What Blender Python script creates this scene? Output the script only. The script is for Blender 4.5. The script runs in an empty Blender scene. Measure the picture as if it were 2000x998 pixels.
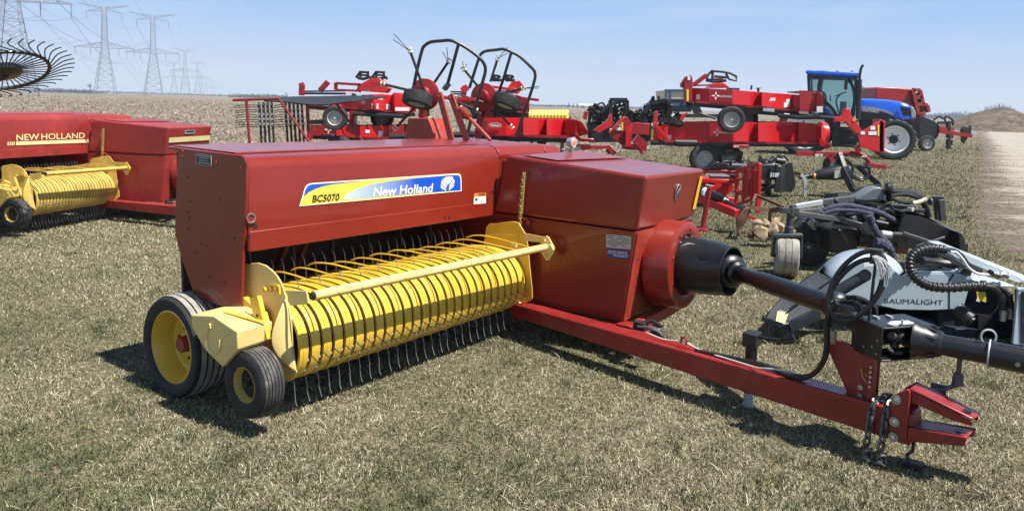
import bpy, bmesh, math, random
import numpy as np
from mathutils import Vector as V, Matrix
R = random.Random(11)
NR = np.random.RandomState(5)
scene = bpy.context.scene
col = scene.collection
rad = math.radians

# ------------------------------------------------------------------ camera numbers
F, CX, CY, PITCH, ROLL, H = 1500.0, 1000.0, 340.0, rad(5.2), rad(1.75), 1.51
_d = np.array([0, math.cos(PITCH), -math.sin(PITCH)])
_r0 = np.array([1.0, 0, 0]); _u0 = np.cross(_r0, _d)
_r = math.cos(ROLL)*_r0 + math.sin(ROLL)*_u0
_u = -math.sin(ROLL)*_r0 + math.cos(ROLL)*_u0
_C = np.array([0, 0, H])
def ray(px, py): return _d*F + _r*(px-CX) - _u*(py-CY)
def at(px, py, Y):
    v = ray(px, py); return V(_C + v*(Y/v[1]))
def gnd(px, py, z=0.0):
    v = ray(px, py); return V(_C + v*((z-H)/v[2]))
# baler frame: origin under the gauge wheel, +x along the tongue, +y across the machine
YAW = rad(-36)
G = gnd(490, 822, .09)
BX = V((math.cos(YAW), math.sin(YAW), 0)); BY = V((-math.sin(YAW), math.cos(YAW), 0))
def _pl(px, py, p0, n):
    v = V(ray(px, py)); c = V(_C); return c + v*((p0-c).dot(n)/v.dot(n))
def _loc(p):
    q = p-G; return V((q.dot(BX), q.dot(BY), q.z))
def bx(px, py, x): return _loc(_pl(px, py, G+BX*x, BX))
def by(px, py, y): return _loc(_pl(px, py, G+BY*y, BY))

def px_of(p):
    q = np.array(p)-_C; z = q @ _d; return CX+F*(q @ _r)/z, CY-F*(q @ _u)/z
def lpx(p): return px_of(G+BX*p.x+BY*p.y+V((0, 0, p.z)))
def smooth(t):
    t = np.clip(t, 0, 1); return t*t*(3-2*t)
def gh(x, y):
    """height of the lawn: almost flat, with gentle unevenness"""
    return 0.010*np.sin(x*1.3+0.4)*np.sin(y*1.1+1.0)

# ------------------------------------------------------------------ materials
MATS = {}
def mat_new(name):
    m = bpy.data.materials.new(name); m.use_nodes = True
    nt = m.node_tree; b = nt.nodes['Principled BSDF']
    return m, nt, b
def N(nt, t, **k):
    n = nt.nodes.new(t)
    for a, v in k.items():
        if a in n.inputs.keys(): n.inputs[a].default_value = v
        else: setattr(n, a, v)
    return n
def c4(c): return (c[0], c[1], c[2], 1)
def paint(name, c, rough=0.35, var=0.18, dust=0.0, dustc=(0.32, 0.27, 0.2), scale=3.0, bump=0.0, metal=0.0, coat=0.0, chips=0.0, chipc=(0.06, 0.035, 0.02), spec=0.5):
    m, nt, b = mat_new(name)
    tc = N(nt, 'ShaderNodeTexCoord')
    n1 = N(nt, 'ShaderNodeTexNoise'); n1.inputs['Scale'].default_value = scale; n1.inputs['Detail'].default_value = 6
    nt.links.new(tc.outputs['Object'], n1.inputs['Vector'])
    mr = N(nt, 'ShaderNodeMapRange'); mr.inputs[1].default_value = .3; mr.inputs[2].default_value = .7
    mr.inputs[3].default_value = 1-var; mr.inputs[4].default_value = 1+var*.6
    nt.links.new(n1.outputs['Fac'], mr.inputs[0])
    mul = N(nt, 'ShaderNodeVectorMath', operation='SCALE'); mul.inputs[0].default_value = c[:3]
    nt.links.new(mr.outputs[0], mul.inputs['Scale'])
    last = mul.outputs[0]
    if dust > 0 or chips > 0:
        for amt, cc, sc, lo, hi in ((dust, dustc, 14.0, .45, .75), (chips, chipc, 38.0, .60, .66)):
            if amt <= 0: continue
            n2 = N(nt, 'ShaderNodeTexNoise'); n2.inputs['Scale'].default_value = sc; n2.inputs['Detail'].default_value = 8; n2.inputs['Roughness'].default_value = .7
            nt.links.new(tc.outputs['Object'], n2.inputs['Vector'])
            m2 = N(nt, 'ShaderNodeMapRange'); m2.inputs[1].default_value = lo; m2.inputs[2].default_value = hi; m2.inputs[4].default_value = amt
            nt.links.new(n2.outputs['Fac'], m2.inputs[0])
            mx = N(nt, 'ShaderNodeMix', data_type='RGBA'); mx.inputs[7].default_value = c4(cc)
            nt.links.new(m2.outputs[0], mx.inputs[0]); nt.links.new(last, mx.inputs[6]); last = mx.outputs[2]
    nt.links.new(last, b.inputs['Base Color'])
    rr = N(nt, 'ShaderNodeMapRange'); rr.inputs[1].default_value = .3; rr.inputs[2].default_value = .7
    rr.inputs[3].default_value = max(.03, rough-.08); rr.inputs[4].default_value = min(1, rough+.1)
    nt.links.new(n1.outputs['Fac'], rr.inputs[0]); nt.links.new(rr.outputs[0], b.inputs['Roughness'])
    b.inputs['Metallic'].default_value = metal
    b.inputs['Coat Weight'].default_value = coat; b.inputs['Coat Roughness'].default_value = .07
    b.inputs['Specular IOR Level'].default_value = spec
    if bump > 0:
        n3 = N(nt, 'ShaderNodeTexNoise'); n3.inputs['Scale'].default_value = scale*9; n3.inputs['Detail'].default_value = 5
        nt.links.new(tc.outputs['Object'], n3.inputs['Vector'])
        bp = N(nt, 'ShaderNodeBump'); bp.inputs['Strength'].default_value = bump; bp.inputs['Distance'].default_value = .01
        nt.links.new(n3.outputs['Fac'], bp.inputs['Height']); nt.links.new(bp.outputs[0], b.inputs['Normal'])
    MATS[name] = m
    return m
paint('baler_red', (.215, .0165, .008), .36, .12, .05, (.30, .16, .11), coat=.38, bump=.05, scale=1.2, spec=.4)
paint('baler_red_worn', (.34, .030, .016), .42, .2, .25, (.36, .20, .13), chips=.5, scale=5)
paint('old_red', (.27, .022, .018), .45, .22, .18, (.30, .17, .13), scale=2, chips=.2)
paint('frame_red', (.24, .012, .012), .40, .2, .2, (.24, .13, .10), coat=.1, scale=4, chips=.5, chipc=(.09, .04, .03))
paint('bright_red', (.52, .006, .010), .32, .10, .03, coat=.3, scale=1.5)
paint('deep_red', (.30, .008, .012), .4, .15, .08, scale=1.5)
paint('yellow', (.72, .45, .04), .38, .14, .22, (.42, .29, .10), coat=.25, scale=5, chips=.45, chipc=(.20, .11, .04))
paint('yellow_old', (.66, .45, .10), .5, .22, .4, (.10, .06, .035), scale=6, chips=.4)
paint('yellow_pale', (.74, .55, .20), .42, .10, .08, scale=4)
paint('dark_steel', (.018, .016, .016), .55, .3, .15, (.10, .075, .05))
paint('black_paint', (.012, .012, .013), .42, .25, .10, (.08, .07, .06), coat=.1)
paint('black_plastic', (.010, .011, .012), .36, .2, .06, (.08, .08, .08))
paint('black_hose', (.012, .012, .013), .45, .2, .12, (.07, .065, .06))
paint('rubber', (.022, .022, .023), .75, .3, .45, (.10, .09, .075), scale=8, bump=.2)
paint('rubber_dusty', (.27, .255, .225), .85, .35, .7, (.42, .39, .33), scale=14, bump=.3)
paint('rubber_mid', (.050, .048, .046), .85, .35, .6, (.26, .245, .22), scale=14, bump=.3)
paint('brass_old', (.34, .24, .07), .55, .3, .3, (.10, .07, .04), scale=16, chips=.7)
paint('cavity_red_shade', (.035, .006, .006), .6, .3, .2, (.06, .03, .02))  # red painted darker to stand for the shade inside the hood cavity
paint('rubber_dusty_side', (.013, .013, .014), .72, .3, .2, (.12, .11, .09), scale=14, bump=.2)
paint('steel', (.42, .41, .40), .38, .2, .2, (.2, .17, .13), metal=.85)
paint('galv', (.46, .47, .48), .5, .15, .1, metal=.4)
paint('chain_steel', (.16, .15, .145), .45, .4, .4, (.05, .04, .035), scale=20, metal=.6)
paint('wire_steel', (.30, .29, .27), .4, .2, .1, metal=.7)
paint('rust', (.14, .060, .035), .85, .35, .5, (.22, .12, .07), scale=9, bump=.3)
paint('rim_grey', (.45, .44, .42), .5, .15, .2)
paint('rim_white', (.82, .82, .80), .45, .08, .08)
paint('cream', (.62, .55, .40), .5, .15, .25)
paint('tractor_blue', (.012, .11, .66), .28, .10, .03, coat=.4)
paint('wagon_blue', (.03, .06, .13), .5, .2, .2)
paint('grinder_blue', (.37, .435, .475), .40, .08, .08, (.3, .3, .28), scale=3)
paint('grinder_dark', (.014, .020, .028), .62, .2, .08, spec=.2)
paint('jacket_blue', (.030, .034, .062), .8, .25, .2, scale=9, bump=.3)
paint('mower_grey', (.045, .048, .050), .5, .25, .3, (.14, .12, .10))
paint('arm_grey', (.06, .062, .063), .5, .2, .25, (.2, .18, .15))
paint('grey_plastic', (.13, .14, .145), .4, .1)
paint('white_paint', (.80, .80, .78), .45, .06, .05)
paint('sticker_white', (.78, .78, .76), .5, .05)
paint('sticker_grey', (.45, .43, .38), .5, .1, .1)
paint('sticker_blue', (.014, .045, .30), .35, .05)
paint('sticker_black', (.008, .008, .009), .4, .05)
paint('sticker_yellow', (.80, .60, .05), .45, .08)
paint('sticker_orange', (.80, .24, .03), .45, .08)
paint('reflector_yellow', (.85, .52, .02), .3, .05)
paint('reflector_pale', (.65, .60, .60), .3, .1)
paint('decal_yellow', (.86, .62, .07), .32, .03, coat=.3)
paint('decal_cream', (.85, .80, .55), .32, .03, coat=.3)
paint('decal_blue', (.010, .085, .58), .28, .03, coat=.3)
paint('decal_white', (.86, .86, .84), .32, .03, coat=.3)
paint('old_cream', (.74, .64, .32), .5, .1, .1)
paint('rope', (.62, .58, .50), .9, .2)
paint('string_white', (.75, .74, .72), .8, .1)
paint('yellow_cord', (.75, .42, .03), .6, .2)
paint('lamp_amber', (.60, .22, .02), .2, .1, coat=.5)
paint('lamp_lens', (.5, .5, .5), .15, .1, coat=.5)
paint('stone', (.40, .30, .19), .9, .35, .5, (.18, .11, .07), scale=12, bump=.6)
paint('wood_board', (.16, .08, .06), .85, .3, .4, (.28, .2, .14), scale=8, bump=.3)
paint('tower_steel_haze', (.22, .24, .29), .6, .1)  # grey-blue of the distance haze is painted into the pylon colour
paint('cable', (.12, .13, .15), .6, .1)
paint('curtain', (.016, .016, .018), .65, .3, .2, (.06, .06, .06), bump=.2)
paint('ash_white', (.74, .74, .76), .6, .05)
paint('roof_grey', (.30, .31, .33), .6, .1)
paint('bark', (.10, .085, .075), .9, .3)
paint('twig_grey', (.085, .080, .080), .9, .3)
paint('far_wood_haze', (.085, .093, .108), 1.0, .4, scale=.05)  # bluish grey puts distance haze into the wood's own colour
paint('far_green', (.03, .045, .03), 1.0, .4, scale=.05)
# tinted cab glass
m, nt, b = mat_new('cab_glass'); b.inputs['Base Color'].default_value = (.55, .72, .70, 1); b.inputs['Transmission Weight'].default_value = .92
b.inputs['Roughness'].default_value = .02; b.inputs['IOR'].default_value = 1.02; b.inputs['Coat Weight'].default_value = .25; MATS['cab_glass'] = m
M = MATS

# ------------------------------------------------------------------ mesh builder
SPLIT = {'insulator': 'insulator', 'drawbar': 'drawbar', 'axle_frame': 'axle_frame', 'top_frame': 'top_frame', 'hose_coupling': 'hose_coupling', 'wheel_bracket': 'wheel_bracket', 'foot': 'foot', 'hose_clamp': 'hose_clamp', 'bolt_row': 'bolt', 'bolt': 'bolt', 'latch_hardware': 'latch', 'box_fittings': 'box_fitting', 'stand_fittings': 'stand_bolt', 'rivet': 'rivet', 'plate_fittings': 'plate_fitting', 'roof_lamp': 'roof_lamp', 'grapple_arm': 'grapple_arm', 'pivot_pin': 'pivot_pin', 'tube_holes': 'tube_fitting', 'skid': 'skid', 'linkage': 'linkage', 'cover_bracket': 'cover_bracket', 'shaft_clip': 'shaft_clip'}
def split_mesh(v, f, m):
    # one builder -> the groups of its faces that stand apart from each other
    par = list(range(len(v)))
    def find(i):
        while par[i] != i: par[i] = par[par[i]]; i = par[i]
        return i
    for q in f:
        a = find(q[0])
        for i in q[1:]: par[find(i)] = a
    comp = {}
    for k, q in enumerate(f): comp.setdefault(find(q[0]), []).append(k)
    comps = list(comp.values()); bb = []
    for c in comps:
        P = [v[i] for k in c for i in f[k]]; bb.append(([min(p[a] for p in P)-.012 for a in range(3)], [max(p[a] for p in P)+.012 for a in range(3)]))
    g = list(range(len(comps)))
    def fg(i):
        while g[i] != i: i = g[i]
        return i
    for i in range(len(comps)):
        for j in range(i):
            if all(bb[i][0][a] <= bb[j][1][a] and bb[j][0][a] <= bb[i][1][a] for a in range(3)): g[fg(i)] = fg(j)
    out = {}
    for i, c in enumerate(comps): out.setdefault(fg(i), []).extend(c)
    res = []
    for fl in out.values():
        mp = {}; mb = MB()
        for k in sorted(fl):
            q = []
            for i in f[k]:
                if i not in mp: mp[i] = len(mb.v); mb.v.append(v[i])
                q.append(mp[i])
            mb.f.append(q); mb.m.append(m[k])
        res.append(mb)
    return res
class MB:
    def __init__(s): s.v = []; s.f = []; s.m = []
    def add(s, vs, fs, m=0):
        o = len(s.v); s.v += [V(p) for p in vs]
        for f in fs: s.f.append([i+o for i in f]); s.m.append(m)
        return s
    def hexa(s, p, m=0):   # p: 4 bottom (ccw) + 4 top
        return s.add(p, [(3, 2, 1, 0), (4, 5, 6, 7), (0, 1, 5, 4), (1, 2, 6, 5), (2, 3, 7, 6), (3, 0, 4, 7)], m)
    def box(s, lo, hi, m=0):
        x0, y0, z0 = lo; x1, y1, z1 = hi
        return s.hexa([(x0, y0, z0), (x1, y0, z0), (x1, y1, z0), (x0, y1, z0), (x0, y0, z1), (x1, y0, z1), (x1, y1, z1), (x0, y1, z1)], m)
    def beam(s, a, b, w, h, up=(0, 0, 1), m=0):
        a = V(a); b = V(b); d = (b-a).normalized(); u = V(up)
        if abs(d.dot(u)) > .98: u = V((0, 1, 0)) if abs(d.y) < .9 else V((1, 0, 0))
        sd = d.cross(u).normalized(); u = sd.cross(d).normalized()
        q = [a-sd*w/2-u*h/2, a+sd*w/2-u*h/2, b+sd*w/2-u*h/2, b-sd*w/2-u*h/2, a-sd*w/2+u*h/2, a+sd*w/2+u*h/2, b+sd*w/2+u*h/2, b-sd*w/2+u*h/2]
        return s.hexa(q, m)
    def tube(s, pts, r, n=10, m=0, closed=False):
        P = [V(p) for p in pts]; k = len(P)
        rs = r if isinstance(r, (list, tuple)) else [r]*k
        t = []
        for i in range(k):
            if closed: a, c = P[(i-1) % k], P[(i+1) % k]
            else: a, c = P[max(i-1, 0)], P[min(i+1, k-1)]
            t.append((c-a).normalized())
        u = t[0].orthogonal().normalized(); vs = []
        for i in range(k):
            u = (u - t[i]*u.dot(t[i])).normalized(); w = t[i].cross(u)
            for j in range(n):
                a = 2*math.pi*j/n; vs.append(P[i]+(u*math.cos(a)+w*math.sin(a))*rs[i])
        fs = []
        for i in range(k if closed else k-1):
            i2 = (i+1) % k
            for j in range(n):
                j2 = (j+1) % n; fs.append((i*n+j, i*n+j2, i2*n+j2, i2*n+j))
        if not closed: fs.append(tuple(range(n))[::-1]); fs.append(tuple((k-1)*n+j for j in range(n)))
        return s.add(vs, fs, m)
    def cyl(s, a, b, r, r2=None, n=24, m=0): return s.tube([a, b], [r, r if r2 is None else r2], n, m)
    def lathe(s, prof, o, ax, n=32, m=0, a0=0.0, a1=2*math.pi):
        o = V(o); ax = V(ax).normalized(); u = ax.orthogonal().normalized(); w = ax.cross(u); vs = []; k = len(prof)
        full = abs(a1-a0-2*math.pi) < 1e-6; nn = n if full else n+1
        for j in range(nn):
            a = a0+(a1-a0)*j/n; e = u*math.cos(a)+w*math.sin(a)
            for (r, t) in prof: vs.append(o+ax*t+e*max(r, 1e-4))
        fs = []
        for j in range(n):
            j2 = (j+1) % nn
            for i in range(k-1): fs.append((j*k+i, j2*k+i, j2*k+i+1, j*k+i+1))
        return s.add(vs, fs, m)
    def prism(s, pts, off, m=0):
        P = [V(p) for p in pts]; off = V(off); k = len(P)
        vs = P+[p+off for p in P]
        fs = [tuple(range(k))[::-1], tuple(range(k, 2*k))]+[(i, (i+1) % k, k+(i+1) % k, k+i) for i in range(k)]
        return s.add(vs, fs, m)
    def loft(s, rings, m=0, cap=True):
        k = len(rings[0]); vs = [V(p) for r in rings for p in r]; fs = []
        for i in range(len(rings)-1):
            for j in range(k): fs.append((i*k+j, i*k+(j+1) % k, (i+1)*k+(j+1) % k, (i+1)*k+j))
        if cap: fs.append(tuple(range(k))[::-1]); fs.append(tuple((len(rings)-1)*k+j for j in range(k)))
        return s.add(vs, fs, m)
    def strip(s, a, b, m=0):   # sheet between two polylines
        k = len(a); return s.add(list(a)+list(b), [(i, i+1, k+i+1, k+i) for i in range(k-1)], m)
    def ball(s, c, r, n=12, m=0, sc=(1, 1, 1)):
        c = V(c); prof = []; vs = []; k = n//2+1
        for i in range(k):
            th = math.pi*i/(k-1)
            for j in range(n):
                a = 2*math.pi*j/n; vs.append(c+V((r*sc[0]*math.sin(th)*math.cos(a), r*sc[1]*math.sin(th)*math.sin(a), r*sc[2]*math.cos(th))))
        fs = [(i*n+j, (i+1)*n+j, (i+1)*n+(j+1) % n, i*n+(j+1) % n) for i in range(k-1) for j in range(n)]
        return s.add(vs, fs, m)
    def build(s, name, mats, parent=None, bevel=0.0, ang=32, seg=2, world=False, fix=True):
        if name in SPLIT and parent is not None:
            nm = SPLIT[name]; o = None
            for mb in split_mesh(s.v, s.f, s.m): o = mb.build_one(nm, mats, parent, bevel, ang, seg, world, fix)
            return o
        return s.build_one(name, mats, parent, bevel, ang, seg, world, fix)
    def build_one(s, name, mats, parent=None, bevel=0.0, ang=32, seg=2, world=False, fix=True):
        me = bpy.data.meshes.new(name)
        vs = s.v
        if world and parent is not None:
            root = parent
            while root.parent: root = root.parent
            inv = root.matrix_basis.inverted(); vs = [inv @ p for p in vs]
        me.from_pydata([tuple(p) for p in vs], [], s.f)
        if not isinstance(mats, (list, tuple)): mats = [mats]
        for mm in mats: me.materials.append(M[mm] if isinstance(mm, str) else mm)
        me.polygons.foreach_set('material_index', s.m)
        if fix:
            b = bmesh.new(); b.from_mesh(me); bmesh.ops.remove_doubles(b, verts=b.verts, dist=1e-5)
            bmesh.ops.recalc_face_normals(b, faces=b.faces); b.to_mesh(me); b.free()
        me.polygons.foreach_set('use_smooth', [True]*len(me.polygons))
        me.set_sharp_from_angle(angle=rad(ang)); me.update()
        o = bpy.data.objects.new(name, me); col.objects.link(o)
        if parent is not None: o.parent = parent
        if bevel:
            bm_ = o.modifiers.new('edge', 'BEVEL'); bm_.width = bevel; bm_.segments = seg; bm_.limit_method = 'ANGLE'; bm_.angle_limit = rad(35); bm_.harden_normals = False
        return o
def tag(o, label=None, cat=None, group=None, kind=None):
    if label: o['label'] = label
    if cat: o['category'] = cat
    if group: o['group'] = group
    if kind: o['kind'] = kind
    return o
def thing(name, label, cat, loc=(0, 0, 0), rz=0.0, group=None):
    o = bpy.data.objects.new(name, None); col.objects.link(o); o.empty_display_size = .1
    o.location = loc; o.rotation_euler = (0, 0, rz)
    o.matrix_basis = Matrix.Translation(V(loc)) @ Matrix.Rotation(rz, 4, 'Z')
    return tag(o, label, cat, group)
def copy_tree(o, parent=None, skip=(), remap=None):
    c = o.copy(); col.objects.link(c)
    if parent is not None: c.parent = parent
    if remap and c.type == 'MESH':
        for sl in c.material_slots:
            mn = sl.material.name if sl.material else ''
            if mn in remap: sl.link = 'OBJECT'; sl.material = M[remap[mn]]
    for ch in [k for k in KIDS.get(o.name, [])]:
        if ch.name.split('.')[0] in skip: continue
        copy_tree(ch, c, skip, remap)
    return c
KIDS = {}
def index_kids():
    KIDS.clear()
    for o in bpy.data.objects:
        if o.parent: KIDS.setdefault(o.parent.name, []).append(o)

# lettering as real raised vinyl
_txt = {}
def lettering(name, s, mat, parent, o, xd, yd, height=None, width=None, bold=0.0, shear=0.0, align='LEFT', depth=.0008, world=False, space=1.0):
    cu = bpy.data.curves.new(name, 'FONT'); cu.body = s; cu.size = 1; cu.offset = bold; cu.shear = shear; cu.align_x = 'LEFT'; cu.space_character = space
    cu.resolution_u = 3
    ob = bpy.data.objects.new('tmp', cu); col.objects.link(ob)
    bpy.context.view_layer.update()
    me = bpy.data.meshes.new_from_object(ob.evaluated_get(bpy.context.evaluated_depsgraph_get()))
    bpy.data.objects.remove(ob); bpy.data.curves.remove(cu)
    xs = [v.co.x for v in me.vertices]; ys = [v.co.y for v in me.vertices]
    x0, x1, y0, y1 = min(xs), max(xs), min(ys), max(ys)
    o = V(o); xd = V(xd).normalized(); yd = V(yd); yd = (yd-xd*yd.dot(xd)).normalized(); nn = xd.cross(yd)
    sy = (height/(y1-y0)) if height else None; sx = (width/(x1-x0)) if width else None
    if sy is None: sy = sx
    if sx is None: sx = sy
    ax = {'LEFT': x0, 'CENTER': (x0+x1)/2}[align]
    mb = MB(); mb.v = [o+xd*((v.co.x-ax)*sx)+yd*((v.co.y-y0)*sy)+nn*depth for v in me.vertices]
    mb.f = [list(p.vertices) for p in me.polygons]; mb.m = [0]*len(mb.f)
    bpy.data.meshes.remove(me)
    return mb.build(name, mat, parent, world=world, fix=False)

# wheels: one part with tyre as its sub-part
def wheel(parent, c, ax, r, w, rim, rimmat='rim_grey', tyremat='rubber', name='wheel', hub=True, world=False, ribs=5, lug=0, dish=.25, hubmat=None, tread=None, center=None, hubr=.2, hubl=.45):
    c = V(c); ax = V(ax).normalized()
    rb = MB(); hw = w/2
    rb.lathe([(rim*1.0, hw*.78), (rim*1.04, hw*.86), (rim*.99, hw*.9), (rim*.95, hw*.75), (rim*.91, hw*.45), (rim*.87, hw*.25), (rim*.86, hw*dish)], c, ax, 32)
    rb.lathe([(rim*.86, hw*dish), (rim*.80, hw*(dish-.06)), (rim*.45, hw*(dish+.04)), (rim*.36, hw*(dish+.14)), (.001, hw*(dish+.14))], c, ax, 32, m=2)
    rb.lathe([(.001, hw*min(-.2, dish-.12)), (rim*.8, hw*min(-.25, dish-.16)), (rim*.93, -hw*.75), (rim*.98, -hw*.9), (rim*1.04, -hw*.86), (rim, -hw*.78)], c, ax, 28)
    u = ax.orthogonal().normalized(); q = ax.cross(u)
    if hub:
        for k in range(6):
            a = k*math.pi/3; e = u*math.cos(a)+q*math.sin(a)
            rb.cyl(c+e*rim*.42+ax*hw*dish, c+e*rim*.42+ax*hw*(dish+.22), rim*.055, n=6, m=1)
        rb.cyl(c+ax*hw*dish, c+ax*hw*(dish+hubl), rim*hubr, rim*hubr*.8, n=14, m=1)
    o = rb.build(name, [rimmat, hubmat or rimmat, center or rimmat], parent, world=world)
    tb = MB(); prof = [(rim*1.0, -hw*.80), (rim*1.06, -hw*.92), (rim+(r-rim)*.45, -hw*1.02), (rim+(r-rim)*.78, -hw*.98), (r*.965, -hw*.86)]
    for i in range(ribs):
        a = -hw*.82+2*hw*.82*i/ribs; b = -hw*.82+2*hw*.82*(i+1)/ribs; g = (b-a)*.13
        cr = lambda t: r*(1-.022*(t/hw)**2)
        prof += [(cr(a)-r*.03, a+g*.6), (cr(a), a+g), (cr(b), b-g), (cr(b)-r*.03, b-g*.6)]
    prof += [(r*.965, hw*.86), (rim+(r-rim)*.78, hw*.98), (rim+(r-rim)*.45, hw*1.02), (rim*1.06, hw*.92), (rim*1.0, hw*.80)]
    npf = len(prof)-1; f0 = len(tb.f)
    tb.lathe(prof, c, ax, 48)
    if tread:
        for i in range(len(tb.f)):
            if 4 <= (i % npf) < npf-4 and (i % npf-6) % 4 == 0: tb.m[i] = 1
    for k in range(lug):
        a = 2*math.pi*k/lug
        for sgn in (-1, 1):
            aa = a+(math.pi/lug if sgn > 0 else 0); e = u*math.cos(aa)+q*math.sin(aa); e2 = u*math.cos(aa+.13)+q*math.sin(aa+.13)
            tb.beam(c+e*(r*.99)+ax*sgn*hw*.93, c+e2*(r*1.0)+ax*sgn*hw*.06, r*.075, r*.075, up=e)
    tb.build('tyre', [tyremat, tread or tyremat], o, world=world)
    return o
# ------------------------------------------------------------------ the front baler
baler = thing('hay_baler', 'large red hay baler with blue and yellow side decal and bright yellow pickup', 'hay baler', G, YAW)
B = baler
# --- hood over the pickup
XF = -.27
hs = [(-.285, .690), (XF, .692), (XF, .780), (XF+.002, 1.075), (-.275, 1.094), (-.287, 1.112), (-.305, 1.126), (-.335, 1.134), (-.40, 1.142), (-.96, 1.148), (-.96, 1.132), (-.40, 1.128), (-.34, 1.12), (-.31, 1.10), (-.287, 1.07), (-.287, .70)]
def hood_ring(y, dx=0): return [V((x+dx, y, z)) for x, z in hs]
mb = MB(); mb.loft([hood_ring(.178), hood_ring(2.10)])
hood = mb.build('hood_panel', 'baler_red', B, bevel=.003)
# lower lip below the seam, standing a hair proud
mb = MB(); mb.prism([(XF+.004, .182, .690), (XF+.004, 2.098, .676), (XF+.004, 2.10, .770), (XF+.004, .182, .786)], (-.02, 0, 0))
mb.build('lower_lip', 'baler_red', hood, bevel=.004)
# right flange of the hood
mb = MB(); mb.prism([(-.268, 2.098, .68), (-.268, 2.128, .675), (-.20, 2.158, 1.06), (-.268, 2.13, 1.08), (-.268, 2.10, 1.08)], (-.03, 0, 0)); mb.build('side_flange', 'baler_red', hood, bevel=.003)
# bolts along the top sheet
mb = MB()
for i in range(9):
    y = .30+i*.21
    mb.ball((-.44, y, 1.145), .012, 8, sc=(1, 1, .6)); mb.ball((-.90, y-.05, 1.149), .012, 8, sc=(1, 1, .6))
mb.build('bolt_row', 'baler_red_worn', hood)
mb = MB(); mb.prism([(-.40, .20, 1.1435), (-.40, 2.05, 1.1435), (-.405, 2.05, 1.150), (-.405, .20, 1.150)], (-.54, 0, .004)); mb.build('top_sheet', 'baler_red', hood, bevel=.002)
# ring pull, hole, latch, small bolts on the front
mb = MB(); p = bx(489, 426, XF+.004)
mb.tube([V((XF+.010, p.y+.021*math.cos(a), p.z+.021*math.sin(a))) for a in np.linspace(0, 2*math.pi, 17)[:-1]], .0045, 6, closed=True, m=0)
mb.cyl((XF, p.y, p.z), (XF+.008, p.y, p.z), .016, n=14, m=1)
p = bx(498, 441, XF); mb.cyl((XF-.004, p.y, p.z), (XF+.003, p.y, p.z), .012, n=12, m=2)
for q in ((868, 424), (876, 424), (961, 373), (962, 393), (951, 388), (485, 459), (484, 468)):
    p = bx(*q, XF); mb.cyl((XF, p.y, p.z), (XF+.009, p.y, p.z), .0075, n=8, m=2)
mb.build('latch_hardware', ['steel', 'baler_red', 'dark_steel'], hood)
# --- end plate
py0 = .160
pl = [(-.272, 1.128), (-.262, 1.10), (-.264, .95), (-.280, .75), (-.292, .70), (-.300, .42), (-.34, .40), (-.60, .396), (-.69, .397), (-.72, .45), (-.82, .60), (-.869, .700), (-.866, .80), (-.833, 1.147), (-.30, 1.143)]
mb = MB(); mb.prism([(x, py0, z) for x, z in pl], (0, .016, 0))
endp = mb.build('end_plate', 'baler_red', B, bevel=.003)
mb = MB()
for q in ((357, 296), (357, 306), (423, 317), (428, 390), (366, 414), (367, 445), (432, 463), (392, 476), (403, 479), (470, 330)):
    p = by(*q, py0); mb.ball((p.x, py0-.001, p.z), .0085, 8, sc=(1, .7, 1), m=0)
for q in ((367, 346), (371, 392), (381, 492), (458, 466), (370, 425), (440, 552), (470, 558), (410, 540)):
    p = by(*q, py0); mb.cyl((p.x, py0-.0015, p.z), (p.x, py0+.002, p.z), .007, n=8, m=1)
mb.build('bolt', ['baler_red_worn', 'dark_steel'], endp)
q = [by(*t, py0-.002) for t in ((383, 300), (413, 304), (414, 327), (384, 321))]
mb = MB(); mb.prism(q, (0, -.002, 0)); lbl = mb.build('dealer_plate', 'sticker_black', B)
mb = MB(); e0, e1 = q[0], q[1]; dx = (q[1]-q[0]); dz = (q[3]-q[0])
for a, b in (((.0, .0), (1, .04)), ((0, .96), (1, 1)), ((0, 0), (.025, 1)), ((.975, 0), (1, 1))):
    mb.prism([q[0]+dx*a[0]+dz*a[1], q[0]+dx*b[0]+dz*a[1], q[0]+dx*b[0]+dz*b[1], q[0]+dx*a[0]+dz*b[1]], (0, -.0035, 0))
NRr = random.Random(3)
for r_, (x0, x1, hh) in enumerate(((.06, .94, .13), (.2, .82, .08), (.24, .78, .08), (.15, .88, .1))):
    x = x0; z = .10+r_*.21
    while x < x1-.03:
        w_ = NRr.uniform(.03, .06)
        mb.prism([q[0]+dx*x+dz*z, q[0]+dx*(x+w_)+dz*z, q[0]+dx*(x+w_)+dz*(z+hh), q[0]+dx*x+dz*(z+hh)], (0, -.0035, 0)); x += w_+.022
mb.build('printed_lines', 'galv', lbl)
# --- cavity behind the hood, body of the machine
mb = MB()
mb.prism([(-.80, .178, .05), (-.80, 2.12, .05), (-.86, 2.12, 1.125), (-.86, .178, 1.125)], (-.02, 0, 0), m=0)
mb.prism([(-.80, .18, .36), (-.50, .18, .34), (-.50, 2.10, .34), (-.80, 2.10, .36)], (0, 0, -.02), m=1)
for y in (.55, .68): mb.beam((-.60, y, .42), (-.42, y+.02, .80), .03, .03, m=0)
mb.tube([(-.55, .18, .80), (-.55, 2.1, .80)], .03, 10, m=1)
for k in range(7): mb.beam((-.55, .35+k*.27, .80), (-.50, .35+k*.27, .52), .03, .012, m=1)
mb.build('feeder_housing', ['cavity_red_shade', 'dark_steel'], B)
mb = MB(); mb.hexa([(-3.0, 2.2, .40), (-.95, 2.2, .36), (-.95, 2.75, .36), (-3.0, 2.75, .40), (-3.0, 2.2, .85), (-.95, 2.2, 1.02), (-.95, 2.75, 1.02), (-3.0, 2.75, .85)])
mb.box((-.95, 2.13, .16), (-.20, 2.85, 1.05))
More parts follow.
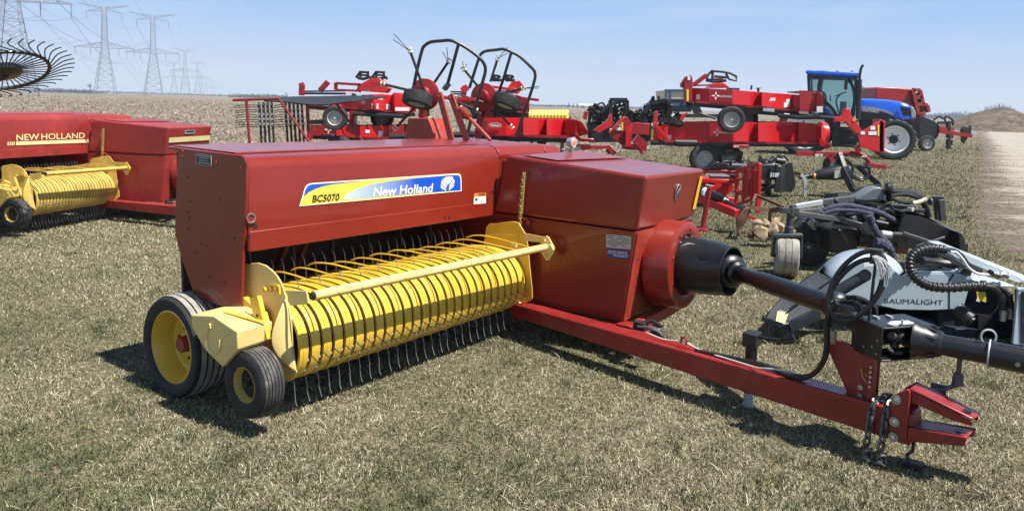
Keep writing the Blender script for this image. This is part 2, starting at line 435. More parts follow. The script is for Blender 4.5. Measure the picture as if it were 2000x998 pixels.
mb.build('bale_chamber', 'baler_red', B, bevel=.01)
tc_ = [(-.268, 1.050), (-.266, 1.078), (-.276, 1.096), (-.300, 1.124), (-.34, 1.138), (-.96, 1.150), (-.96, 1.05)]
mb = MB(); mb.loft([[V((x+.004, 2.108, z)) for x, z in tc_], [V((x+.03, 2.62, z)) for x, z in tc_]])
mb.loft([[V((x+.034, 2.628, z-.004)) for x, z in tc_], [V((x+.05, 2.80, z-.012)) for x, z in tc_]])
mb.build('top_cover', 'baler_red', B, bevel=.004)
# --- front cover over the gearbox: upper and lower shell
def xy(p, y=None): return V((p.x, 2.08 if y is None else y, p.z))
up = [bx_ for bx_ in ((-.181, 1.070), (.835, 1.006), (.786, .692), (-.275, .690))]
YL, YR = 2.083, 2.925
def shell(pts_l, yl, yr): return [[V((x, yl, z)) for x, z in pts_l], [V((x, yr, z)) for x, z in pts_l]]
mb = MB(); mb.loft(shell([(-.181, 1.085), (.840, 1.024), (.784, .697), (-.275, .697)], YL-.006, YR+.006))
ush = mb.build('upper_cover', 'baler_red', B, bevel=.018, seg=4)
mb = MB(); mb.loft(shell([(-.272, .691), (.780, .691), (.712, .139), (-.10, .12), (-.272, .30)], YL, YR))
lsh = mb.build('lower_cover', 'baler_red', B, bevel=.004)
A_, B_ = by(1047, 330, YL-.006), by(1138, 437, YL-.006)
mb = MB(); mb.beam(A_+V((0, .002, 0)), B_+V((0, .002, 0)), .006, .006, up=(0, 1, 0)); mb.beam(A_+V((0, .002, 0)), A_+V((-.002, .002, .03)), .005, .005, up=(0, 1, 0)); mb.build('crease', 'baler_red', ush)
mb = MB()   # cover edge on the top sheet
mb.prism([(-.10, YR-.02, 1.086), (-.10, YL+.05, 1.086), (.18, YL+.05, 1.070), (.28, YR-.02, 1.064)], (0, 0, .004)); mb.build('access_lid', 'baler_red', ush, bevel=.002)
def yplate(name, m_, px, y, parent, t=.002):
    q = [by(*t_, y) for t_ in px]; mb = MB(); mb.prism(q, (0, -t, 0)); return mb.build(name, m_, parent), q
sp, q = yplate('serial_plate', 'sticker_grey', ((1184, 457), (1233, 462), (1232, 487), (1184, 483)), YL-.001, B)
def scribbles(name, q, rows, m_, parent, seed=1, n=(0, -1, 0), lo=.06, hi=.94, d=.0034, gap=.5):
    rr = random.Random(seed); mb = MB(); dx = q[1]-q[0]; dz = q[3]-q[0]; n = V(n)
    for i in range(rows):
        z = .10+.84*i/rows; h_ = .84/rows*gap; x = lo
        while x < hi-.02:
            w_ = rr.uniform(.04, .13)
            if rr.random() < .8: mb.prism([q[0]+dx*x+dz*z, q[0]+dx*min(hi, x+w_)+dz*z, q[0]+dx*min(hi, x+w_)+dz*(z+h_), q[0]+dx*x+dz*(z+h_)], n*d)
            x += w_+.03
    return mb.build(name, m_, parent)
scribbles('printed_lines', q, 6, 'dark_steel', sp, 4, gap=.3)
bs, q = yplate('blue_sticker', 'sticker_blue', ((1186, 485.5), (1228, 490), (1227, 507), (1186, 501)), YL-.001, B)
wd = (q[1]-q[0]).length
lettering('sticker_text', 'PROUDLY MADE IN', 'sticker_white', bs, q[0]*.93+q[1]*.07+(q[3]-q[0])*.42+V((0, -.0024, 0)), q[1]-q[0], q[0]-q[3], height=.012, width=wd*.86, bold=.02)
lettering('sticker_text', 'NEW HOLLAND, PA', 'sticker_white', bs, q[0]*.70+q[1]*.30+(q[3]-q[0])*.90+V((0, -.0024, 0)), q[1]-q[0], q[0]-q[3], height=.012, width=wd*.62, bold=.02)
mb = MB(); mb.prism([q[0]+(q[3]-q[0])*.5+V((0, -.0022, 0)), q[1]+(q[2]-q[1])*.5+V((0, -.0022, 0)), q[1]+(q[2]-q[1])*.56+V((0, -.0022, 0)), q[0]+(q[3]-q[0])*.56+V((0, -.0022, 0))], (0, -.001, 0)); mb.build('sticker_line', 'sticker_yellow', bs)
mb = MB()
for t_ in ((1076, 532), (1135, 543), (1110, 540)):
    p = by(*t_, YL); mb.ball((p.x, YL-.001, p.z), .007, 8, m=0)
mb.build('bolt', 'baler_red_worn', lsh)
# front sheet with slot, foot and wear
mb = MB()
mb.prism([(.783, 2.09, .685), (.783, 2.55, .685), (.742, 2.50, .36), (.724, 2.56, .215), (.718, 2.62, .14), (.716, 2.09, .14)], (.006, 0, 0), m=0)
mb.beam((.768, 2.43, .60), (.742, 2.40, .35), .012, .012, up=(1, 0, 0), m=0)
for y, z in ((2.2, .60), (2.27, .52), (2.18, .40), (2.33, .44), (2.21, .30), (2.36, .56), (2.40, .27), (2.15, .52)):
    xx = .716+(z-.14)*.123; mb.cyl((xx, y, z), (xx+.0085, y, z), .008, n=8, m=1)
mb.build('front_sheet', ['baler_red_worn', 'dark_steel'], lsh)
q = [V((.795, 2.858, .755)), V((.795, 2.905, .757)), V((.833, 2.905, .978)), V((.833, 2.862, .976))]
mb = MB(); mb.prism([p+V((.005, 0, 0)) for p in q], (.003, 0, 0)); mb.build('reflector', 'reflector_yellow', ush)
# oval badge
ec = V((.8225, 2.55, .90)); ez = V((.17, 0, 1)).normalized(); ey = V((0, 1, 0)); en = ey.cross(ez)
el = lambda s: [ec+ey*(.033*s*math.cos(a))+ez*(.050*s*math.sin(a)) for a in np.linspace(0, 2*math.pi, 25)[:-1]]
mb = MB(); mb.prism([p+en*.000 for p in el(1)], en*.005, m=0); mb.prism([p+en*.005 for p in el(.86)], en*.0015, m=1)
for k in range(4):
    s0 = -.55+.32*k; mb.prism([ec+en*.0066+ey*(.033*(s0))+ez*(-.03+.012*k), ec+en*.0066+ey*(.033*(s0+.14))+ez*(-.034+.012*k), ec+en*.0066+ey*(.033*(s0+.42))+ez*(.018+.006*k), ec+en*.0066+ey*(.033*(s0+.24))+ez*(.022+.006*k)], en*.001, m=0)
mb.build('badge', ['galv', 'sticker_black'], ush)
# --- flywheel with its shroud
fc = V((.80, 2.46, .455)); fax = V((1, 0, .03))
mb = MB(); mb.lathe([(.20, -.04), (.262, -.03), (.272, -.02), (.272, .125), (.268, .145), (.258, .150), (.196, .150), (.190, .146), (.188, .02), (.001, .015)], fc, fax, 56)
fly = mb.build('flywheel', 'baler_red', B, ang=40)
mb = MB(); mb.lathe([(.001, .06), (.10, .065), (.13, .11), (.135, .14), (.001, .145)], fc, fax, 32); mb.build('flywheel_hub', 'frame_red', fly)
mb = MB()
for k in range(9):
    a = k*.7; e = V((0, math.cos(a), math.sin(a))); mb.cyl(fc+e*.225+fax*.148, fc+e*.225+fax*.1545, .008, n=8)
mb.build('bolt', 'baler_red_worn', fly)
# --- drive line: bell, joint, tube, stand box, joint, front tube
PA = V((.93, 2.45, .472)); PB = V((1.27, 2.40, .478)); pd = (PB-PA).normalized()
mb = MB(); mb.lathe([(.120, -.01), (.168, 0), (.171, .02), (.170, .12), (.160, .24), (.146, .315), (.148, .325), (.140, .33), (.132, .31), (.15, .10), (.1, .02)], PA, pd, 48)
bell = mb.build('bell_shroud', 'black_plastic', B)
u_ = pd.cross(V((0, 0, 1))).normalized(); 
def ring_pt(t, r, a): e = V((0, 0, 1)); e = (e-pd*e.dot(pd)).normalized(); return PA+pd*t+(u_*math.cos(a)+e*math.sin(a))*r
mb = MB()
for a in np.linspace(-.2, 2.2, 7):
    mb.ball(ring_pt(.03, .170, a), .008, 8, m=0)
mb.build('rivet', 'steel', bell)
mb = MB()   # access hole in the bell
mb.prism([ring_pt(.22+.030*math.cos(a), .1635-.09*(.03*math.cos(a)), .62+.13*math.sin(a)) for a in np.linspace(0, 2*math.pi, 13)[:-1]], (ring_pt(.2, .02, .62)-ring_pt(.2, .0, .62))*.1); mb.build('access_hole', 'sticker_black', bell)
mb = MB()
a0 = .95
for k in range(4):
    a = a0+.05*k; mb.beam(ring_pt(.055+.012*k, .1705, a-.10), ring_pt(.085+.014*k, .1695, a+.10-.06*k), .004, .003, up=ring_pt(.05, 1, a)-ring_pt(.05, 0, a))
mb.build('printed_mark', 'galv', bell)
S0 = V((1.25, 2.405, .478)); S1 = V((2.06, 1.76, .515)); sd = (S1-S0).normalized()
mb = MB(); mb.lathe([(.05, -.06), (.085, -.05), (.098, -.02), (.098, .015), (.088, .03), (.07, .04), (.066, .075), (.052, .09), (.001, .09)], S0, sd, 28)
jt = mb.build('joint_cover', 'black_plastic', B)
mb = MB(); mb.tube([S0+sd*.05, S0+sd*.30, S0+sd*.301, S1+sd*.02], [.046, .046, .052, .052], 20); mb.build('drive_tube', 'black_plastic', B)
mb = MB(); mb.lathe([(.052, -.05), (.064, -.045), (.07, -.02), (.07, .02), (.06, .035), (.052, .04)], S1-sd*.10, sd, 20); mb.build('tube_collar', 'black_plastic', B)
# stand box (open fronted guard)
bq = lambda x, y, z: V((x, y, z))
ba = V((sd.x, sd.y, 0)).normalized(); bb = V((-ba.y, ba.x, 0)); up_ = V((0, 0, 1))
FLc = by(1721, 674, 1.575); zt, zb = by(1720, 640, 1.575).z, by(1722, 708, 1.575).z; FLc.z = 0
Wb = min((w_/200 for w_ in range(10, 120)), key=lambda w_: abs(lpx(FLc+bb*w_+up_*.45)[0]-1828)); Lb = min((w_/200 for w_ in range(10, 120)), key=lambda w_: abs(lpx(FLc-ba*w_+up_*.45)[0]-1664))
t_ = .008
def cp(a_, b_, z): return FLc-ba*a_+bb*b_+up_*z
mb = MB()
def wall(a0, a1, b0, b1, z0, z1): mb.hexa([cp(a0, b0, z0), cp(a0, b1, z0), cp(a1, b1, z0), cp(a1, b0, z0), cp(a0, b0, z1), cp(a0, b1, z1), cp(a1, b1, z1), cp(a1, b0, z1)])
wall(0, Lb, 0, t_, zb, zt); wall(0, Lb, Wb-t_, Wb, zb, zt); wall(0, Lb, t_+.001, Wb-t_-.001, zt-t_, zt); wall(0, Lb*.8, t_+.001, Wb-t_-.001, zb, zb+t_); wall(Lb-.006, Lb, t_+.001, Wb-t_-.001, zb+.001+t_, zt-.001-t_)
stb = mb.build('shaft_guard_box', 'black_paint', B, bevel=.004)
mb = MB()
for y in (.3, .55): mb.beam(cp(Lb*.85, Wb*y, zt+.004), cp(Lb*.65, Wb*y, zt+.004), .014, .010, m=0)
mb.prism([cp(.03, Wb*.35, zt+.001), cp(.03, Wb*.7, zt+.001), cp(.075, Wb*.7, zt+.001), cp(.075, Wb*.35, zt+.001)], (0, 0, .002), m=1)
mb.cyl(cp(.03, Wb*.28, zt+.001), cp(.03, Wb*.28, zt+.006), .022, n=16, m=0); mb.cyl(cp(.03, Wb*.45, zt), cp(.03, Wb*.45, zt+.022), .006, n=8, m=0)
for q in ((.02, .2), (.05, .35), (.02, .6), (.10, .25)): c_ = cp(q[0], -.001, zb+(zt-zb)*q[1]); mb.cyl(c_, c_-bb*.004, .005, n=8, m=2)
mb.build('box_fittings', ['galv', 'sticker_white', 'steel'], stb)
mb = MB(); mb.lathe([(.02, -.02), (.062, 0), (.062, .10), (.04, .10)], V((2.10, 1.735, .45)), V((1, -.06, -.03)), 20, m=0)
yc = V((2.265, 1.695, .458)); mb.ball(yc, .036, 14, m=1); mb.cyl(yc+V((-.03, -.035, .02)), yc+V((.0, .045, .0)), .020, n=12, m=1); mb.cyl(yc+V((-.01, -.015, -.05)), yc+V((.0, .0, .055)), .018, n=12, m=1); mb.cyl(yc+V((-.09, .04, .0)), yc, .03, n=12, m=1)
mb.tube([yc+V((-.03, -.05, -.05)), yc+V((0, -.05, -.065)), yc+V((.03, -.045, -.055))], .008, 8, m=1); mb.cyl(yc+V((-.012, -.045, .01)), yc+V((-.016, -.062, .012)), .017, n=10, m=0)
mb.build('universal_joint', ['arm_grey', 'dark_steel'], B)
T0 = V((2.325, 1.705, .455)); T1 = V((2.86, 1.695, .451)); td = (T1-T0).normalized()
mb = MB(); mb.lathe([(.050, 0), (.086, .002), (.084, .012), (.074, .03), (.070, .055), (.058, .075), (.056, .105), (.046, .115)], T0, td, 32)
for k in range(10):
    a = k*.63; e = V((0, math.cos(a), math.sin(a))); mb.beam(T0+td*.055+e*.068, T0+td*.09+e*.058, .010, .008, up=e)
mb.build('joint_cover', 'black_plastic', B)
mb = MB(); mb.tube([T0+td*.09, T0+td*.285], .045, 22); mb.tube([T0+td*.285, T1], .053, 22)
tb_ = mb.build('front_drive_tube', 'black_plastic', B)
mb = MB(); e_ = V((0, -.8, .6)); mb.cyl(T0+td*.43+e_*.047, T0+td*.43+e_*.0535, .010, n=12, m=0)
e_ = V((0, -.99, -.15)); mb.cyl(T0+td*.385+e_*.047, T0+td*.385+e_*.056, .009, n=10, m=1)
mb.build('tube_holes', ['sticker_black', 'steel'], tb_)
mb = MB(); mb.tube([T0+td*.283+V((0, .058*math.cos(a), .058*math.sin(a))) for a in np.linspace(0, 2*math.pi, 20)[:-1]], .004, 6, closed=True)
rc_ = T0+td*.275+V((0, 0, .070)); mb.tube([rc_+V((.026*math.cos(a), .012*math.cos(a), .030*math.sin(a))) for a in np.linspace(-.6, 3.9, 16)], .0045, 6)
mb.build('retaining_ring', 'galv', tb_)
# --- tongue
TA = V((-.02, 1.95, 0)); TB = V((2.36, 1.578, 0)); tdir = (TB-TA).normalized(); tn = V((-tdir.y, tdir.x, 0))
def tg(s, off, z): return TA+tdir*s+tn*off+V((0, 0, z))
L = (TB-TA).length
mb = MB(); mb.hexa([tg(0, 0, .062), tg(L, 0, .026), tg(L, .115, .026), tg(0, .115, .062), tg(0, 0, .146), tg(L, 0, .166), tg(L, .115, .166), tg(0, .115, .146)])
tongue = mb.build('tongue', 'frame_red', B, bevel=.008, seg=3)
mb = MB(); mb.box((-.15, 2.06, .05), (.72, 2.14, .115)); mb.box((-.05, 2.0, .03), (.05, 2.9, .10)); mb.box((.60, 2.14, .06), (.70, 2.9, .12)); mb.build('chassis_rail', 'frame_red', B, bevel=.006)
# front cross member and foot with pin
mb = MB()
mb.box((.70, 2.03, .055), (.80, 2.13, .135), 0)
mb.prism([(.80, 2.03, .055), (.80, 2.12, .15), (.86, 2.20, .15), (.86, 2.15, .06)], (.0, .015, 0), 0)
mb.prism([(.775, 2.13, .150), (.775, 2.62, .165), (.80, 2.66, .19), (.84, 2.66, .19), (.815, 2.60, .165), (.815, 2.13, .150)], (0, 0, -.07), 1)
mb.box((.72, 2.55, .10), (.80, 2.78, .22), 1)
mb.build('front_cross_member', ['frame_red', 'baler_red_worn'], B, bevel=.006)
mb = MB(); mb.tube([(.84, 2.02, .16), (.93, 2.05, .19), (1.0, 2.03, .175)], .012, 8, m=0); mb.tube([(.86, 2.0, .155), (.94, 2.0, .165), (1.02, 1.98, .15)], .008, 8, m=1); mb.box((.83, 2.0, .13), (.90, 2.06, .18), 0); mb.box((.93, 1.99, .15), (1.0, 2.05, .168), 1)
mb.build('latch_pin', ['dark_steel', 'steel'], B, bevel=.003)
# rope and its ring
s1 = (V((1.22, 1.76, 0))-TA).dot(tdir)
mb = MB(); mb.tube([tg(s1+.03*math.cos(a)*.6, .055, .168+.02+.022*math.sin(a)) for a in np.linspace(-.6, 3.74, 12)], .006, 8); mb.build('rope_ring', 'frame_red', tongue)
# hitch clevis: two side plates and two jaws
hz = lambda s, off, z: tg(s, off, z)
S = L-.05
mb = MB()
for o_ in (-.012, .115):
    mb.prism([hz(S-.03, o_, .028), hz(S+.04, o_, .045), hz(S+.04, o_, .262), hz(S+.028, o_, .275), hz(S-.02, o_, .235), hz(S-.05, o_, .16)], tn*.012)
    mb.prism([hz(S+.041, o_, .046), hz(S+.255, o_, .10), hz(S+.262, o_, .140), hz(S+.20, o_, .132), hz(S+.041, o_, .110)], tn*.012)
mb.prism([hz(S+.03, 0, .274), hz(S+.10, .0, .262), hz(S+.27, .015, .214), hz(S+.275, .105, .214), hz(S+.10, .115, .262), hz(S+.03, .115, .274)], (0, 0, -.010))
mb.prism([hz(S+.041, -.001, .262), hz(S+.10, -.001, .250), hz(S+.27, .014, .203), hz(S+.27, .014, .180), hz(S+.20, .008, .184), hz(S+.041, -.001, .215)], tn*.010)
mb.prism([hz(S+.041, .106, .262), hz(S+.10, .106, .250), hz(S+.27, .095, .203), hz(S+.27, .095, .180), hz(S+.20, .1, .184), hz(S+.041, .106, .215)], tn*.010)
mb.prism([hz(S+.045, .001, .112), hz(S+.255, .005, .136), hz(S+.258, .11, .136), hz(S+.045, .114, .112)], (0, 0, -.010))
mb.hexa([hz(S+.0, .001, .10), hz(S+.06, .001, .10), hz(S+.06, .114, .10), hz(S, .114, .10), hz(S+.0, .001, .165), hz(S+.05, .001, .165), hz(S+.05, .114, .165), hz(S, .114, .165)])
clev = mb.build('hitch_clevis', 'frame_red', B, bevel=.005)
mb = MB()
for s_, z in ((S-.012, .215), (S-.012, .118), (S-.012, .050)):
    a = hz(s_, -.014, z); mb.cyl(a, a-tn*.005, .021, n=18, m=0); mb.cyl(a-tn*.005, a-tn*.019, .014, n=6, m=0); mb.cyl(a-tn*.019, a-tn*.028, .008, n=10, m=0)
for s_, z in ((S+.235, .2245), (S+.225, .1335)):
    a = hz(s_, .055, z); mb.cyl(a, a+V((0, 0, .003)), .022, n=16, m=1)
mb.build('bolt', ['steel', 'sticker_black'], clev)
# drive-shaft stand on the tongue
mb = MB()
sA = (V((2.03, 1.66, 0))-TA).dot(tdir)
mb.prism([tg(sA+.045, .055, .16), tg(sA+.165, .055, .155), tg(sA+.165, .055, .36), tg(sA-.055, .055, .39), tg(sA-.06, .055, .345)], tn*.012)
mb.prism([tg(sA+.135, .05, .155), tg(sA+.165, .05, .155), tg(sA+.165, .05, .37), tg(sA+.135, .05, .37)], -tn*.02)
mb.prism([tg(sA+.045, .09, .16), tg(sA+.165, .09, .155), tg(sA+.165, .09, .36), tg(sA-.055, .09, .385), tg(sA-.06, .09, .345)], tn*.010)
stand = mb.build('shaft_stand', 'frame_red', B, bevel=.003)
mb = MB()
for k in range(5): a = tg(sA+.150, .028, .225+k*.022); mb.cyl(a, a-tn*.004, .006, n=8, m=0)
for z in (.165, .205): a = tg(sA+.105, .055, z); mb.cyl(a, a-tn*.012, .013, n=8, m=1)
mb.tube([tg(sA+.10, .05, .29), tg(sA+.11, .045, .26), tg(sA+.13, .042, .235), tg(sA+.145, .045, .23), tg(sA+.145, .045, .25), tg(sA+.12, .048, .27)], .0025, 5, m=2)
mb.cyl(tg(sA-.035, .06, .37), tg(sA-.035, .06, .43), .016, n=10, m=1)
mb.build('stand_fittings', ['galv', 'steel', 'yellow_cord'], stand)
# jack
sj = (V((1.56, 1.80, 0))-TA).dot(tdir)
J = tg(sj, .165, 0)
mb = MB(); mb.cyl(J+V((0, 0, -.02)), J+V((0, 0, .235)), .030, n=18, m=0); mb.cyl(J+V((0, 0, -.085)), J+V((0, 0, 0)), .024, n=16, m=1); mb.cyl(J+V((0, 0, -.094)), J+V((0, 0, -.082)), .032, n=18, m=1)
mb.box((J.x-.036, J.y-.045, .225), (J.x+.036, J.y+.045, .295), 0)
mb.tube([J+V((.03, 0, .275)), J+V((.14, -.01, .285)), J+V((.17, -.01, .30))], .009, 8, m=0); mb.tube([J+V((.165, -.01, .298)), J+V((.21, -.012, .318))], .018, 10, m=0)
mb.box((J.x-.04, J.y-.06, .08), (J.x+.04, J.y+.02, .14), 0)
mb.build('jack', ['black_paint', 'galv'], B, bevel=.004)
# safety chains
def chain(mb, pts, link=.042, wire=.0066):
    P = [V(p) for p in pts]; seg = []
    for a, b in zip(P[:-1], P[1:]):
        n_ = max(1, round((b-a).length/(link*.72)))
        seg += [a.lerp(b, i/n_) for i in range(n_)]
    seg.append(P[-1])
    for i, (a, b) in enumerate(zip(seg[:-1], seg[1:])):
        d = (b-a).normalized(); u = d.orthogonal().normalized(); w = d.cross(u); e = (u if i % 2 else w); c = (a+b)/2
        loop = [c+d*(link*.5*math.cos(t))+e*(link*.34*math.sin(t)) for t in np.linspace(0, 2*math.pi, 9)[:-1]]
        mb.tube(loop, wire, 5, closed=True)
for k, s_ in enumerate((S-.108, S-.048)):
    mb = MB(); zt = .182
    chain(mb, [tg(s_+.06, .16, .10), tg(s_+.03, .10, zt), tg(s_+.005, .03, zt), tg(s_, -.014, .16), tg(s_-.004, -.020, .05), tg(s_-.012, -.024, -.055), tg(s_+.012, -.03, -.075), tg(s_+.0, -.05, -.06), tg(s_-.02, -.035, -.075), tg(s_+.01, -.045, -.035)])
    mb.build('safety_chain', 'chain_steel', B, fix=False)
mb = MB(); mb.tube([tg(S+.05, .05, .03), tg(S+.05, .045, -.01), tg(S+.03, .04, -.03), tg(S+.04, .04, -.055)], .007, 8); mb.box(tuple(tg(S+.02, .03, -.085)), tuple(tg(S+.07, .06, -.06)+V((0.02, .03, 0)))); mb.build('hanging_pin', 'dark_steel', B)
mb = MB(); a = tg(S+.17, .16, .19); mb.cyl(a+V((0, 0, .13)), a+V((0, 0, .27)), .010, n=10); mb.cyl(a+V((0, 0, .10)), a+V((0, 0, .15)), .024, .020, n=12); mb.tube([a+V((0, 0, .10)), a+V((-.05, -.01, .07)), a+V((-.12, -.03, .06))], .010, 8); mb.box(tuple(a+V((-.10, 0, -.0))), tuple(a+V((-.04, .012, .085)))); mb.build('draw_pin', 'arm_grey', B)
# hydraulic hoses hung over the post
mb = MB(); P0 = V((2.15, 1.66, .52)); mb.beam(P0+V((0, 0, -.02)), P0+V((.012, 0, .29)), .028, .010, up=(1, 0, 0), m=0); mb.box(tuple(P0+V((-.012, -.02, .25))), tuple(P0+V((.035, .03, .315))), 0)
mb.build('hose_post', 'black_paint', B, bevel=.003)
hc = V((2.075, 1.62, .66))
def coil(cx_, cz_, rx, rz_, y, tilt, ph=0): return [V((cx_+rx*math.cos(t)+tilt*math.sin(t), y+.02*math.sin(t+ph), cz_+rz_*math.sin(t))) for t in np.linspace(0, 2*math.pi, 36)[:-1]]
mb = MB()
mb.tube(coil(2.095, .665, .100, .160, 1.635, .052), .0115, 8, closed=True)
mb.tube(coil(2.085, .635, .090, .150, 1.655, .055, 1), .0115, 8, closed=True)
mb.tube([V((2.045+.062*math.cos(t), 1.65+.05*math.sin(t), .552+.022*math.sin(t*1.0))) for t in np.linspace(0, 2*math.pi, 24)[:-1]], .013, 8, closed=True)
def spl(P, n=10):
    P = [V(p) for p in P]; out = []
    Q = [P[0]*2-P[1]]+P+[P[-1]*2-P[-2]]
    for i in range(1, len(Q)-2):
        for k in range(n):
            t = k/n; a, b, c, d = Q[i-1], Q[i], Q[i+1], Q[i+2]
            out.append(.5*((2*b)+(c-a)*t+(2*a-5*b+4*c-d)*t*t+(3*b-3*c+d-a)*t*t*t))
    out.append(P[-1]); return out
for o_ in (0, .026):
    mb.tube(spl([(2.02+o_*.3, 1.63-o_, .58), (1.985, 1.64-o_, .50), (1.985, 1.66-o_, .35), (1.955, 1.68-o_, .25), (1.89, 1.70-o_, .185), (1.80, 1.72-o_*.7, .172), (1.70, 1.745-o_*.5, .18), (1.55, 1.76, .175), (1.30, 1.79, .16)]), .0115, 8)
mb.tube(spl([(2.05, 1.66, .60), (2.10, 1.69, .60), (2.16, 1.69, .575), (2.17, 1.70, .54)]), .010, 8)
mb.build('hydraulic_hose', 'black_hose', B, fix=False)
# --- pickup drum
DX = -.0
def prof(y): return [(-.56, .435), (-.42, .466), (-.26, .482), (-.14, .475), (-.055, .450), (.005, .404), (.042, .345), (.055, .285), (.053, .235), (.038, .185), (.006, .140), (-.05, .105), (-.12, .092), (-.22, .09)]
def spl2(P, n=3): return [(p.x, p.z) for p in spl([(x, 0, z) for x, z in P], n)]
PF = spl2(prof(0), 3)
NB = 26; Y0, Y1 = .245, 1.955; BW = .0480
pick = MB()
inner = [(x-.028 if i > 6 else x-.01, z-.028 if i < 24 else z+.02) for i, (x, z) in enumerate(PF)]
pick.lathe([(.001, .24), (.165, .24), (.165, 1.97), (.001, 1.97)], (-.13, 0, .285), (0, 1, 0), 20)
pick.box((-.56, .24, .34), (-.30, 1.97, .36))
pickup = pick.build('pickup_reel', 'dark_steel', B)
tns = {}
def band(y, ridge):
    mb = MB(); k = len(PF)
    def off(i, d):
        a = PF[max(0, i-1)]; b = PF[min(k-1, i+1)]; tx, tz = b[0]-a[0], b[1]-a[1]; l = math.hypot(tx, tz); nx, nz = -tz/l, tx/l
        if nx*(PF[i][0]+.2)+nz*(PF[i][1]-.29) < 0: nx, nz = -nx, -nz
        return PF[i][0]+nx*d, PF[i][1]+nz*d
    cs = [(-.5, -.014), (-.5, 0), (-.16, .002), (-.13, .0045 if ridge else .0025), (-.10, .0025), (.5, 0), (.5, -.014)]
    rings = []
    for i in range(k): rings.append([V((off(i, d)[0], y+c*BW, off(i, d)[1])) for c, d in cs])
    mb.loft(rings, cap=False)
    return mb
ys = [Y0+(Y1-Y0)*i/(NB-1) for i in range(NB)]
for i, y in enumerate(ys):
    b_ = band(y, i % 2 == 0).build('stripper_band', 'yellow', pickup, ang=40, fix=False)
mb = MB()
mb.loft([[V((PF[i][0]-.004, yy, PF[i][1])) for i in range(len(PF))] for yy in (1.975, 2.0)], cap=False); mb.build('end_band', 'yellow', pickup)
rt = random.Random(8)
gy = [(a+b)/2 for a, b in zip(ys[:-1], ys[1:])]
def tine(pts, r, m_, nm='tine'):
    mb = MB(); mb.tube(spl(pts, 4), r, 6); return mb.build(nm, m_, pickup, fix=False)
for i, y in enumerate(gy):
    j = rt.uniform(-.004, .004)
    tine([(-.07, y, .11), (-.055, y+j, .065), (-.052, y+j, .03), (-.044, y+j*2, -.005), (-.034, y+j*2, -.025)], .0025, 'wire_steel')
    tine([(-.40+j, y, .44), (-.402, y, .50), (-.412, y+j, .56), (-.432, y+j*2, .592)], .0027, 'wire_steel')
    tine([(.035, y, .245), (.07, y, .236), (.105, y+j, .222), (.135, y+j, .218)], .0026, 'dark_steel')
    mb = MB()
    for k_, (a_, b_) in enumerate(((-.002, .385), (.034, .315), (.040, .215), (.016, .160))):
        if (i+k_) % 2 == 0 or rt.random() < .5: mb.cyl((a_-.01, y-.006, b_), (a_+.008, y-.006, b_+.002), .0065, n=7)
    if mb.f: mb.build('tine_bolts', 'galv', pickup, fix=False)
    if i % 2 == 0: tine([(-.20, y, .44), (-.205, y, .49), (-.22, y+j, .53)], .003, 'wire_steel')
# side plates
mb = MB()
fl = [(-.369, .60), (-.36, .613), (-.252, .635), (-.195, .632), (-.150, .617), (-.108, .595), (-.078, .568), (-.058, .540), (-.056, .51), (-.075, .470), (-.116, .408), (-.173, .311), (-.20, .25), (-.10, .10), (.02, .11), (.035, .168), (-.02, .30), (-.40, .30), (-.40, .50)]
fl = [(-.369, .60), (-.36, .613), (-.252, .635), (-.195, .632), (-.150, .617), (-.108, .595), (-.078, .568), (-.058, .540), (-.040, .50), (-.02, .46), (-.0, .38), (.01, .28), (.035, .168), (-.04, .12), (-.16, .13), (-.30, .22), (-.375, .35)]
mb.prism([(x, .215, z) for x, z in fl], (0, .008, 0)); plL = mb.build('side_plate', 'yellow_pale', B, bevel=.002)
mb = MB()   # flared leaf on the left plate
a = [by(*t, .213) for t in ((561, 582), (565, 610), (568, 640), (572, 675), (576, 702), (580.5, 727))]
b = [by(x, y, yy) for x, y, yy in ((556, 581, .212), (546, 607, .165), (532, 637, .135), (526, 667, .125), (537, 697, .150), (579, 728, .212))]
mb.strip(a, b); lf = mb.build('flared_lip', 'yellow_pale', plL); sm = lf.modifiers.new('thick', 'SOLIDIFY'); sm.thickness = .006
ss = lf.modifiers.new('sub', 'SUBSURF'); ss.levels = 2; ss.render_levels = 2
mb = MB(); q = [by(*t, .12) for t in ((487, 583), (501, 578), (521, 662), (508, 672))]
mb.prism(q, (0, .006, 0)); mb.prism([q[1], q[2], q[2]+V((.002, .022, 0)), q[1]+V((.002, .022, 0))], (.005, 0, 0))
for k in range(5): c_ = q[0].lerp(q[1], .5).lerp(q[3].lerp(q[2], .5), .42+.12*k); mb.cyl(c_, c_+V((0, -.003, 0)), .008, n=8, m=1)
mb.build('height_bar', ['yellow', 'dark_steel'], plL, bevel=.002)
mb = MB()
for x, z in ((-.185, .520), (-.14, .528), (-.105, .535)): mb.cyl((x, .214, z), (x, .198, z), .012, n=6)
mb.beam((-.15, .208, .545), (-.085, .208, .553), .014, .010); mb.beam((-.085, .208, .553), (-.08, .208, .515), .014, .010); mb.build('bolt', 'yellow', plL)
frp = [(-.30, .50), (-.285, .60), (-.26, .625), (-.06, .665), (-.02, .66), (.03, .60), (.055, .53), (.075, .40), (.10, .25), (.105, .185), (.085, .165), (-.02, .105), (-.10, .09), (-.30, .10)]
mb = MB(); mb.prism([(x, 2.012, z) for x, z in frp], (0, .008, 0)); plR = mb.build('side_plate', 'yellow', B, bevel=.002)
mb = MB(); mb.box((-.06, 1.985, .50), (-.02, 2.01, .525)); mb.prism([(-.28, 2.008, .548), (-.05, 2.008, .575), (-.05, 2.008, .580), (-.28, 2.008, .553)], (0, -.004, 0)); mb.cyl((.015, 2.005, .135), (.015, 1.97, .135), .016, n=10)
mb.build('plate_fittings', 'yellow_pale', plR)
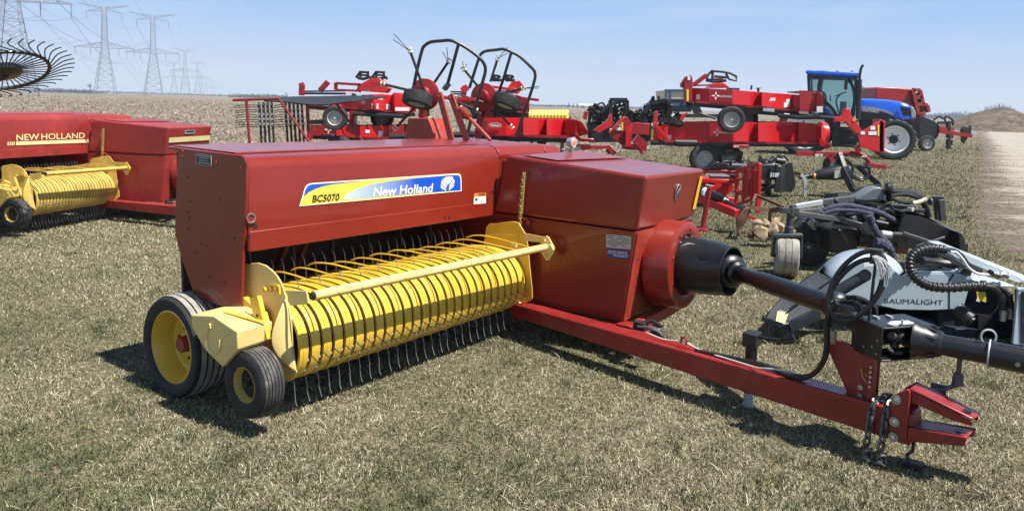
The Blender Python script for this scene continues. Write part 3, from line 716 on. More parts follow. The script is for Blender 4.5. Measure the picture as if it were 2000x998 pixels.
# windguard
WL, WR = bx(612, 578, .185), bx(1066, 483, .212)
mb = MB(); mb.tube([WL, WR], .0225, 18, m=0); mb.cyl(WL-V((0, .012, 0)), WL+V((0, .004, 0)), .016, n=14, m=1)
for k in range(12):
    p = WL.lerp(WR, .07+.078*k); mb.cyl(p+V((0, 0, .0)), p+V((.024, 0, .004)), .006, n=6, m=0)
wg = mb.build('windguard_tube', ['yellow_pale', 'sticker_black'], B)
NRD = 12
for k in range(NRD):
    p = WL.lerp(WR, .075+.077*k); j = rt.uniform(-.012, .012); d = rt.uniform(-.02, .03)
    mb = MB(); mb.tube(spl([p+V((-.005, 0, .012)), p+V((-.18, .004, .018+d*.3)), p+V((-.36, .01+j, .022+d*.5)), p+V((-.48, .015+j*2, .012+d*.5)), p+V((-.55, .02+j*2, -.012+d*.5))], 6), .0044, 7)
    mb.build('windguard_rod', 'yellow', wg, fix=False)
mb = MB(); mb.prism([by(558, 567, .20), by(598, 568, .20), by(602, 594, .20), by(566, 597, .20)], (0, .008, 0)); mb.build('tube_bracket', 'yellow_pale', wg, bevel=.002)
mb = MB(); fcx = WR+V((.0, .006, -.004))
mb.prism([fcx+V((-.005, 0, .075)), fcx+V((.012, 0, .07)), fcx+V((.055, 0, .012)), fcx+V((.055, 0, -.012)), fcx+V((.02, 0, -.078)), fcx+V((.0, 0, -.08)), fcx+V((-.045, 0, -.03)), fcx+V((-.045, 0, .03))], (0, .010, 0))
mb.cyl(fcx+V((-.01, -.002, .045)), fcx+V((-.01, -.014, .045)), .009, n=8); mb.cyl(fcx+V((.0, -.002, -.05)), fcx+V((.0, -.014, -.05)), .009, n=8); mb.cyl(fcx+V((0, .01, 0)), fcx+V((0, .03, 0)), .018, n=10)
mb.cyl(fcx+V((0.03, -.012, 0)), fcx+V((.034, .012, 0)), .026, n=16); mb.build('end_flange', 'yellow_pale', wg, bevel=.002)
mb = MB(); mb.prism([(.03, 2.003, .55), (.03, 2.003, .60), (.20, 2.003, .595), (.20, 2.003, .56)], (0, .006, 0)); mb.build('tube_bracket', 'yellow_pale', wg)
# lift strap with chain
mb = MB(); lt, lb = by(1025, 337, 2.05), by(1017, 445, 2.05)
mb.beam(lt, lt.lerp(lb, .75), .011, .008, up=(1, 0, 0), m=0)
chain(mb, [lt.lerp(lb, .02)+V((-.004, -.012, 0)), lt.lerp(lb, .55)+V((-.008, -.012, 0)), lt.lerp(lb, 1.0)+V((0, -.012, 0))], .030, .0042)
n0 = len(mb.m)
mb.tube([lb, by(1013, 478, 2.05)], .006, 6, m=0)
mb.build('lift_strap', ['brass_old', 'brass_old'], B, fix=False)
mb = MB(); p = by(1020, 425, 2.07); mb.beam(p+V((-.03, 0, .012)), p+V((.05, 0, -.012)), .03, .012); mb.beam(p+V((.05, 0, -.012)), p+V((.05, 0, -.04)), .03, .012); mb.build('strap_hook', 'baler_red_worn', B, bevel=.002)
# drive cover at the outer end
cv = [(-.417, .403), (-.235, .435), (-.052, .397), (-.053, .317), (-.168, .212), (-.303, .262), (-.406, .345)]
mb = MB(); mb.loft([[V((x, -.03, z)) for x, z in cv], [V((x-.02, .165, z+.0)) for x, z in cv]])
dc = mb.build('drive_cover', 'yellow_pale', B, bevel=.006)
mb = MB(); mb.tube([V((-.232+.052*math.cos(a), -.032, .322+.062*math.sin(a))) for a in np.linspace(1.9, 1.9+4.6, 26)], .007, 6); mb.cyl((-.255, -.03, .388), (-.255, -.04, .388), .008, n=8); mb.build('embossed_ring', 'yellow_pale', dc)
mb = MB(); mb.prism([(-.42, .168, .40), (-.30, .168, .47), (-.15, .168, .42), (-.1, .168, .30), (-.3, .168, .2)], (0, .03, 0)); mb.prism([(-.24, .02, .437), (-.06, .10, .405), (-.055, .12, .405), (-.235, .04, .437)], (0, 0, .006)); mb.build('cover_bracket', 'yellow', dc, bevel=.004)
# wheels
wheel(B, (-.715, .135, .168), (0, -1, 0), .258, .21, .178, 'yellow', 'rubber_dusty_side', hubmat='frame_red', tread='rubber_dusty', dish=-.12, hubr=.26, hubl=.55)
wheel(B, (-.05, .055, .150), (0, -1, 0), .152, .125, .078, 'yellow_old', 'rubber_dusty_side', name='gauge_wheel', hubmat='dark_steel', tread='rubber_mid', ribs=6, dish=.35, center='dark_steel')
wheel(B, (-.95, 3.12, .17), (0, 1, 0), .26, .22, .17, 'yellow', 'rubber', tread='rubber_dusty')
mb = MB(); mb.tube([(-.715, .20, .17), (-.76, .34, .20), (-.84, 2.2, .26)], .045, 10); mb.tube([(-.95, 3.05, .17), (-.95, 2.7, .25)], .04, 10)
mb.beam((-.05, .11, .15), (-.10, .14, .34), .03, .03); mb.build('axle', 'frame_red', B)
# knotter shield and tension levers standing on the chamber
KY = 2.30
mb = MB(); q = [by(*t, KY) for t in ((789, 276), (797, 231), (836, 231), (860, 240), (879, 276))]
q[3] = by(840, 240, KY); q[4] = by(852, 276, KY); mb.prism(q, (0, .22, 0)); mb.build('knotter_shield', 'baler_red_worn', B, bevel=.006)
for a, b, w_ in (((858, 182), (882, 274), .05), ((880, 185), (912, 275), .05)):
    mb = MB(); pa, pb = by(*a, 2.36 if a[0] < 870 else 2.30), by(*b, 2.36 if a[0] < 870 else 2.30)
    mb.beam(pa, pb, .018, w_, up=(1, 0, 0)); mb.cyl(pa+V((0, -.02, -.03)), pa+V((0, .03, -.03)), .013, n=10)
    for k in range(3): c_ = pa.lerp(pb, .3+.18*k); mb.cyl(c_+V((0, -.012, 0)), c_+V((0, -.008, 0)), .008, n=8)
    mb.build('tension_lever', 'baler_red_worn', B, bevel=.003)
mb = MB(); pa, pb = by(899, 212, 2.3), by(958, 274, 2.3); mb.tube([pa.lerp(pb, .25), pb], .013, 8)
d_ = (pb-pa); u1 = d_.orthogonal().normalized(); u2 = d_.normalized().cross(u1)
mb.tube([pa+d_*(.30*t/60)+(u1*math.cos(t*.75)+u2*math.sin(t*.75))*.022 for t in range(61)], .006, 5); mb.build('tension_spring', 'baler_red_worn', B, fix=False)
# work lamp at the far corner of the top
lp = bx(1119, 279, -.12)
mb = MB(); mb.cyl(lp+V((-.04, 0, 0)), lp+V((.006, 0, 0)), .030, .042, n=20, m=0); mb.cyl(lp+V((.006, 0, 0)), lp+V((.012, 0, 0)), .035, n=20, m=2); mb.cyl(lp+V((.012, 0, 0)), lp+V((.015, 0, 0)), .018, n=14, m=1); mb.beam(lp+V((-.02, 0, -.04)), lp+V((-.02, 0, -.10)), .02, .012, m=0); mb.beam(lp+V((-.06, -.05, -.05)), lp+V((-.02, 0, -.05)), .02, .012, m=0)
mb.build('work_lamp', ['galv', 'lamp_amber', 'lamp_lens'], B)
# --- side decal
DP = XF+.0035
def dp(cx_, cy_, d=0): p = bx(560+cx_/5.556, 330+cy_/5.556, DP); return V((DP+d, p.y, p.z))
def dpoly(name, pts, m_, d, parent): mb = MB(); mb.prism([dp(*p, d) for p in pts], (.0006, 0, 0)); return mb.build(name, m_, parent)
def arc(P, n=6): return [(p.x, p.z) for p in spl([(x, 0, z) for x, z in P], n)]
out = [(135, 407), (172, 290)]+arc([(186, 235), (205, 190), (245, 160), (300, 152)], 4)+[(1000, 105), (1790, 52)]+arc([(1855, 50), (1883, 60), (1893, 90), (1896, 130)], 4)+[(1898, 242)]
dec = dpoly('side_decal', out, 'decal_cream', 0, B)
inn = [(148, 395), (185, 288)]+arc([(196, 240), (215, 200), (248, 172), (300, 164)], 4)+[(1000, 117), (1790, 64)]+arc([(1845, 62), (1868, 72), (1880, 95), (1884, 130)], 4)+[(1886, 231)]
dpoly('yellow_field', inn, 'decal_yellow', .0007, dec)
sw = [(180, 303), (185, 288)]+arc([(196, 240), (215, 200), (248, 172), (300, 166)], 4)+[(700, 139), (860, 130)]+arc([(640, 152), (470, 172), (340, 205), (240, 250)], 4)[::1]
dpoly('blue_swoosh', sw, 'decal_blue', .0014, dec)
m_, nt, b_ = mat_new('decal_fade'); tcn = N(nt, 'ShaderNodeTexCoord'); spx = N(nt, 'ShaderNodeSeparateXYZ'); nt.links.new(tcn.outputs['Object'], spx.inputs[0])
rmp = N(nt, 'ShaderNodeMapRange'); rmp.inputs[1].default_value = dp(600, 300).y; rmp.inputs[2].default_value = dp(1400, 300).y; nt.links.new(spx.outputs['Y'], rmp.inputs[0])
mxn = N(nt, 'ShaderNodeMix', data_type='RGBA'); mxn.inputs[6].default_value = (.55, .65, .85, 1); mxn.inputs[7].default_value = (.010, .085, .58, 1); nt.links.new(rmp.outputs[0], mxn.inputs[0]); nt.links.new(mxn.outputs[2], b_.inputs['Base Color']); b_.inputs['Roughness'].default_value = .3; MATS['decal_fade'] = m_
bl = arc([(608, 335), (640, 290), (700, 245), (790, 205), (900, 172), (1050, 145), (1300, 112), (1600, 84), (1800, 68)], 4)+arc([(1845, 66), (1868, 76), (1880, 98), (1884, 130)], 4)[1:]+[(1886, 231), (1300, 275)]
dpoly('blue_field', bl, 'decal_fade', .0014, dec)
yv = V((0, 1, 0)); zv = V((0, 0, 1))
def dtext(nm, s, x0, x1, yb, yt, m_, bold, shear, sx=0):
    a, b = dp(x0, yb[0]), dp(x1, yb[1]); h_ = (dp(x0, yt)-a).z
    lettering(nm, s, m_, dec, a+V((.0030, 0, 0)), b-a, (0, 0, 1), height=h_, width=(b-a).length, bold=bold, shear=shear)
dtext('decal_text', 'BC5070', 272, 566, (364, 342), 286, 'sticker_black', .018, .12)
dtext('decal_text', 'New Holland', 932, 1582, (304, 252), 200, 'decal_white', .016, .10)
# leaf emblem: two mirrored fans of petals
def petal(pts): dpoly('leaf_emblem', pts, 'decal_white', .0022, dec)
cx_, by_ = 1742, 242
petal([(1738, 175), (1690, 112), (1712, 95), (1742, 84), (1748, 88), (1746, 172)])
petal([(1752, 170), (1752, 86), (1782, 82), (1804, 92), (1800, 108)])
petal([(1728, 205), (1672, 160), (1676, 135), (1688, 118), (1734, 182)])
petal([(1758, 198), (1764, 176), (1808, 108), (1818, 130), (1816, 152)])
petal([(1722, 240), (1668, 205), (1669, 168), (1726, 215)])
petal([(1758, 236), (1756, 208), (1814, 160), (1808, 190)])
# warning label
wl = [bx(*t, DP) for t in ((926, 378), (949, 377), (949, 397), (925, 399))]
mb = MB(); mb.prism(wl, (.0008, 0, 0)); wlb = mb.build('warning_label', 'sticker_white', B)
mb = MB(); mb.prism([p+V((.0009, 0, 0)) for p in (wl[0], wl[1], wl[1].lerp(wl[2], .30), wl[0].lerp(wl[3], .30))], (.0008, 0, 0), m=0)
mb.prism([wl[0].lerp(wl[1], .06).lerp(wl[3].lerp(wl[2], .06), .5)+V((.0009, 0, 0)), wl[0].lerp(wl[1], .34).lerp(wl[3].lerp(wl[2], .34), .45)+V((.0009, 0, 0)), wl[0].lerp(wl[1], .2).lerp(wl[3].lerp(wl[2], .2), .8)+V((.0009, 0, 0))], (.0008, 0, 0), m=1); mb.build('label_print', ['sticker_orange', 'sticker_black'], wlb)
q = [wl[0].lerp(wl[3], .33).lerp(wl[1].lerp(wl[2], .33), .4), wl[0].lerp(wl[3], .33).lerp(wl[1].lerp(wl[2], .33), .97), wl[2], wl[3].lerp(wl[2], .4)]
scribbles('label_lines', q, 5, 'sticker_grey', wlb, 2, n=(1, 0, 0), d=.0014, gap=.35)
lettering('label_text', 'WARNING', 'sticker_black', wlb, wl[0].lerp(wl[1], .30).lerp(wl[3].lerp(wl[2], .30), .26)+V((.002, 0, 0)), (0, 1, 0), (0, 0, 1), width=(wl[1]-wl[0]).length*.62, height=.014, bold=.02)
# the loose white cord lying along the tongue
mb = MB(); c0 = [tg((V((.98, 1.80, 0))-TA).dot(tdir), .06, .178), tg((V((1.10, 1.78, 0))-TA).dot(tdir), .055, .170), tg(s1, .055, .186), tg(s1+.12, .05, .168), tg(s1+.38, .02, .172), tg(s1+.45, .0, .178), tg(s1+.52, -.03, .20), tg(s1+.62, -.06, .225), tg(s1+.68, -.08, .24)]
mb.tube(spl(c0, 6), .0042, 6); crd = mb.build('cord', 'rope', None, fix=False); crd.matrix_basis = baler.matrix_basis.copy()
tag(crd, 'thin pale cord lying along the red tongue of the front baler', 'cord')

# white twine hanging from the hose post
mb = MB(); rr = random.Random(17)
for k in range(20):
    x0 = 1703+rr.uniform(0, 9); x1 = x0+rr.uniform(2, 34); yb_ = 528+rr.uniform(0, 34)+(0 if x1 > 1722 else -8); yv_ = 1.63-rr.uniform(0, .05)
    mb.tube(spl([by(x0, 498+rr.uniform(0, 4), yv_), by(x0+(x1-x0)*.55, 506+rr.uniform(0, 5), yv_), by(x1, 522+rr.uniform(0, 6), yv_), by(x1+rr.uniform(-4, 2), yb_, yv_)], 4), .0017, 4)
o_ = mb.build('twine_bundle', 'string_white', None, fix=False); o_.matrix_basis = baler.matrix_basis.copy(); tag(o_, 'bundle of white twine hanging from the black hose post', 'twine')
# ------------------------------------------------------------------ camera, sun, sky
cam = bpy.data.cameras.new('camera'); co = bpy.data.objects.new('camera', cam); col.objects.link(co)
cam.sensor_width = 36; cam.lens = F/2000*36; cam.shift_y = -(499-CY)/2000; cam.clip_start = .05; cam.clip_end = 20000
mw = Matrix.Identity(4)
for i in range(3): mw[i][0] = _r[i]; mw[i][1] = _u[i]; mw[i][2] = -_d[i]; mw[i][3] = _C[i]
co.matrix_world = mw; scene.camera = co
sv = (BX*.56+BY*.06+V((0, 0, 1))).normalized()
sun = bpy.data.lights.new('sun', 'SUN'); sun.energy = 5.0; sun.angle = rad(.5); sun.color = (1, .965, .91)
so = bpy.data.objects.new('sun', sun); col.objects.link(so); so.rotation_euler = sv.to_track_quat('Z', 'Y').to_euler()
w = bpy.data.worlds.new('World'); scene.world = w; w.use_nodes = True; nt = w.node_tree
bg = nt.nodes['Background']; sky = nt.nodes.new('ShaderNodeTexSky'); sky.sky_type = 'NISHITA'; sky.sun_disc = False
sky.sun_elevation = math.asin(sv.z); sky.sun_rotation = math.atan2(sv.x, sv.y); sky.air_density = 1.0; sky.dust_density = .15; sky.ozone_density = 1.5; sky.altitude = 200
tcw = nt.nodes.new('ShaderNodeTexCoord'); mp = nt.nodes.new('ShaderNodeMapping'); mp.inputs['Scale'].default_value = (1.0, 1.0, 6.5); mp.inputs['Rotation'].default_value = (0, .12, .3)
nz = nt.nodes.new('ShaderNodeTexNoise'); nz.inputs['Scale'].default_value = 2.4; nz.inputs['Detail'].default_value = 7; nz.inputs['Roughness'].default_value = .55; nz.inputs['Distortion'].default_value = .6
nt.links.new(tcw.outputs['Generated'], mp.inputs[0]); nt.links.new(mp.outputs[0], nz.inputs['Vector'])
mr = nt.nodes.new('ShaderNodeMapRange'); mr.inputs[1].default_value = .50; mr.inputs[2].default_value = .78; mr.inputs[4].default_value = .5; nt.links.new(nz.outputs['Fac'], mr.inputs[0])
# thin moist veil over the lower sky: pale at the horizon, clear blue higher up, faint wisps of cirrus
sep = nt.nodes.new('ShaderNodeSeparateXYZ'); nt.links.new(tcw.outputs['Generated'], sep.inputs[0])
def mrange(a, b, c, d):
    n = nt.nodes.new('ShaderNodeMapRange'); n.interpolation_type = 'SMOOTHSTEP'
    for i, v in enumerate((a, b, c, d)): n.inputs[i+1].default_value = v
    nt.links.new(sep.outputs['Z'], n.inputs[0]); return n
hv = mrange(-.02, .14, 0, 1); cover = mrange(.30, .75, .92, .05); lowc = mrange(.22, .55, 1, .1)
vm = nt.nodes.new('ShaderNodeMix'); vm.data_type = 'RGBA'; vm.inputs[6].default_value = (7.3, 8.5, 10.4, 1); vm.inputs[7].default_value = (3.7, 6.4, 10.4, 1); nt.links.new(hv.outputs[0], vm.inputs[0])
ml = nt.nodes.new('ShaderNodeMath'); ml.operation = 'MULTIPLY'; nt.links.new(mr.outputs[0], ml.inputs[0]); nt.links.new(lowc.outputs[0], ml.inputs[1])
cm = nt.nodes.new('ShaderNodeMix'); cm.data_type = 'RGBA'; cm.inputs[7].default_value = (8.2, 9.2, 10.6, 1); nt.links.new(ml.outputs[0], cm.inputs[0]); nt.links.new(vm.outputs[2], cm.inputs[6])
mx = nt.nodes.new('ShaderNodeMix'); mx.data_type = 'RGBA'; nt.links.new(cm.outputs[2], mx.inputs[7])
nt.links.new(cover.outputs[0], mx.inputs[0]); nt.links.new(sky.outputs[0], mx.inputs[6]); nt.links.new(mx.outputs[2], bg.inputs['Color']); bg.inputs['Strength'].default_value = .05
scene.view_settings.view_transform = 'Standard'; scene.view_settings.look = 'None'; scene.view_settings.exposure = 0.85; scene.view_settings.gamma = 1
scene.cycles.max_bounces = 6; scene.cycles.transparent_max_bounces = 8
try: scene.cycles.use_denoising = True
except Exception: pass

# ------------------------------------------------------------------ ground
def vnoise(x, y, s, seed):
    r = np.random.RandomState(seed); out = 0
    for k in range(7):
        a = r.uniform(0, 6.28); f = s*r.uniform(.6, 1.7); out = out+np.sin((x*math.cos(a)+y*math.sin(a))*f+r.uniform(0, 6.28))*r.uniform(.5, 1)
    return out/4.2
def sheet(name, X, Y, Z, mat_, kind='structure'):
    ny, nx = X.shape; vs = np.stack([X, Y, Z], -1).reshape(-1, 3)
    idx = np.arange(nx*ny).reshape(ny, nx); q = np.stack([idx[:-1, :-1], idx[:-1, 1:], idx[1:, 1:], idx[1:, :-1]], -1).reshape(-1, 4)
    me = bpy.data.meshes.new(name); me.from_pydata(vs.tolist(), [], q.tolist()); me.materials.append(M[mat_])
    me.polygons.foreach_set('use_smooth', [True]*len(me.polygons)); o = bpy.data.objects.new(name, me); col.objects.link(o); o['kind'] = kind; return o
def ground_mat(name, cols, scales, bump=.5, fine=60):
    m, nt, b = mat_new(name); tc = N(nt, 'ShaderNodeTexCoord'); last = None
    for i, (c, s, lo, hi) in enumerate(cols):
        if i == 0: last = c4(c); continue
        n = N(nt, 'ShaderNodeTexNoise'); n.inputs['Scale'].default_value = s; n.inputs['Detail'].default_value = 7; n.inputs['Roughness'].default_value = .68; nt.links.new(tc.outputs['Object'], n.inputs['Vector'])
        r = N(nt, 'ShaderNodeMapRange'); r.inputs[1].default_value = lo; r.inputs[2].default_value = hi; nt.links.new(n.outputs['Fac'], r.inputs[0])
        mxx = N(nt, 'ShaderNodeMix', data_type='RGBA'); mxx.inputs[7].default_value = c4(c); nt.links.new(r.outputs[0], mxx.inputs[0])
        if isinstance(last, tuple): mxx.inputs[6].default_value = last
        else: nt.links.new(last, mxx.inputs[6])
        last = mxx.outputs[2]
    nt.links.new(last, b.inputs['Base Color']); b.inputs['Roughness'].default_value = 1; b.inputs['Specular IOR Level'].default_value = .1
    n3 = N(nt, 'ShaderNodeTexNoise'); n3.inputs['Scale'].default_value = fine; n3.inputs['Detail'].default_value = 6; nt.links.new(tc.outputs['Object'], n3.inputs['Vector'])
    bp = N(nt, 'ShaderNodeBump'); bp.inputs['Strength'].default_value = bump; bp.inputs['Distance'].default_value = .03; nt.links.new(n3.outputs['Fac'], bp.inputs['Height']); nt.links.new(bp.outputs[0], b.inputs['Normal'])
    MATS[name] = m
ground_mat('turf', [((.10, .085, .05), 0, 0, 0), ((.055, .065, .025), 1.3, .45, .65), ((.24, .205, .13), 34, .45, .62), ((.045, .05, .022), 21, .52, .70), ((.36, .31, .21), 90, .52, .66), ((.11, .085, .06), .9, .62, .74)], 0, .8, 70)
ground_mat('field_soil', [((.155, .125, .092), 0, 0, 0), ((.235, .195, .145), .35, .40, .6), ((.10, .08, .06), 1.6, .50, .66), ((.33, .285, .22), 6, .5, .66), ((.16, .13, .10), .03, .45, .6)], 0, .6, 9)
ground_mat('gravel', [((.37, .335, .29), 0, 0, 0), ((.22, .185, .15), .8, .5, .7), ((.48, .45, .405), 25, .5, .62), ((.25, .21, .17), 40, .58, .68)], 0, .6, 50)
ground_mat('verge_soil', [((.155, .12, .098), 0, 0, 0), ((.10, .075, .062), 1.3, .45, .6), ((.10, .105, .05), 3, .50, .60), ((.30, .255, .205), 14, .52, .64), ((.36, .325, .275), 1.0, .60, .72)], 0, .7, 30)
ground_mat('mound_soil', [((.105, .083, .065), 0, 0, 0), ((.16, .132, .10), .5, .42, .6), ((.065, .05, .04), 1.4, .50, .62), ((.22, .185, .135), 3, .58, .7)], 0, 1.0, 7)
gx = np.concatenate([np.linspace(-9000, -60, 14), np.linspace(-50, -14, 10), np.linspace(-13, 14, 136), np.linspace(16, 60, 12), np.linspace(80, 9000, 12)])
gyv = np.concatenate([[-40, -15], np.linspace(-4, 16, 100), np.linspace(17, 60, 22), np.linspace(75, 400, 10), [800, 1600, 3000, 6000, 12000]])
X_, Y_ = np.meshgrid(gx, gyv); sheet('ground', X_, Y_, gh(X_, Y_), 'turf')
# stubble field: everything beyond a ragged line
bl_ = np.array([(-9000, 9), (-60, 8.5), (-14, 10.5), (-9, 11), (-5, 14.5), (0, 18.5), (4, 26), (12, 44), (30, 66), (60, 90), (9000, 140)])
def field_edge(x): return np.interp(x, bl_[:, 0], bl_[:, 1])
fx = np.unique(np.concatenate([np.linspace(-60, 60, 401), np.linspace(-9000, 9000, 41)]))
ed = field_edge(fx)+.5*vnoise(fx, fx*0, 1.6, 3)+.35*vnoise(fx, fx*0, 5, 4)
t_ = np.concatenate([[0], np.geomspace(.002, 1, 24)])
sheet('stubble_field', np.repeat(fx[None], len(t_), 0), ed[None]+(11900-ed[None])*t_[:, None], np.full((len(t_), len(fx)), .018), 'field_soil')
# gravel road along the right with a bare verge
def road_l(y): return np.interp(y, [0, 3, 6, 9.97, 13.6, 19.3, 33.6, 58, 130], [4.6, 5.0, 5.6, 6.9, 9.0, 12.4, 21.2, 35.8, 79])
ry = np.concatenate([np.linspace(1, 60, 240), np.linspace(62, 130, 30)])
l_ = road_l(ry)-1.3; nx = 60; tt = np.linspace(0, 7.6, nx)[None]; Xr = l_[:, None]+tt; Yr = np.repeat(ry[:, None], nx, 1)
m_, nt_, b_ = mat_new('road_surface'); MATS['road_surface'] = m_
sheet('gravel_road', Xr, Yr, gh(Xr, Yr)*(1-smooth(tt/1.2))+np.maximum(gh(Xr, Yr), 0)*smooth(tt/1.2)-.012+.030*smooth(tt/.9), 'road_surface')
me_ = bpy.data.objects['gravel_road'].data; at_ = me_.attributes.new('across', 'FLOAT', 'POINT'); at_.data.foreach_set('value', np.repeat(tt, len(ry), 0).ravel().astype(np.float32))
def rn(sc, det=6, map_=None, rough=.65):
    n = N(nt_, 'ShaderNodeTexNoise'); n.inputs['Scale'].default_value = sc; n.inputs['Detail'].default_value = det; n.inputs['Roughness'].default_value = rough
    tc = N(nt_, 'ShaderNodeTexCoord')
    if map_: mp_ = N(nt_, 'ShaderNodeMapping'); mp_.inputs['Scale'].default_value = map_; nt_.links.new(tc.outputs['Object'], mp_.inputs[0]); nt_.links.new(mp_.outputs[0], n.inputs['Vector'])
    else: nt_.links.new(tc.outputs['Object'], n.inputs['Vector'])
    return n
def rmath(op, a, b):
    n = N(nt_, 'ShaderNodeMath', operation=op)
    for i, v in enumerate((a, b)):
        if isinstance(v, (int, float)): n.inputs[i].default_value = v
        else: nt_.links.new(v, n.inputs[i])
    return n.outputs[0]
def rr_(v, lo, hi): n = N(nt_, 'ShaderNodeMapRange'); n.interpolation_type = 'SMOOTHSTEP'; n.inputs[1].default_value = lo; n.inputs[2].default_value = hi; nt_.links.new(v, n.inputs[0]); return n.outputs[0]
def rmix(f, a, b):
    n = N(nt_, 'ShaderNodeMix', data_type='RGBA'); nt_.links.new(f, n.inputs[0])
    for i, v in ((6, a), (7, b)):
        if isinstance(v, tuple): n.inputs[i].default_value = c4(v)
        else: nt_.links.new(v, n.inputs[i])
    return n.outputs[2]
ac = N(nt_, 'ShaderNodeAttribute'); ac.attribute_name = 'across'
soil = rmix(rr_(rn(1.3).outputs[0], .42, .6), (.165, .128, .104), (.10, .077, .063)); soil = rmix(rr_(rn(14).outputs[0], .52, .66), soil, (.30, .26, .21)); soil = rmix(rr_(rn(3).outputs[0], .52, .62), soil, (.095, .10, .05))
grav = rmix(rr_(rn(.8).outputs[0], .45, .68), (.315, .282, .238), (.215, .182, .148)); grav = rmix(rr_(rn(26).outputs[0], .5, .62), grav, (.43, .40, .35)); grav = rmix(rr_(rn(42).outputs[0], .58, .68), grav, (.19, .16, .135))
turf_ = rmix(rr_(rn(34).outputs[0], .45, .62), (.085, .078, .042), (.23, .20, .13)); soil = rmix(rr_(rmath('ADD', ac.outputs['Fac'], rmath('MULTIPLY', rmath('SUBTRACT', rn(2.2).outputs[0], .5), 2.2)), .35, .95), turf_, soil)
e1 = rmath('MULTIPLY', rmath('SUBTRACT', rn(.7, 7, (.7, 1.3, 1)).outputs[0], .5), 4.2); e2 = rmath('MULTIPLY', rmath('SUBTRACT', rn(5, 6, (.6, 1.6, 1)).outputs[0], .5), 2.4)
nt_.links.new(rmix(rr_(rmath('ADD', rmath('ADD', ac.outputs['Fac'], e1), e2), 1.0, 1.9), soil, grav), b_.inputs['Base Color']); b_.inputs['Roughness'].default_value = 1; b_.inputs['Specular IOR Level'].default_value = .1
bp_ = N(nt_, 'ShaderNodeBump'); bp_.inputs['Strength'].default_value = .7; bp_.inputs['Distance'].default_value = .03; nt_.links.new(rn(38).outputs[0], bp_.inputs['Height']); nt_.links.new(bp_.outputs[0], b_.inputs['Normal'])
# dirt track running across behind the tractor
# ------------------------------------------------------------------ grass blades and corn residue, as loose leaves
def leaf_mat(name, stops, rough=.8, trans=.25):
    m, nt, b = mat_new(name); a = N(nt, 'ShaderNodeAttribute'); a.attribute_name = 'tint'; cr = N(nt, 'ShaderNodeValToRGB'); el = cr.color_ramp.elements
    el[0].position, el[0].color = stops[0][0], c4(stops[0][1]); el[1].position, el[1].color = stops[-1][0], c4(stops[-1][1])
    for p, c in stops[1:-1]: e = el.new(p); e.color = c4(c)
    nt.links.new(a.outputs['Fac'], cr.inputs[0]); nt.links.new(cr.outputs[0], b.inputs['Base Color']); b.inputs['Roughness'].default_value = rough; b.inputs['Specular IOR Level'].default_value = .25
    MATS[name] = m
leaf_mat('grass_blade', [(0, (.028, .048, .018)), (.25, (.098, .112, .044)), (.42, (.225, .225, .115)), (.46, (.12, .10, .07)), (.62, (.30, .262, .165)), (.82, (.50, .445, .30)), (1, (.68, .62, .46))])
leaf_mat('corn_residue', [(0, (.10, .078, .055)), (.35, (.17, .135, .092)), (.7, (.32, .265, .185)), (1, (.52, .46, .35))])
def blades(name, x, y, z, hgt, wid, lean, tint, m_, flat=False):
    n = len(x); a = NR.uniform(0, 2*np.pi, n); la = NR.uniform(0, 2*np.pi, n)
    dx, dy = np.cos(a)*wid/2, np.sin(a)*wid/2; lx, ly = np.cos(la)*lean*hgt, np.sin(la)*lean*hgt; hz_ = hgt*np.sqrt(np.clip(1-np.minimum(lean, .98)**2, .02, 1))
    P = np.zeros((n, 5, 3))
    P[:, 0] = np.stack([x-dx, y-dy, z-.003], -1); P[:, 1] = np.stack([x+dx, y+dy, z-.003], -1)
    mxx, myy, mz = x+lx*.4, y+ly*.4, z+hz_*.62
    P[:, 2] = np.stack([mxx+dx*.8, myy+dy*.8, mz], -1); P[:, 3] = np.stack([mxx-dx*.8, myy-dy*.8, mz], -1); P[:, 4] = np.stack([x+lx, y+ly, z+hz_], -1)
    me = bpy.data.meshes.new(name); me.vertices.add(n*5); me.vertices.foreach_set('co', P.ravel())
    base = (np.arange(n)*5)[:, None]; li = np.concatenate([base+np.array([[0, 1, 2, 3]]), base+np.array([[3, 2, 4]])], 1).ravel()
    me.loops.add(len(li)); me.loops.foreach_set('vertex_index', li.astype(np.int32))
    st = (np.arange(n)*7)[:, None]+np.array([[0, 4]]); me.polygons.add(n*2); me.polygons.foreach_set('loop_start', st.ravel().astype(np.int32))
    me.update(calc_edges=True); at_ = me.attributes.new('tint', 'FLOAT', 'POINT'); at_.data.foreach_set('value', np.repeat(tint, 5).astype(np.float32))
    me.materials.append(M[m_]); o = bpy.data.objects.new(name, me); col.objects.link(o); o['kind'] = 'stuff'; return o
NBL = 1400000
yy = 1/NR.uniform(1/46, 1/1.7, NBL); yy = np.where(NR.rand(NBL) < .12, 1/NR.uniform(1/60, 1/8, NBL), yy)
xx = NR.uniform(-1, 1, NBL)*(.80*yy+2.4)
ed_ = (road_l(yy)-xx)-.5*vnoise(xx, yy, 2.2, 12)-.3*vnoise(xx, yy, 6, 13)
keep = (yy < field_edge(xx)+.3*vnoise(xx, yy, 3, 9)+NR.uniform(-.5, .6, NBL)) & (ed_+NR.uniform(-1.2, 1.3, NBL) > .30)
clump = .8*vnoise(xx, yy, 24, 41)+.8*vnoise(xx, yy, 55, 43)
keep &= (clump+NR.uniform(-1.1, 1.1, NBL) > -.75)
bare = vnoise(xx, yy, 1.5, 71)+.7*vnoise(xx, yy, 4.5, 72)
keep &= (bare+NR.uniform(-.35, .35, NBL) < .95) | (NR.rand(NBL) < .22)
xx, yy, clump = xx[keep], yy[keep], clump[keep]; n_ = len(xx)
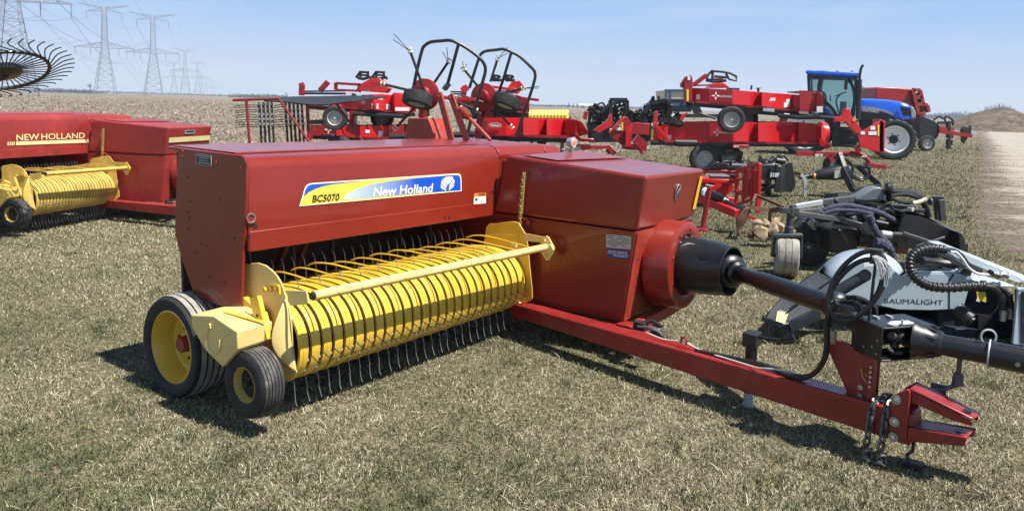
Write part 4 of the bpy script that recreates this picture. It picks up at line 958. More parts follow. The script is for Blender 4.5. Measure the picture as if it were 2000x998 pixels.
pat = .8*vnoise(xx, yy, 1.1, 51)+.6*vnoise(xx, yy, 3.2, 52)+.45*vnoise(xx, yy, 9, 53)
far_g = 1.4*smooth((yy-6)/8)*smooth((xx+2)/5)
green = smooth((pat+far_g)*.9+.36+NR.normal(0, .12, n_))
isg = NR.rand(n_) < (.40+.58*green)
tone = .5+.5*np.tanh(1.4*(vnoise(xx, yy, 38, 44)+.7*vnoise(xx, yy, 90, 45))+NR.normal(0, .5, n_))
tint = np.where(isg, .04+.44*(.35*NR.rand(n_)+.65*tone), .44+.56*(.4*NR.rand(n_)+.6*tone))
tint = np.where(isg, tint*(1-.3*np.clip(far_g, 0, 1)), tint*(1-.12*np.clip(far_g, 0, 1)))
sc_ = np.maximum(1, yy/3.6)
hgt = NR.uniform(.010, .028, n_)*(1+.25*clump.clip(-1, 1))*sc_**.4; wid = NR.uniform(.0017, .0040, n_)*sc_
lean = np.where(isg, NR.uniform(.3, .92, n_), NR.uniform(.55, .985, n_))
blades('grass', xx, yy, gh(xx, yy), hgt, wid, lean, tint, 'grass_blade')
# loose straw litter and taller green tufts
ns = 3600; yy = 1/NR.uniform(1/20, 1/1.8, ns); xx = NR.uniform(-1, 1, ns)*(.8*yy+2.2); k_ = (yy < field_edge(xx)-.3) & (xx < road_l(yy)-.6); xx, yy = xx[k_], yy[k_]; ns = len(xx)
blades('straw_litter', xx, yy, gh(xx, yy)+.012, NR.uniform(.035, .095, ns), NR.uniform(.0018, .0036, ns)*np.maximum(1, yy/4), NR.uniform(.96, .998, ns), NR.uniform(.62, .95, ns), 'grass_blade')
nt2 = 420; ty = 1/NR.uniform(1/18, 1/1.9, nt2); tx = NR.uniform(-1, 1, nt2)*(.8*ty+2.0); k_ = (ty < field_edge(tx)-.5) & (tx < road_l(ty)-.8); tx, ty = tx[k_], ty[k_]
xx = np.repeat(tx, 46)+NR.normal(0, .035, len(tx)*46)*np.repeat(NR.uniform(.6, 1.8, len(tx)), 46); yy = np.repeat(ty, 46)+NR.normal(0, .035, len(tx)*46); ns = len(xx)
blades('grass_tufts', xx, yy, gh(xx, yy), NR.uniform(.025, .060, ns), NR.uniform(.0022, .004, ns)*np.maximum(1, yy/4), NR.uniform(.2, .85, ns), np.repeat(NR.uniform(.05, .36, len(tx)), 46)+NR.uniform(-.04, .08, ns), 'grass_blade')
# corn residue
NC = 300000
yy = 1/NR.uniform(1/190, 1/10, NC); xx = NR.uniform(-1, 1, NC)*(.80*yy+2)
keep = (yy > field_edge(xx)+NR.uniform(-.8, 1.2, NC)); xx, yy = xx[keep], yy[keep]; n_ = len(xx)
keep = vnoise(xx, yy, .9, 61)+.6*vnoise(xx, yy, .25, 62)+NR.uniform(-1.5, 1.5, n_) > -.75; xx, yy = xx[keep], yy[keep]; n_ = len(xx)
sc_ = np.maximum(1, yy/22)
blades('corn_residue', xx, yy, np.full(n_, .02), NR.uniform(.05, .17, n_)*sc_**.7, NR.uniform(.011, .034, n_)*sc_**.7, NR.uniform(.80, .995, n_), NR.beta(1.6, 1.9, n_), 'corn_residue')
# ------------------------------------------------------------------ dirt mound
mc = at(1950, 244, 95); mc.z = 0
n1 = 90; u = np.linspace(-1, 1, n1); U, W = np.meshgrid(u, u); rr_ = np.sqrt(U**2+W**2)
hh = 3.05*np.clip(1-np.abs(rr_)**1.15, 0, 1)*(1+.12*vnoise(U*6, W*6, 1.0, 71))+.10*vnoise(U*20, W*20, 1, 72)*np.clip(1.1-rr_, 0, 1)
hh = np.where(rr_ > 1, -.05, hh)
md = sheet('dirt_mound', mc.x+U*7.4+.3*vnoise(U*5, W*5, 1, 73), mc.y+W*7, hh, 'mound_soil'); del md['kind']; tag(md, 'large heap of bare brown soil at the end of the gravel road', 'dirt heap')
a_ = NR.uniform(-1, 1, 5000); b_2 = NR.uniform(-1, .5, 5000); r_ = np.sqrt(a_**2+b_2**2); k_ = (r_ < .9)&(NR.rand(5000) < .10+.7*(r_ < .22)); a_, b_2, r_ = a_[k_], b_2[k_], r_[k_]
wd = blades('dry_weeds', mc.x+a_*7.4, mc.y+b_2*7, 3.05*(1-r_**1.15)-.02, NR.uniform(.2, .75, len(a_))*np.where(r_ < .35, .9, .35), NR.uniform(.02, .05, len(a_)), NR.uniform(.1, .7, len(a_)), NR.uniform(.1, .6, len(a_)), 'corn_residue')
# ------------------------------------------------------------------ distant woods, bare trees, farmstead
def wood(name, px0, px1, Y, hfun, dens, m_, seed):
    r = random.Random(seed); mb = MB(); p0, p1 = at(px0, 200, Y), at(px1, 200, Y); wdt = p1.x-p0.x; ps = Y/1500
    for k in range(dens):
        t = r.random(); x = p0.x+wdt*t; h_ = hfun(t, r)*ps*(.35+.65*r.random()); z = h_*r.random()**.6; y = Y+r.uniform(-1, 1)*12; s = ps*r.uniform(1.2, 3.6)
        c = V((x, y, z)); d1 = V((r.uniform(-1, 1), r.uniform(-.6, .6), r.uniform(-.6, 1)))*s; d2 = V((r.uniform(-1, 1), r.uniform(-.6, .6), r.uniform(-.6, 1)))*s
        mb.add([c, c+d1, c+d2], [(0, 1, 2)])
    o = mb.build(name, m_, None, fix=False); o['kind'] = 'stuff'; return o
def hump(*hs): return lambda t, r: max(1.5, np.interp(t, np.linspace(0, 1, len(hs)), hs))
wood('distant_hedge', 66, 190, 420, hump(3, 7, 8, 8, 7, 8, 7), 2600, 'far_wood_haze', 1)
wood('distant_hedge', 455, 565, 520, hump(5, 7, 8, 7, 8, 9, 7, 5), 2600, 'far_wood_haze', 2)
wood('distant_hedge', 200, 455, 900, hump(2, 3, 2, 3, 2, 3), 1500, 'far_wood_haze', 3)
wood('distant_wood', 1800, 2200, 600, hump(6, 12, 16, 15, 16, 15, 14, 14, 14, 15), 11000, 'far_wood_haze', 4)
wood('distant_hedge', 1040, 1330, 700, hump(2, 3, 4, 5, 3, 4, 6, 5, 3), 2600, 'far_wood_haze', 5)
wood('distant_hedge', 560, 1040, 900, hump(2, 3, 3, 2, 3, 3, 4, 3), 2000, 'far_wood_haze', 6)
wood('distant_hedge', -900, 66, 500, hump(5, 7, 6, 8, 6, 7), 3000, 'far_wood_haze', 7)
def bare_tree(px, pyb, pyt, Y, label, seed, spread=.5):
    r = random.Random(seed); p = at(px, pyb, Y); p.z = 0; Hh = (pyb-pyt)*Y/1500
    root = thing('bare_tree', label, 'tree', p); mb = MB(); tw = MB()
    def grow(a, d, l, rd, lev):
        b = a+d*l; (mb if lev < 1 else tw).tube([a, a.lerp(b, .5)+V((r.uniform(-.04, .04), r.uniform(-.04, .04), 0))*l, b], [rd, rd*.85, rd*.65], 5)
        if lev < 5:
            for k in range(2 if lev > 2 else 3):
                nd = (d+V((r.uniform(-1, 1), r.uniform(-1, 1), r.uniform(-.15, .7)))*spread*1.3).normalized(); grow(b if k else a.lerp(b, .7), nd, l*r.uniform(.62, .85), rd*.6, lev+1)
    grow(V((0, 0, -.1)), V((0, 0, 1)), Hh*.27, Hh*.026, 0)
    mb.build('trunk', 'bark', root, fix=False); tw.build('crown', 'twig_grey', root, fix=False); return root
bare_tree(1203, 207, 176, 330, 'small bare tree on the field skyline left of the cream grain wagon', 5)
bare_tree(178, 184, 158, 400, 'bare spreading tree at the foot of the first full pylon', 6)
bare_tree(560, 190, 172, 480, 'bare tree at the right end of the hedge behind the black tine rack', 7)
def shed(px0, px1, pyt, pyb, Y, label, roofm='roof_grey', wallm='ash_white', ridge=.35):
    a, b = at(px0, pyb, Y), at(px1, pyb, Y); hh_ = (pyb-pyt)*Y/1500; z0 = -.1; root = thing('farm_shed', label, 'shed', (a.x, Y, 0)); L_ = b.x-a.x; D_ = L_*.6; hw = hh_*(1-ridge)
    z1 = hw
    mb = MB(); mb.hexa([(0, 0, z0), (L_, 0, z0), (L_, D_, z0), (0, D_, z0), (0, 0, z1), (L_, 0, z1), (L_, D_, z1), (0, D_, z1)]); mb.prism([(0, 0, z1+.01), (0, D_, z1+.01), (0, D_/2, hh_*.98)], (L_, 0, 0)); mb.build('wall', wallm, root)
    mb = MB(); mb.prism([(-.4, -.6, z1-.1), (-.4, D_/2, hh_), (-.4, D_/2, hh_+.25), (-.4, -.6, z1+.15)], (L_+.8, 0, 0)); mb.prism([(-.4, D_+.6, z1-.1), (-.4, D_/2, hh_), (-.4, D_/2, hh_+.25), (-.4, D_+.6, z1+.15)], (L_+.8, 0, 0)); mb.build('roof', roofm, root)
    mb = MB(); mb.box((L_*.15, -.08, z0), (L_*.38, .02, z1*.75)); mb.box((L_*.6, -.08, z1*.3), (L_*.7, .02, z1*.7)); mb.build('door', 'wagon_blue', root); return root
shed(1131, 1160, 199.5, 207, 560, 'long white farm shed on the skyline beside dark trees', ridge=.3, roofm='ash_white')
shed(1116, 1127, 201, 207, 590, 'small pale grey farm building left of the long white shed')
shed(1158, 1168, 203, 208, 600, 'low white farm building at the right end of the farmstead', roofm='ash_white')
def evergreen(px, pyb, pyt, Y, label, seed):
    r = random.Random(seed); p = at(px, pyb, Y); p.z = 0; Hh = (pyb-pyt)*Y/1500; root = thing('evergreen_tree', label, 'tree', p)
    mb = MB(); mb.tube([(0, 0, -.1), (0, 0, Hh*.8)], [Hh*.03, Hh*.01], 6); mb.build('trunk', 'bark', root)
    mb = MB()
    for k in range(500):
        t = r.random(); a = r.uniform(0, 6.28); rd = Hh*.38*(1-t*.8)*math.sqrt(r.random()); c = V((rd*math.cos(a), rd*math.sin(a), Hh*(.08+.92*t))); s = Hh*.07
        mb.add([c, c+V((r.uniform(-1, 1), r.uniform(-1, 1), r.uniform(-1, 1)))*s, c+V((r.uniform(-1, 1), r.uniform(-1, 1), r.uniform(-1, 1)))*s], [(0, 1, 2)])
    mb.build('crown', 'far_green', root, fix=False)
for i, (px, t_) in enumerate(((1111, 198), (1120, 199), (1128, 198))):
    evergreen(px, 207, t_, 570, ['dark evergreen left of the farm shed, leftmost of three', 'dark evergreen left of the farm shed, middle of three', 'dark evergreen touching the end of the white farm shed'][i], 20+i)
# ------------------------------------------------------------------ pylons
def pylon_meshes():
    Ht = 40.0
    prof = [(0, 4.2), (12.5, 2.4), (20.5, 1.35), (22.5, 1.2), (30, 1.0), (38.2, .85)]
    def wz(z): return float(np.interp(z, [p[0] for p in prof], [p[1] for p in prof]))
    mb = MB(); lv = [0, 3.2, 6.2, 9, 11.6, 14, 16.2, 18.3, 20.4, 22.4, 24.2, 26, 27.8, 29.6, 31.4, 33.2, 35, 36.6, 38.2]
    cr = lambda z, i: V(((1, 1, -1, -1)[i]*wz(z), (1, -1, -1, 1)[i]*wz(z), z))
    for z0, z1 in zip(lv[:-1], lv[1:]):
        for i in range(4):
            j = (i+1) % 4; mb.beam(cr(z0, i), cr(z1, i), .18, .18); mb.beam(cr(z0, i), cr(z1, j), .08, .08); mb.beam(cr(z0, j), cr(z1, i), .08, .08)
            if z0 > 0: mb.beam(cr(z0, i), cr(z0, j), .08, .08)
    body = mb
    lo = MB(); zl = 20.6; T = 12.0
    for sgn in (-1, 1):
        for y in (-1.2, 1.2):
            tip = V((sgn*T, 0, zl)); a = V((sgn*1.3, y, zl)); b = V((sgn*1.2, y, zl+2.4)); lo.beam(a, tip, .18, .18); lo.beam(b, tip, .18, .18)
            for k in range(6):
                t0, t1 = k/6, (k+.5)/6; lo.beam(a.lerp(tip, t0), b.lerp(tip, t1), .09, .09); lo.beam(b.lerp(tip, t1), a.lerp(tip, (k+1)/6), .09, .09)
    up = MB()
    for sgn in (-1, 1):
        for y in (-.85, .85):
            t1, t2 = V((sgn*10.2, 0, 39.6)), V((sgn*7.0, 0, 36.2)); a1 = V((sgn*.85, y, 38.3)); a2 = V((sgn*.85, y, 36.9))
            up.beam(a1, t1, .16, .16); up.beam(a1-V((0, 0, .9)), t1, .12, .12); up.beam(a2, t2, .16, .16); up.beam(a2+V((0, 0, 1.2)), t2, .12, .12)
            for k in range(4): up.beam(a1.lerp(t1, k/4), (a1-V((0, 0, .9))).lerp(t1, (k+.5)/4), .08, .08)
    ins = MB()
    for sgn in (-1, 1):
        for x, z in ((7, 36.2), (11.6, 20.6), (5.6, 20.6)): ins.tube([(sgn*x, 0, z), (sgn*x, 0, z-3.0)], .14, 5)
    return body, lo, up, ins
pb = pylon_meshes(); pyl = None
VPX = 470; ldir = V((ray(VPX, 187)[0], ray(VPX, 187)[1], 0)).normalized(); lrot = math.atan2(ldir.y, ldir.x)-math.pi/2
PYL = [(26, None, 170, 'closest lattice pylon, its foot behind the black rake wheel', 40), (206, 8, None, 'first full lattice pylon from the left, with wide lower crossarm', 0), (300, 26, None, 'second full lattice pylon from the left, slightly lower than the first', 0), (362, 96, None, 'mid distance pylon, tallest of the small cluster right of the two big pylons', 0), (340, 122, None, 'faint pylon just left of the mid distance pylon', 0), (386, 122, None, 'faint pylon just right of the mid distance pylon', 0)]
for px in (394, 402, 412, 417, 425, 434, 443, 450, 457, 462): PYL.append((px, 187-(470-px)*.50, None, None, 0))
pp = []
for i, (px, pt, D, lb, _) in enumerate(PYL):
    hzn = 178+(px-100)*.0306
    if D is None: D = 1500*40.0/(hzn+2-pt)
    p = at(px, hzn, D); p.z = 0; pp.append(p)
    if i == 0:
        pyl = thing('pylon', lb, 'pylon', p, lrot, 'pylons of the power lines across the field')
        for nm, b_ in zip(('lattice_mast', 'lower_crossarm', 'upper_crossarm', 'insulator'), pb): b_.build(nm, 'tower_steel_haze', pyl, fix=False)
        index_kids(); c = pyl
    else:
        c = copy_tree(pyl); c.location = p
    c['label'] = lb or 'tiny far pylon in the row of pylons shrinking towards the horizon'
# cables: each conductor a sagging span run along its row
def cable(pts, sag, r_, label):
    mb = MB()
    for a, b in zip(pts[:-1], pts[1:]):
        mb.tube([a.lerp(b, k/16)+V((0, 0, -4*sag*(b-a).length/130*(k/16)*(1-k/16))) for k in range(17)], r_, 4)
    o = mb.build('power_cable', 'cable', None, fix=False); tag(o, label, 'cable', 'cables strung between the pylons'); return o
ra, rb = V((math.cos(lrot), math.sin(lrot), 0)), ldir
rowA = [pp[0]-ldir*150, pp[0], pp[1], pp[4]]; rowB = [pp[2]-ldir*280, pp[2]-ldir*140, pp[2], pp[3], pp[5]]
for nm, row in (('left', rowA), ('right', rowB)):
    for x, z, r_ in ((-11.6, 17.6, .032), (-5.6, 17.6, .032), (5.6, 17.6, .032), (11.6, 17.6, .032), (-7, 33.2, .032), (7, 33.2, .032), (-10.2, 39.6, .022), (10.2, 39.6, .022)):
        side = 'left' if x < 0 else 'right'; hgt_ = 'top' if z > 39 else ('upper' if z > 30 else ('outer lower' if abs(x) > 9 else 'inner lower'))
        cable([q+ra*x+V((0, 0, z)) for q in row], 4.5, r_, f'thin {hgt_} cable on the {side} arms of the {nm} row of pylons')
# ------------------------------------------------------------------ second baler, an older copy set behind on the left
index_kids()
Y2W = rad(-12); c_ = at(330, 250, 8.96)
X2 = V((math.cos(Y2W), math.sin(Y2W), 0)); Y2 = V((-math.sin(Y2W), math.cos(Y2W), 0))
G2 = c_-X2*.84-Y2*2.08; G2.z = .09
b2 = copy_tree(baler, None, skip=('side_decal', 'warning_label', 'dealer_plate', 'serial_plate', 'blue_sticker', 'badge', 'reflector', 'work_lamp', 'knotter_shield', 'tension_lever', 'tension_spring', 'hydraulic_hose', 'hose_post', 'safety_chain', 'printed_mark'),
   remap={'baler_red': 'old_red', 'frame_red': 'old_red', 'yellow': 'yellow_old', 'yellow_pale': 'yellow_old', 'baler_red_worn': 'old_red'})
b2.name = 'hay_baler.001'; b2.location = G2; b2.rotation_euler = (0, 0, Y2W)
b2.matrix_basis = Matrix.Translation(G2) @ Matrix.Rotation(Y2W, 4, 'Z')
b2['label'] = 'older red baler with cream stripes and dull yellow pickup below the rake wheel'
SH = .65; KS = 1-SH/1.80
for ch in [o for o in bpy.data.objects if o.parent == b2]:
    nm = ch.name.split('.')[0]
    if nm in ('pickup_reel', 'windguard_tube'): ch.scale = (1, KS, 1); ch.location = (.11, 2.02*(1-KS), 0)
    elif nm in ('gauge_wheel', 'drive_cover'): ch.location = (.11, SH, 0)
    elif nm == 'side_plate':
        if min(v.co.y for v in ch.data.vertices) < 1: ch.location = (.11, SH, 0)
        else: ch.location = (.11, 0, 0)
def p2(px, py, x):
    p0 = G2+X2*x; v = V(ray(px, py)); c = V(_C); q = c+v*((p0-c).dot(X2)/v.dot(X2))-G2; return V((q.dot(Y2), q.z))
hood2 = [o for o in bpy.data.objects if o.parent == b2 and o.name.startswith('hood_panel')][0]
xf = XF+.004
def q2(px, py, d=0): a = p2(px, py, XF); return V((xf+d, a.x, a.y))
for (s_, a, b, t_) in (('NEW', (31.5, 275.5), (76, 273.5), 263), ('HOLLAND', (80, 273.5), (165, 270.5), 261.5)):
    o_ = q2(*a); e_ = q2(*b); lettering('hood_lettering', s_, 'old_cream', hood2, o_, e_-o_, (0, 0, 1), height=(q2(a[0], t_)-o_).z, width=(e_-o_).length, bold=.012)
mb = MB()
def bar2(x0, x1, y0, y1): mb.prism([q2(x0, y0[0]), q2(x1, y0[1]), q2(x1, y1[1]), q2(x0, y1[0])], (.001, 0, 0))
def yy2(x): return 277.6-(x-14)*.034, 284.6-(x-14)*.036
def seg2(x0, x1): mb.prism([q2(x0, yy2(x0)[1]), q2(x1, yy2(x1)[1]), q2(x1, yy2(x1)[0]), q2(x0, yy2(x0)[0])], (.001, 0, 0))
for x in (14, 18, 22, 26): seg2(x, x+2.2)
seg2(31, 168)
for x in (170, 174, 178.5, 182.5): seg2(x, x+2.0)
mb.build('hood_stripe', 'old_cream', hood2)
ush2 = [o for o in bpy.data.objects if o.parent == b2 and o.name.startswith('upper_cover')][0]
fxz = lambda z: .784+(z-.697)*.1713+.0065
mb = MB()
for z0, z1, y0, y1 in ((.845, .905, 2.10, 2.91),): mb.prism([(fxz(z0), y0, z0), (fxz(z0), y1, z0), (fxz(z1), y1, z1), (fxz(z1), y0, z1)], (.002, 0, 0))
mb.build('front_stripe', 'old_cream', ush2)
mb = MB(); z0, z1 = .94, .985; mb.prism([(fxz(z0), 2.38, z0), (fxz(z0), 2.58, z0), (fxz(z1), 2.58, z1), (fxz(z1), 2.38, z1)], (.002, 0, 0), m=0)
mb.prism([(fxz(z0)+.002, 2.40, z0+.01), (fxz(z0)+.002, 2.56, z0+.01), (fxz(z1)+.002, 2.56, z1-.01), (fxz(z1)+.002, 2.40, z1-.01)], (.001, 0, 0), m=1); mb.build('number_plate', ['galv', 'sticker_black'], ush2)
index_kids()

# ------------------------------------------------------------------ rake wheel hanging at the left edge
RW = 7.0; rc = at(9, 139, RW)
root = thing('wheel_rake', 'black rake wheel with curved wire tines raised above the older baler', 'hay rake', (rc.x, rc.y, 0))
nrm = V((.36, -.28, -.88)); nrm.normalize(); ua = V((math.cos(.42), 0, math.sin(.42))); ua = (ua-nrm*ua.dot(nrm)).normalized(); ub = nrm.cross(ua)
Rr = .355
cw = lambda r, a, d=0: rc+(ua*math.cos(a)+ub*math.sin(a))*r+nrm*d
mb = MB(); mb.tube([cw(Rr, a) for a in np.linspace(0, 2*math.pi, 49)[:-1]], .016, 8, closed=True); rim_o = mb.build('rim', 'black_paint', root, world=True)
mb = MB(); mb.lathe([(.001, -.02), (.13, -.02), (.14, 0), (.13, .03), (.06, .05), (.001, .05)], rc, nrm, 28); mb.build('hub_plate', 'black_paint', root, world=True)
for k in range(40):
    a = 2*math.pi*k/40; mb = MB()
    mb.tube(spl([cw(.12, a), cw(Rr, a+.03), cw(Rr+.02, a+.05), cw(Rr+.06, a+.20), cw(Rr+.12, a+.33), cw(Rr+.17, a+.36), cw(Rr+.21, a+.31, -.015)], 4), .0058, 5); mb.build('tine', 'black_paint', rim_o, world=True, fix=False)
mb = MB(); mb.tube([rc+nrm*.04, rc+V((-.25, .1, -.12)), rc+V((-1.2, .25, -.30))], .035, 10); mb.tube([rc+V((-1.2, .25, -.25)), V((rc.x-1.25, rc.y+.3, .12))], .05, 10); mb.tube([V((rc.x-2.6, rc.y+.3, .75)), rc+V((-1.0, .25, -.3))], .05, 10)
mb.build('support_arm', 'black_paint', root, world=True)
wheel(root, (rc.x-1.3, rc.y+.42, .27), (0, -1, 0), .27, .16, .16, 'rim_grey', 'rubber', world=True)

# ------------------------------------------------------------------ tine rack with black apron, behind the hood on the left
TY = 8.6
def T(px, py, d=0): return at(px, py, TY+d)
p = T(540, 300); root = thing('tine_rack', 'rack of black tine arms in a thin red frame under a black apron', 'hay tool', (p.x, p.y, 0))
mb = MB()
for P_ in ([(456, 196), (544, 193), (605, 279)], [(481, 196), (488, 284)]):
    mb.tube([T(*q) for q in P_], .016, 8)
mb.tube([T(488, 284), T(489, 400, 0)*1.0], .016, 8)
mb.tube([T(605, 279), T(650, 345)], .016, 8); mb.tube([T(655, 200, .5), T(710, 278, .5), T(750, 340, .5)], .014, 8)
mb.tube([T(600, 205, .1), T(604, 280, .1), T(606, 400, .1)], .020, 8, m=1)
mb.tube([T(456, 196, .9), T(640, 190, .9)], .014, 8); mb.tube([T(456, 196), T(456, 196, .9)], .014, 8)
mb.beam(T(489, 400), T(606, 400, .1), .05, .05, m=1); mb.beam(T(640, 345, .5), T(489, 400), .04, .04, m=1)
e = T(489, 405); 
for q in (T(489, 400), T(606, 400, .1), T(750, 340, .5)): mb.tube([q, V((q.x, q.y, .0))], .018, 8, m=1)
mb.build('frame', ['frame_red', 'deep_red'], root, world=True)
mb = MB(); top = [T(505, 193.5), T(540, 190), T(600, 189), T(700, 188), T(740, 190)]; bot = [T(515, 197), T(560, 199), T(600, 204), T(640, 204), T(690, 197)]
n_ = 12; A = spl(top, 4); Bq = spl(bot, 4)
mb.strip([q+V((0, .55, .01)) for q in A], [q for q in Bq]); mb.strip(Bq, [q-V((0, 0, .012)) for q in Bq]); o = mb.build('apron', 'curtain', root, world=True); s_ = o.modifiers.new('t', 'SOLIDIFY'); s_.thickness = .012
for gi, (x0, d) in enumerate(((506, .05), (557, .35))):
    for k in range(4 if gi == 0 else 5):
        px = x0+k*8; mb = MB(); mb.tube([T(px, 200, d), T(px+3, 245, d), T(px+5, 284, d)], .013, 7)
        q = T(px+5, 284, d); mb.tube([q, V((q.x+.02, q.y, .45))], .013, 7)
        for j in range(5):
            py = 204+j*9.6; c = T(px+j*.4, py, d-.01); mb.cyl(c+V((0, -.012, 0)), c+V((0, .03, 0)), .015, n=8, m=1); mb.tube([c, c+V((0, -.015, -.03)), c+V((.004, .02, -.045))], .009, 6)
        mb.build('tine_arm', ['black_paint', 'galv'], root, world=True, fix=False)
    for j in range(5):
        for k in range(2):
            py = 206+j*9.6+k*4.0; a = T(x0-2, py, d); mb = MB(); ln = (459-x0) if gi == 0 else -22
            mb.tube([a, T(x0+ln*.5, py-.6, d), T(x0+ln, py+1.0, d)], .0048, 5)
            mb.build('tine', 'black_paint', root, world=True, fix=False)

# ------------------------------------------------------------------ hay tedder, folded up behind the front baler
DY = 9.6
def D(px, py, d=0): return at(750+px/3.993, 50+py/3.993, DY+d)
p = D(500, 900); root = thing('hay_tedder', 'folded red hay tedder with two black hoop guards raised behind the front baler', 'hay tedder', (p.x, p.y, 0))
def hoop(P_, d, r_=.021):
    mb = MB(); mb.tube(spl([D(*q, d) for q in P_], 3), r_, 9); return mb
mb = hoop([(232, 470), (262, 330), (298, 190), (318, 158), (365, 130), (440, 122), (510, 117), (560, 132), (648, 180), (745, 255), (785, 310), (790, 360), (775, 420), (735, 560), (690, 700), (650, 850)], 0)
mb.tube([D(580, 150), D(535, 320), D(490, 480, .1)], .021, 9); mb.beam(D(470, 500, .05), D(505, 455, .08), .07, .05); mb.build('hoop_guard', 'black_paint', root, world=True)
mb = hoop([(665, 490), (700, 380), (742, 252), (762, 218), (800, 200), (870, 192), (935, 186), (995, 210), (1060, 245), (1160, 340), (1178, 378), (1176, 420), (1150, 510), (1100, 660), (1030, 865)], .9)
mb.tube([D(990, 222, .9), D(940, 390, .9), D(890, 540, 1.0)], .020, 9); mb.tube([D(790, 545, .9), D(930, 590, .9), D(1090, 655, .9)], .018, 8); mb.build('hoop_guard', 'black_paint', root, world=True)
def rotor(cx_, cy_, rx, ry, d, ax):
    c = D(cx_, cy_, d); s = DY/1500/3.993; mb = MB(); mb.lathe([(.001, -.06), (ry*s*.5, -.06), (ry*s, -.02), (ry*s, .02), (ry*s*.55, .05), (ry*s*.5, .10), (.001, .11)], c, ax, 32)
    return c, mb.build('rotor_hub', 'deep_red', root, world=True)
ax1 = V((-.40, -.91, -.05)).normalized()
c1, hub1 = rotor(318, 540, 95, 125, .05, ax1); c2, hub2 = rotor(780, 560, 95, 120, .95, V((-.40, -.91, -.05)).normalized())
def tarm(a, b, tips, d, m_='black_paint'):
    mb = MB(); A, Bp = D(*a, d), D(*b, d); mb.tube([A, Bp], .017, 8, m=0)
    dirv = (Bp-A).normalized(); q = dirv.orthogonal().normalized()
    for k in (-1, 1): mb.cyl(Bp+V((0, 0, .0))+dirv*(.005+.022*k), Bp+dirv*(.005+.022*k)+dirv*.018, .034, n=10, m=1)
    for t in tips:
        tp = D(*t, d-.05); mb.tube([Bp, Bp.lerp(tp, .35)+V((0, -.02, .0)), tp], .0048, 5, m=(0 if m_ == 'black_paint' else 1))
    mb.build('tine_arm', ['black_paint', 'cream'], root, world=True, fix=False)
tarm((315, 510), (205, 205), ((75, 65), (72, 110)), -.06)
tarm((370, 480), (502, 285), ((490, 172), (455, 205)), .1)
tarm((230, 515), (0, 460), ((-120, 450), (-110, 480)), 0)
tarm((240, 640), (95, 795), ((0, 870), (-10, 850)), -.05)
tarm((335, 600), (350, 720), ((345, 800), (360, 800)), -.05)
tarm((550, 590), (705, 655), ((760, 690), (750, 710)), .4)
tarm((735, 480), (625, 345), ((612, 280), (645, 300)), .9)
tarm((830, 440), (885, 265), ((965, 172), (963, 215)), .9)
tarm((880, 540), (1080, 492), ((1215, 475), (1205, 490)), .9)
tarm((860, 640), (988, 785), ((1100, 860), (1085, 850)), .9)
tarm((700, 590), (600, 640), ((640, 720), (660, 700)), .7)
wheel(root, D(262, 576, -.1), V((.16, .28, .95)).normalized(), .185, .16, .10, 'rim_grey', 'rubber', world=True, ribs=6)
wheel(root, D(955, 597, .8), V((.30, .22, .93)).normalized(), .19, .15, .10, 'rim_grey', 'rubber', world=True, ribs=6)
mb = MB()
mb.beam(D(318, 560, .15), D(300, 720, .2), .10, .08); mb.beam(D(300, 720, .2), D(330, 1150, .2), .10, .10); mb.beam(D(780, 600, 1.0), D(735, 800, 1.0), .09, .08); mb.beam(D(735, 800, 1.0), D(730, 1150, 1.0), .09, .09)
mb.beam(D(330, 1100, .2), D(730, 1100, 1.0), .12, .12); mb.beam(D(850, 700, 1.0), D(760, 690, 1.0), .08, .08); mb.beam(D(420, 560, .3), D(720, 580, .9), .05, .05)
mb.build('main_frame', 'deep_red', root, world=True, bevel=.006)
for q, ax in ((D(330, 1150, .2), None), (D(730, 1150, 1.0), None)): wheel(root, (q.x, q.y+.1, .26), (0, -1, 0), .26, .18, .14, 'rim_grey', 'rubber', world=True, name='transport_wheel')
mb = MB(); mb.tube([D(775, 600, .85), D(690, 570, .85), D(590, 540, .6), D(545, 600, .5)], .012, 6); mb.tube(spl([D(600, 640, .4), D(640, 650, .4), D(680, 700, .4), D(665, 720, .4)], 4), .02, 8); mb.build('drive_rod', 'arm_grey', root, world=True, fix=False)
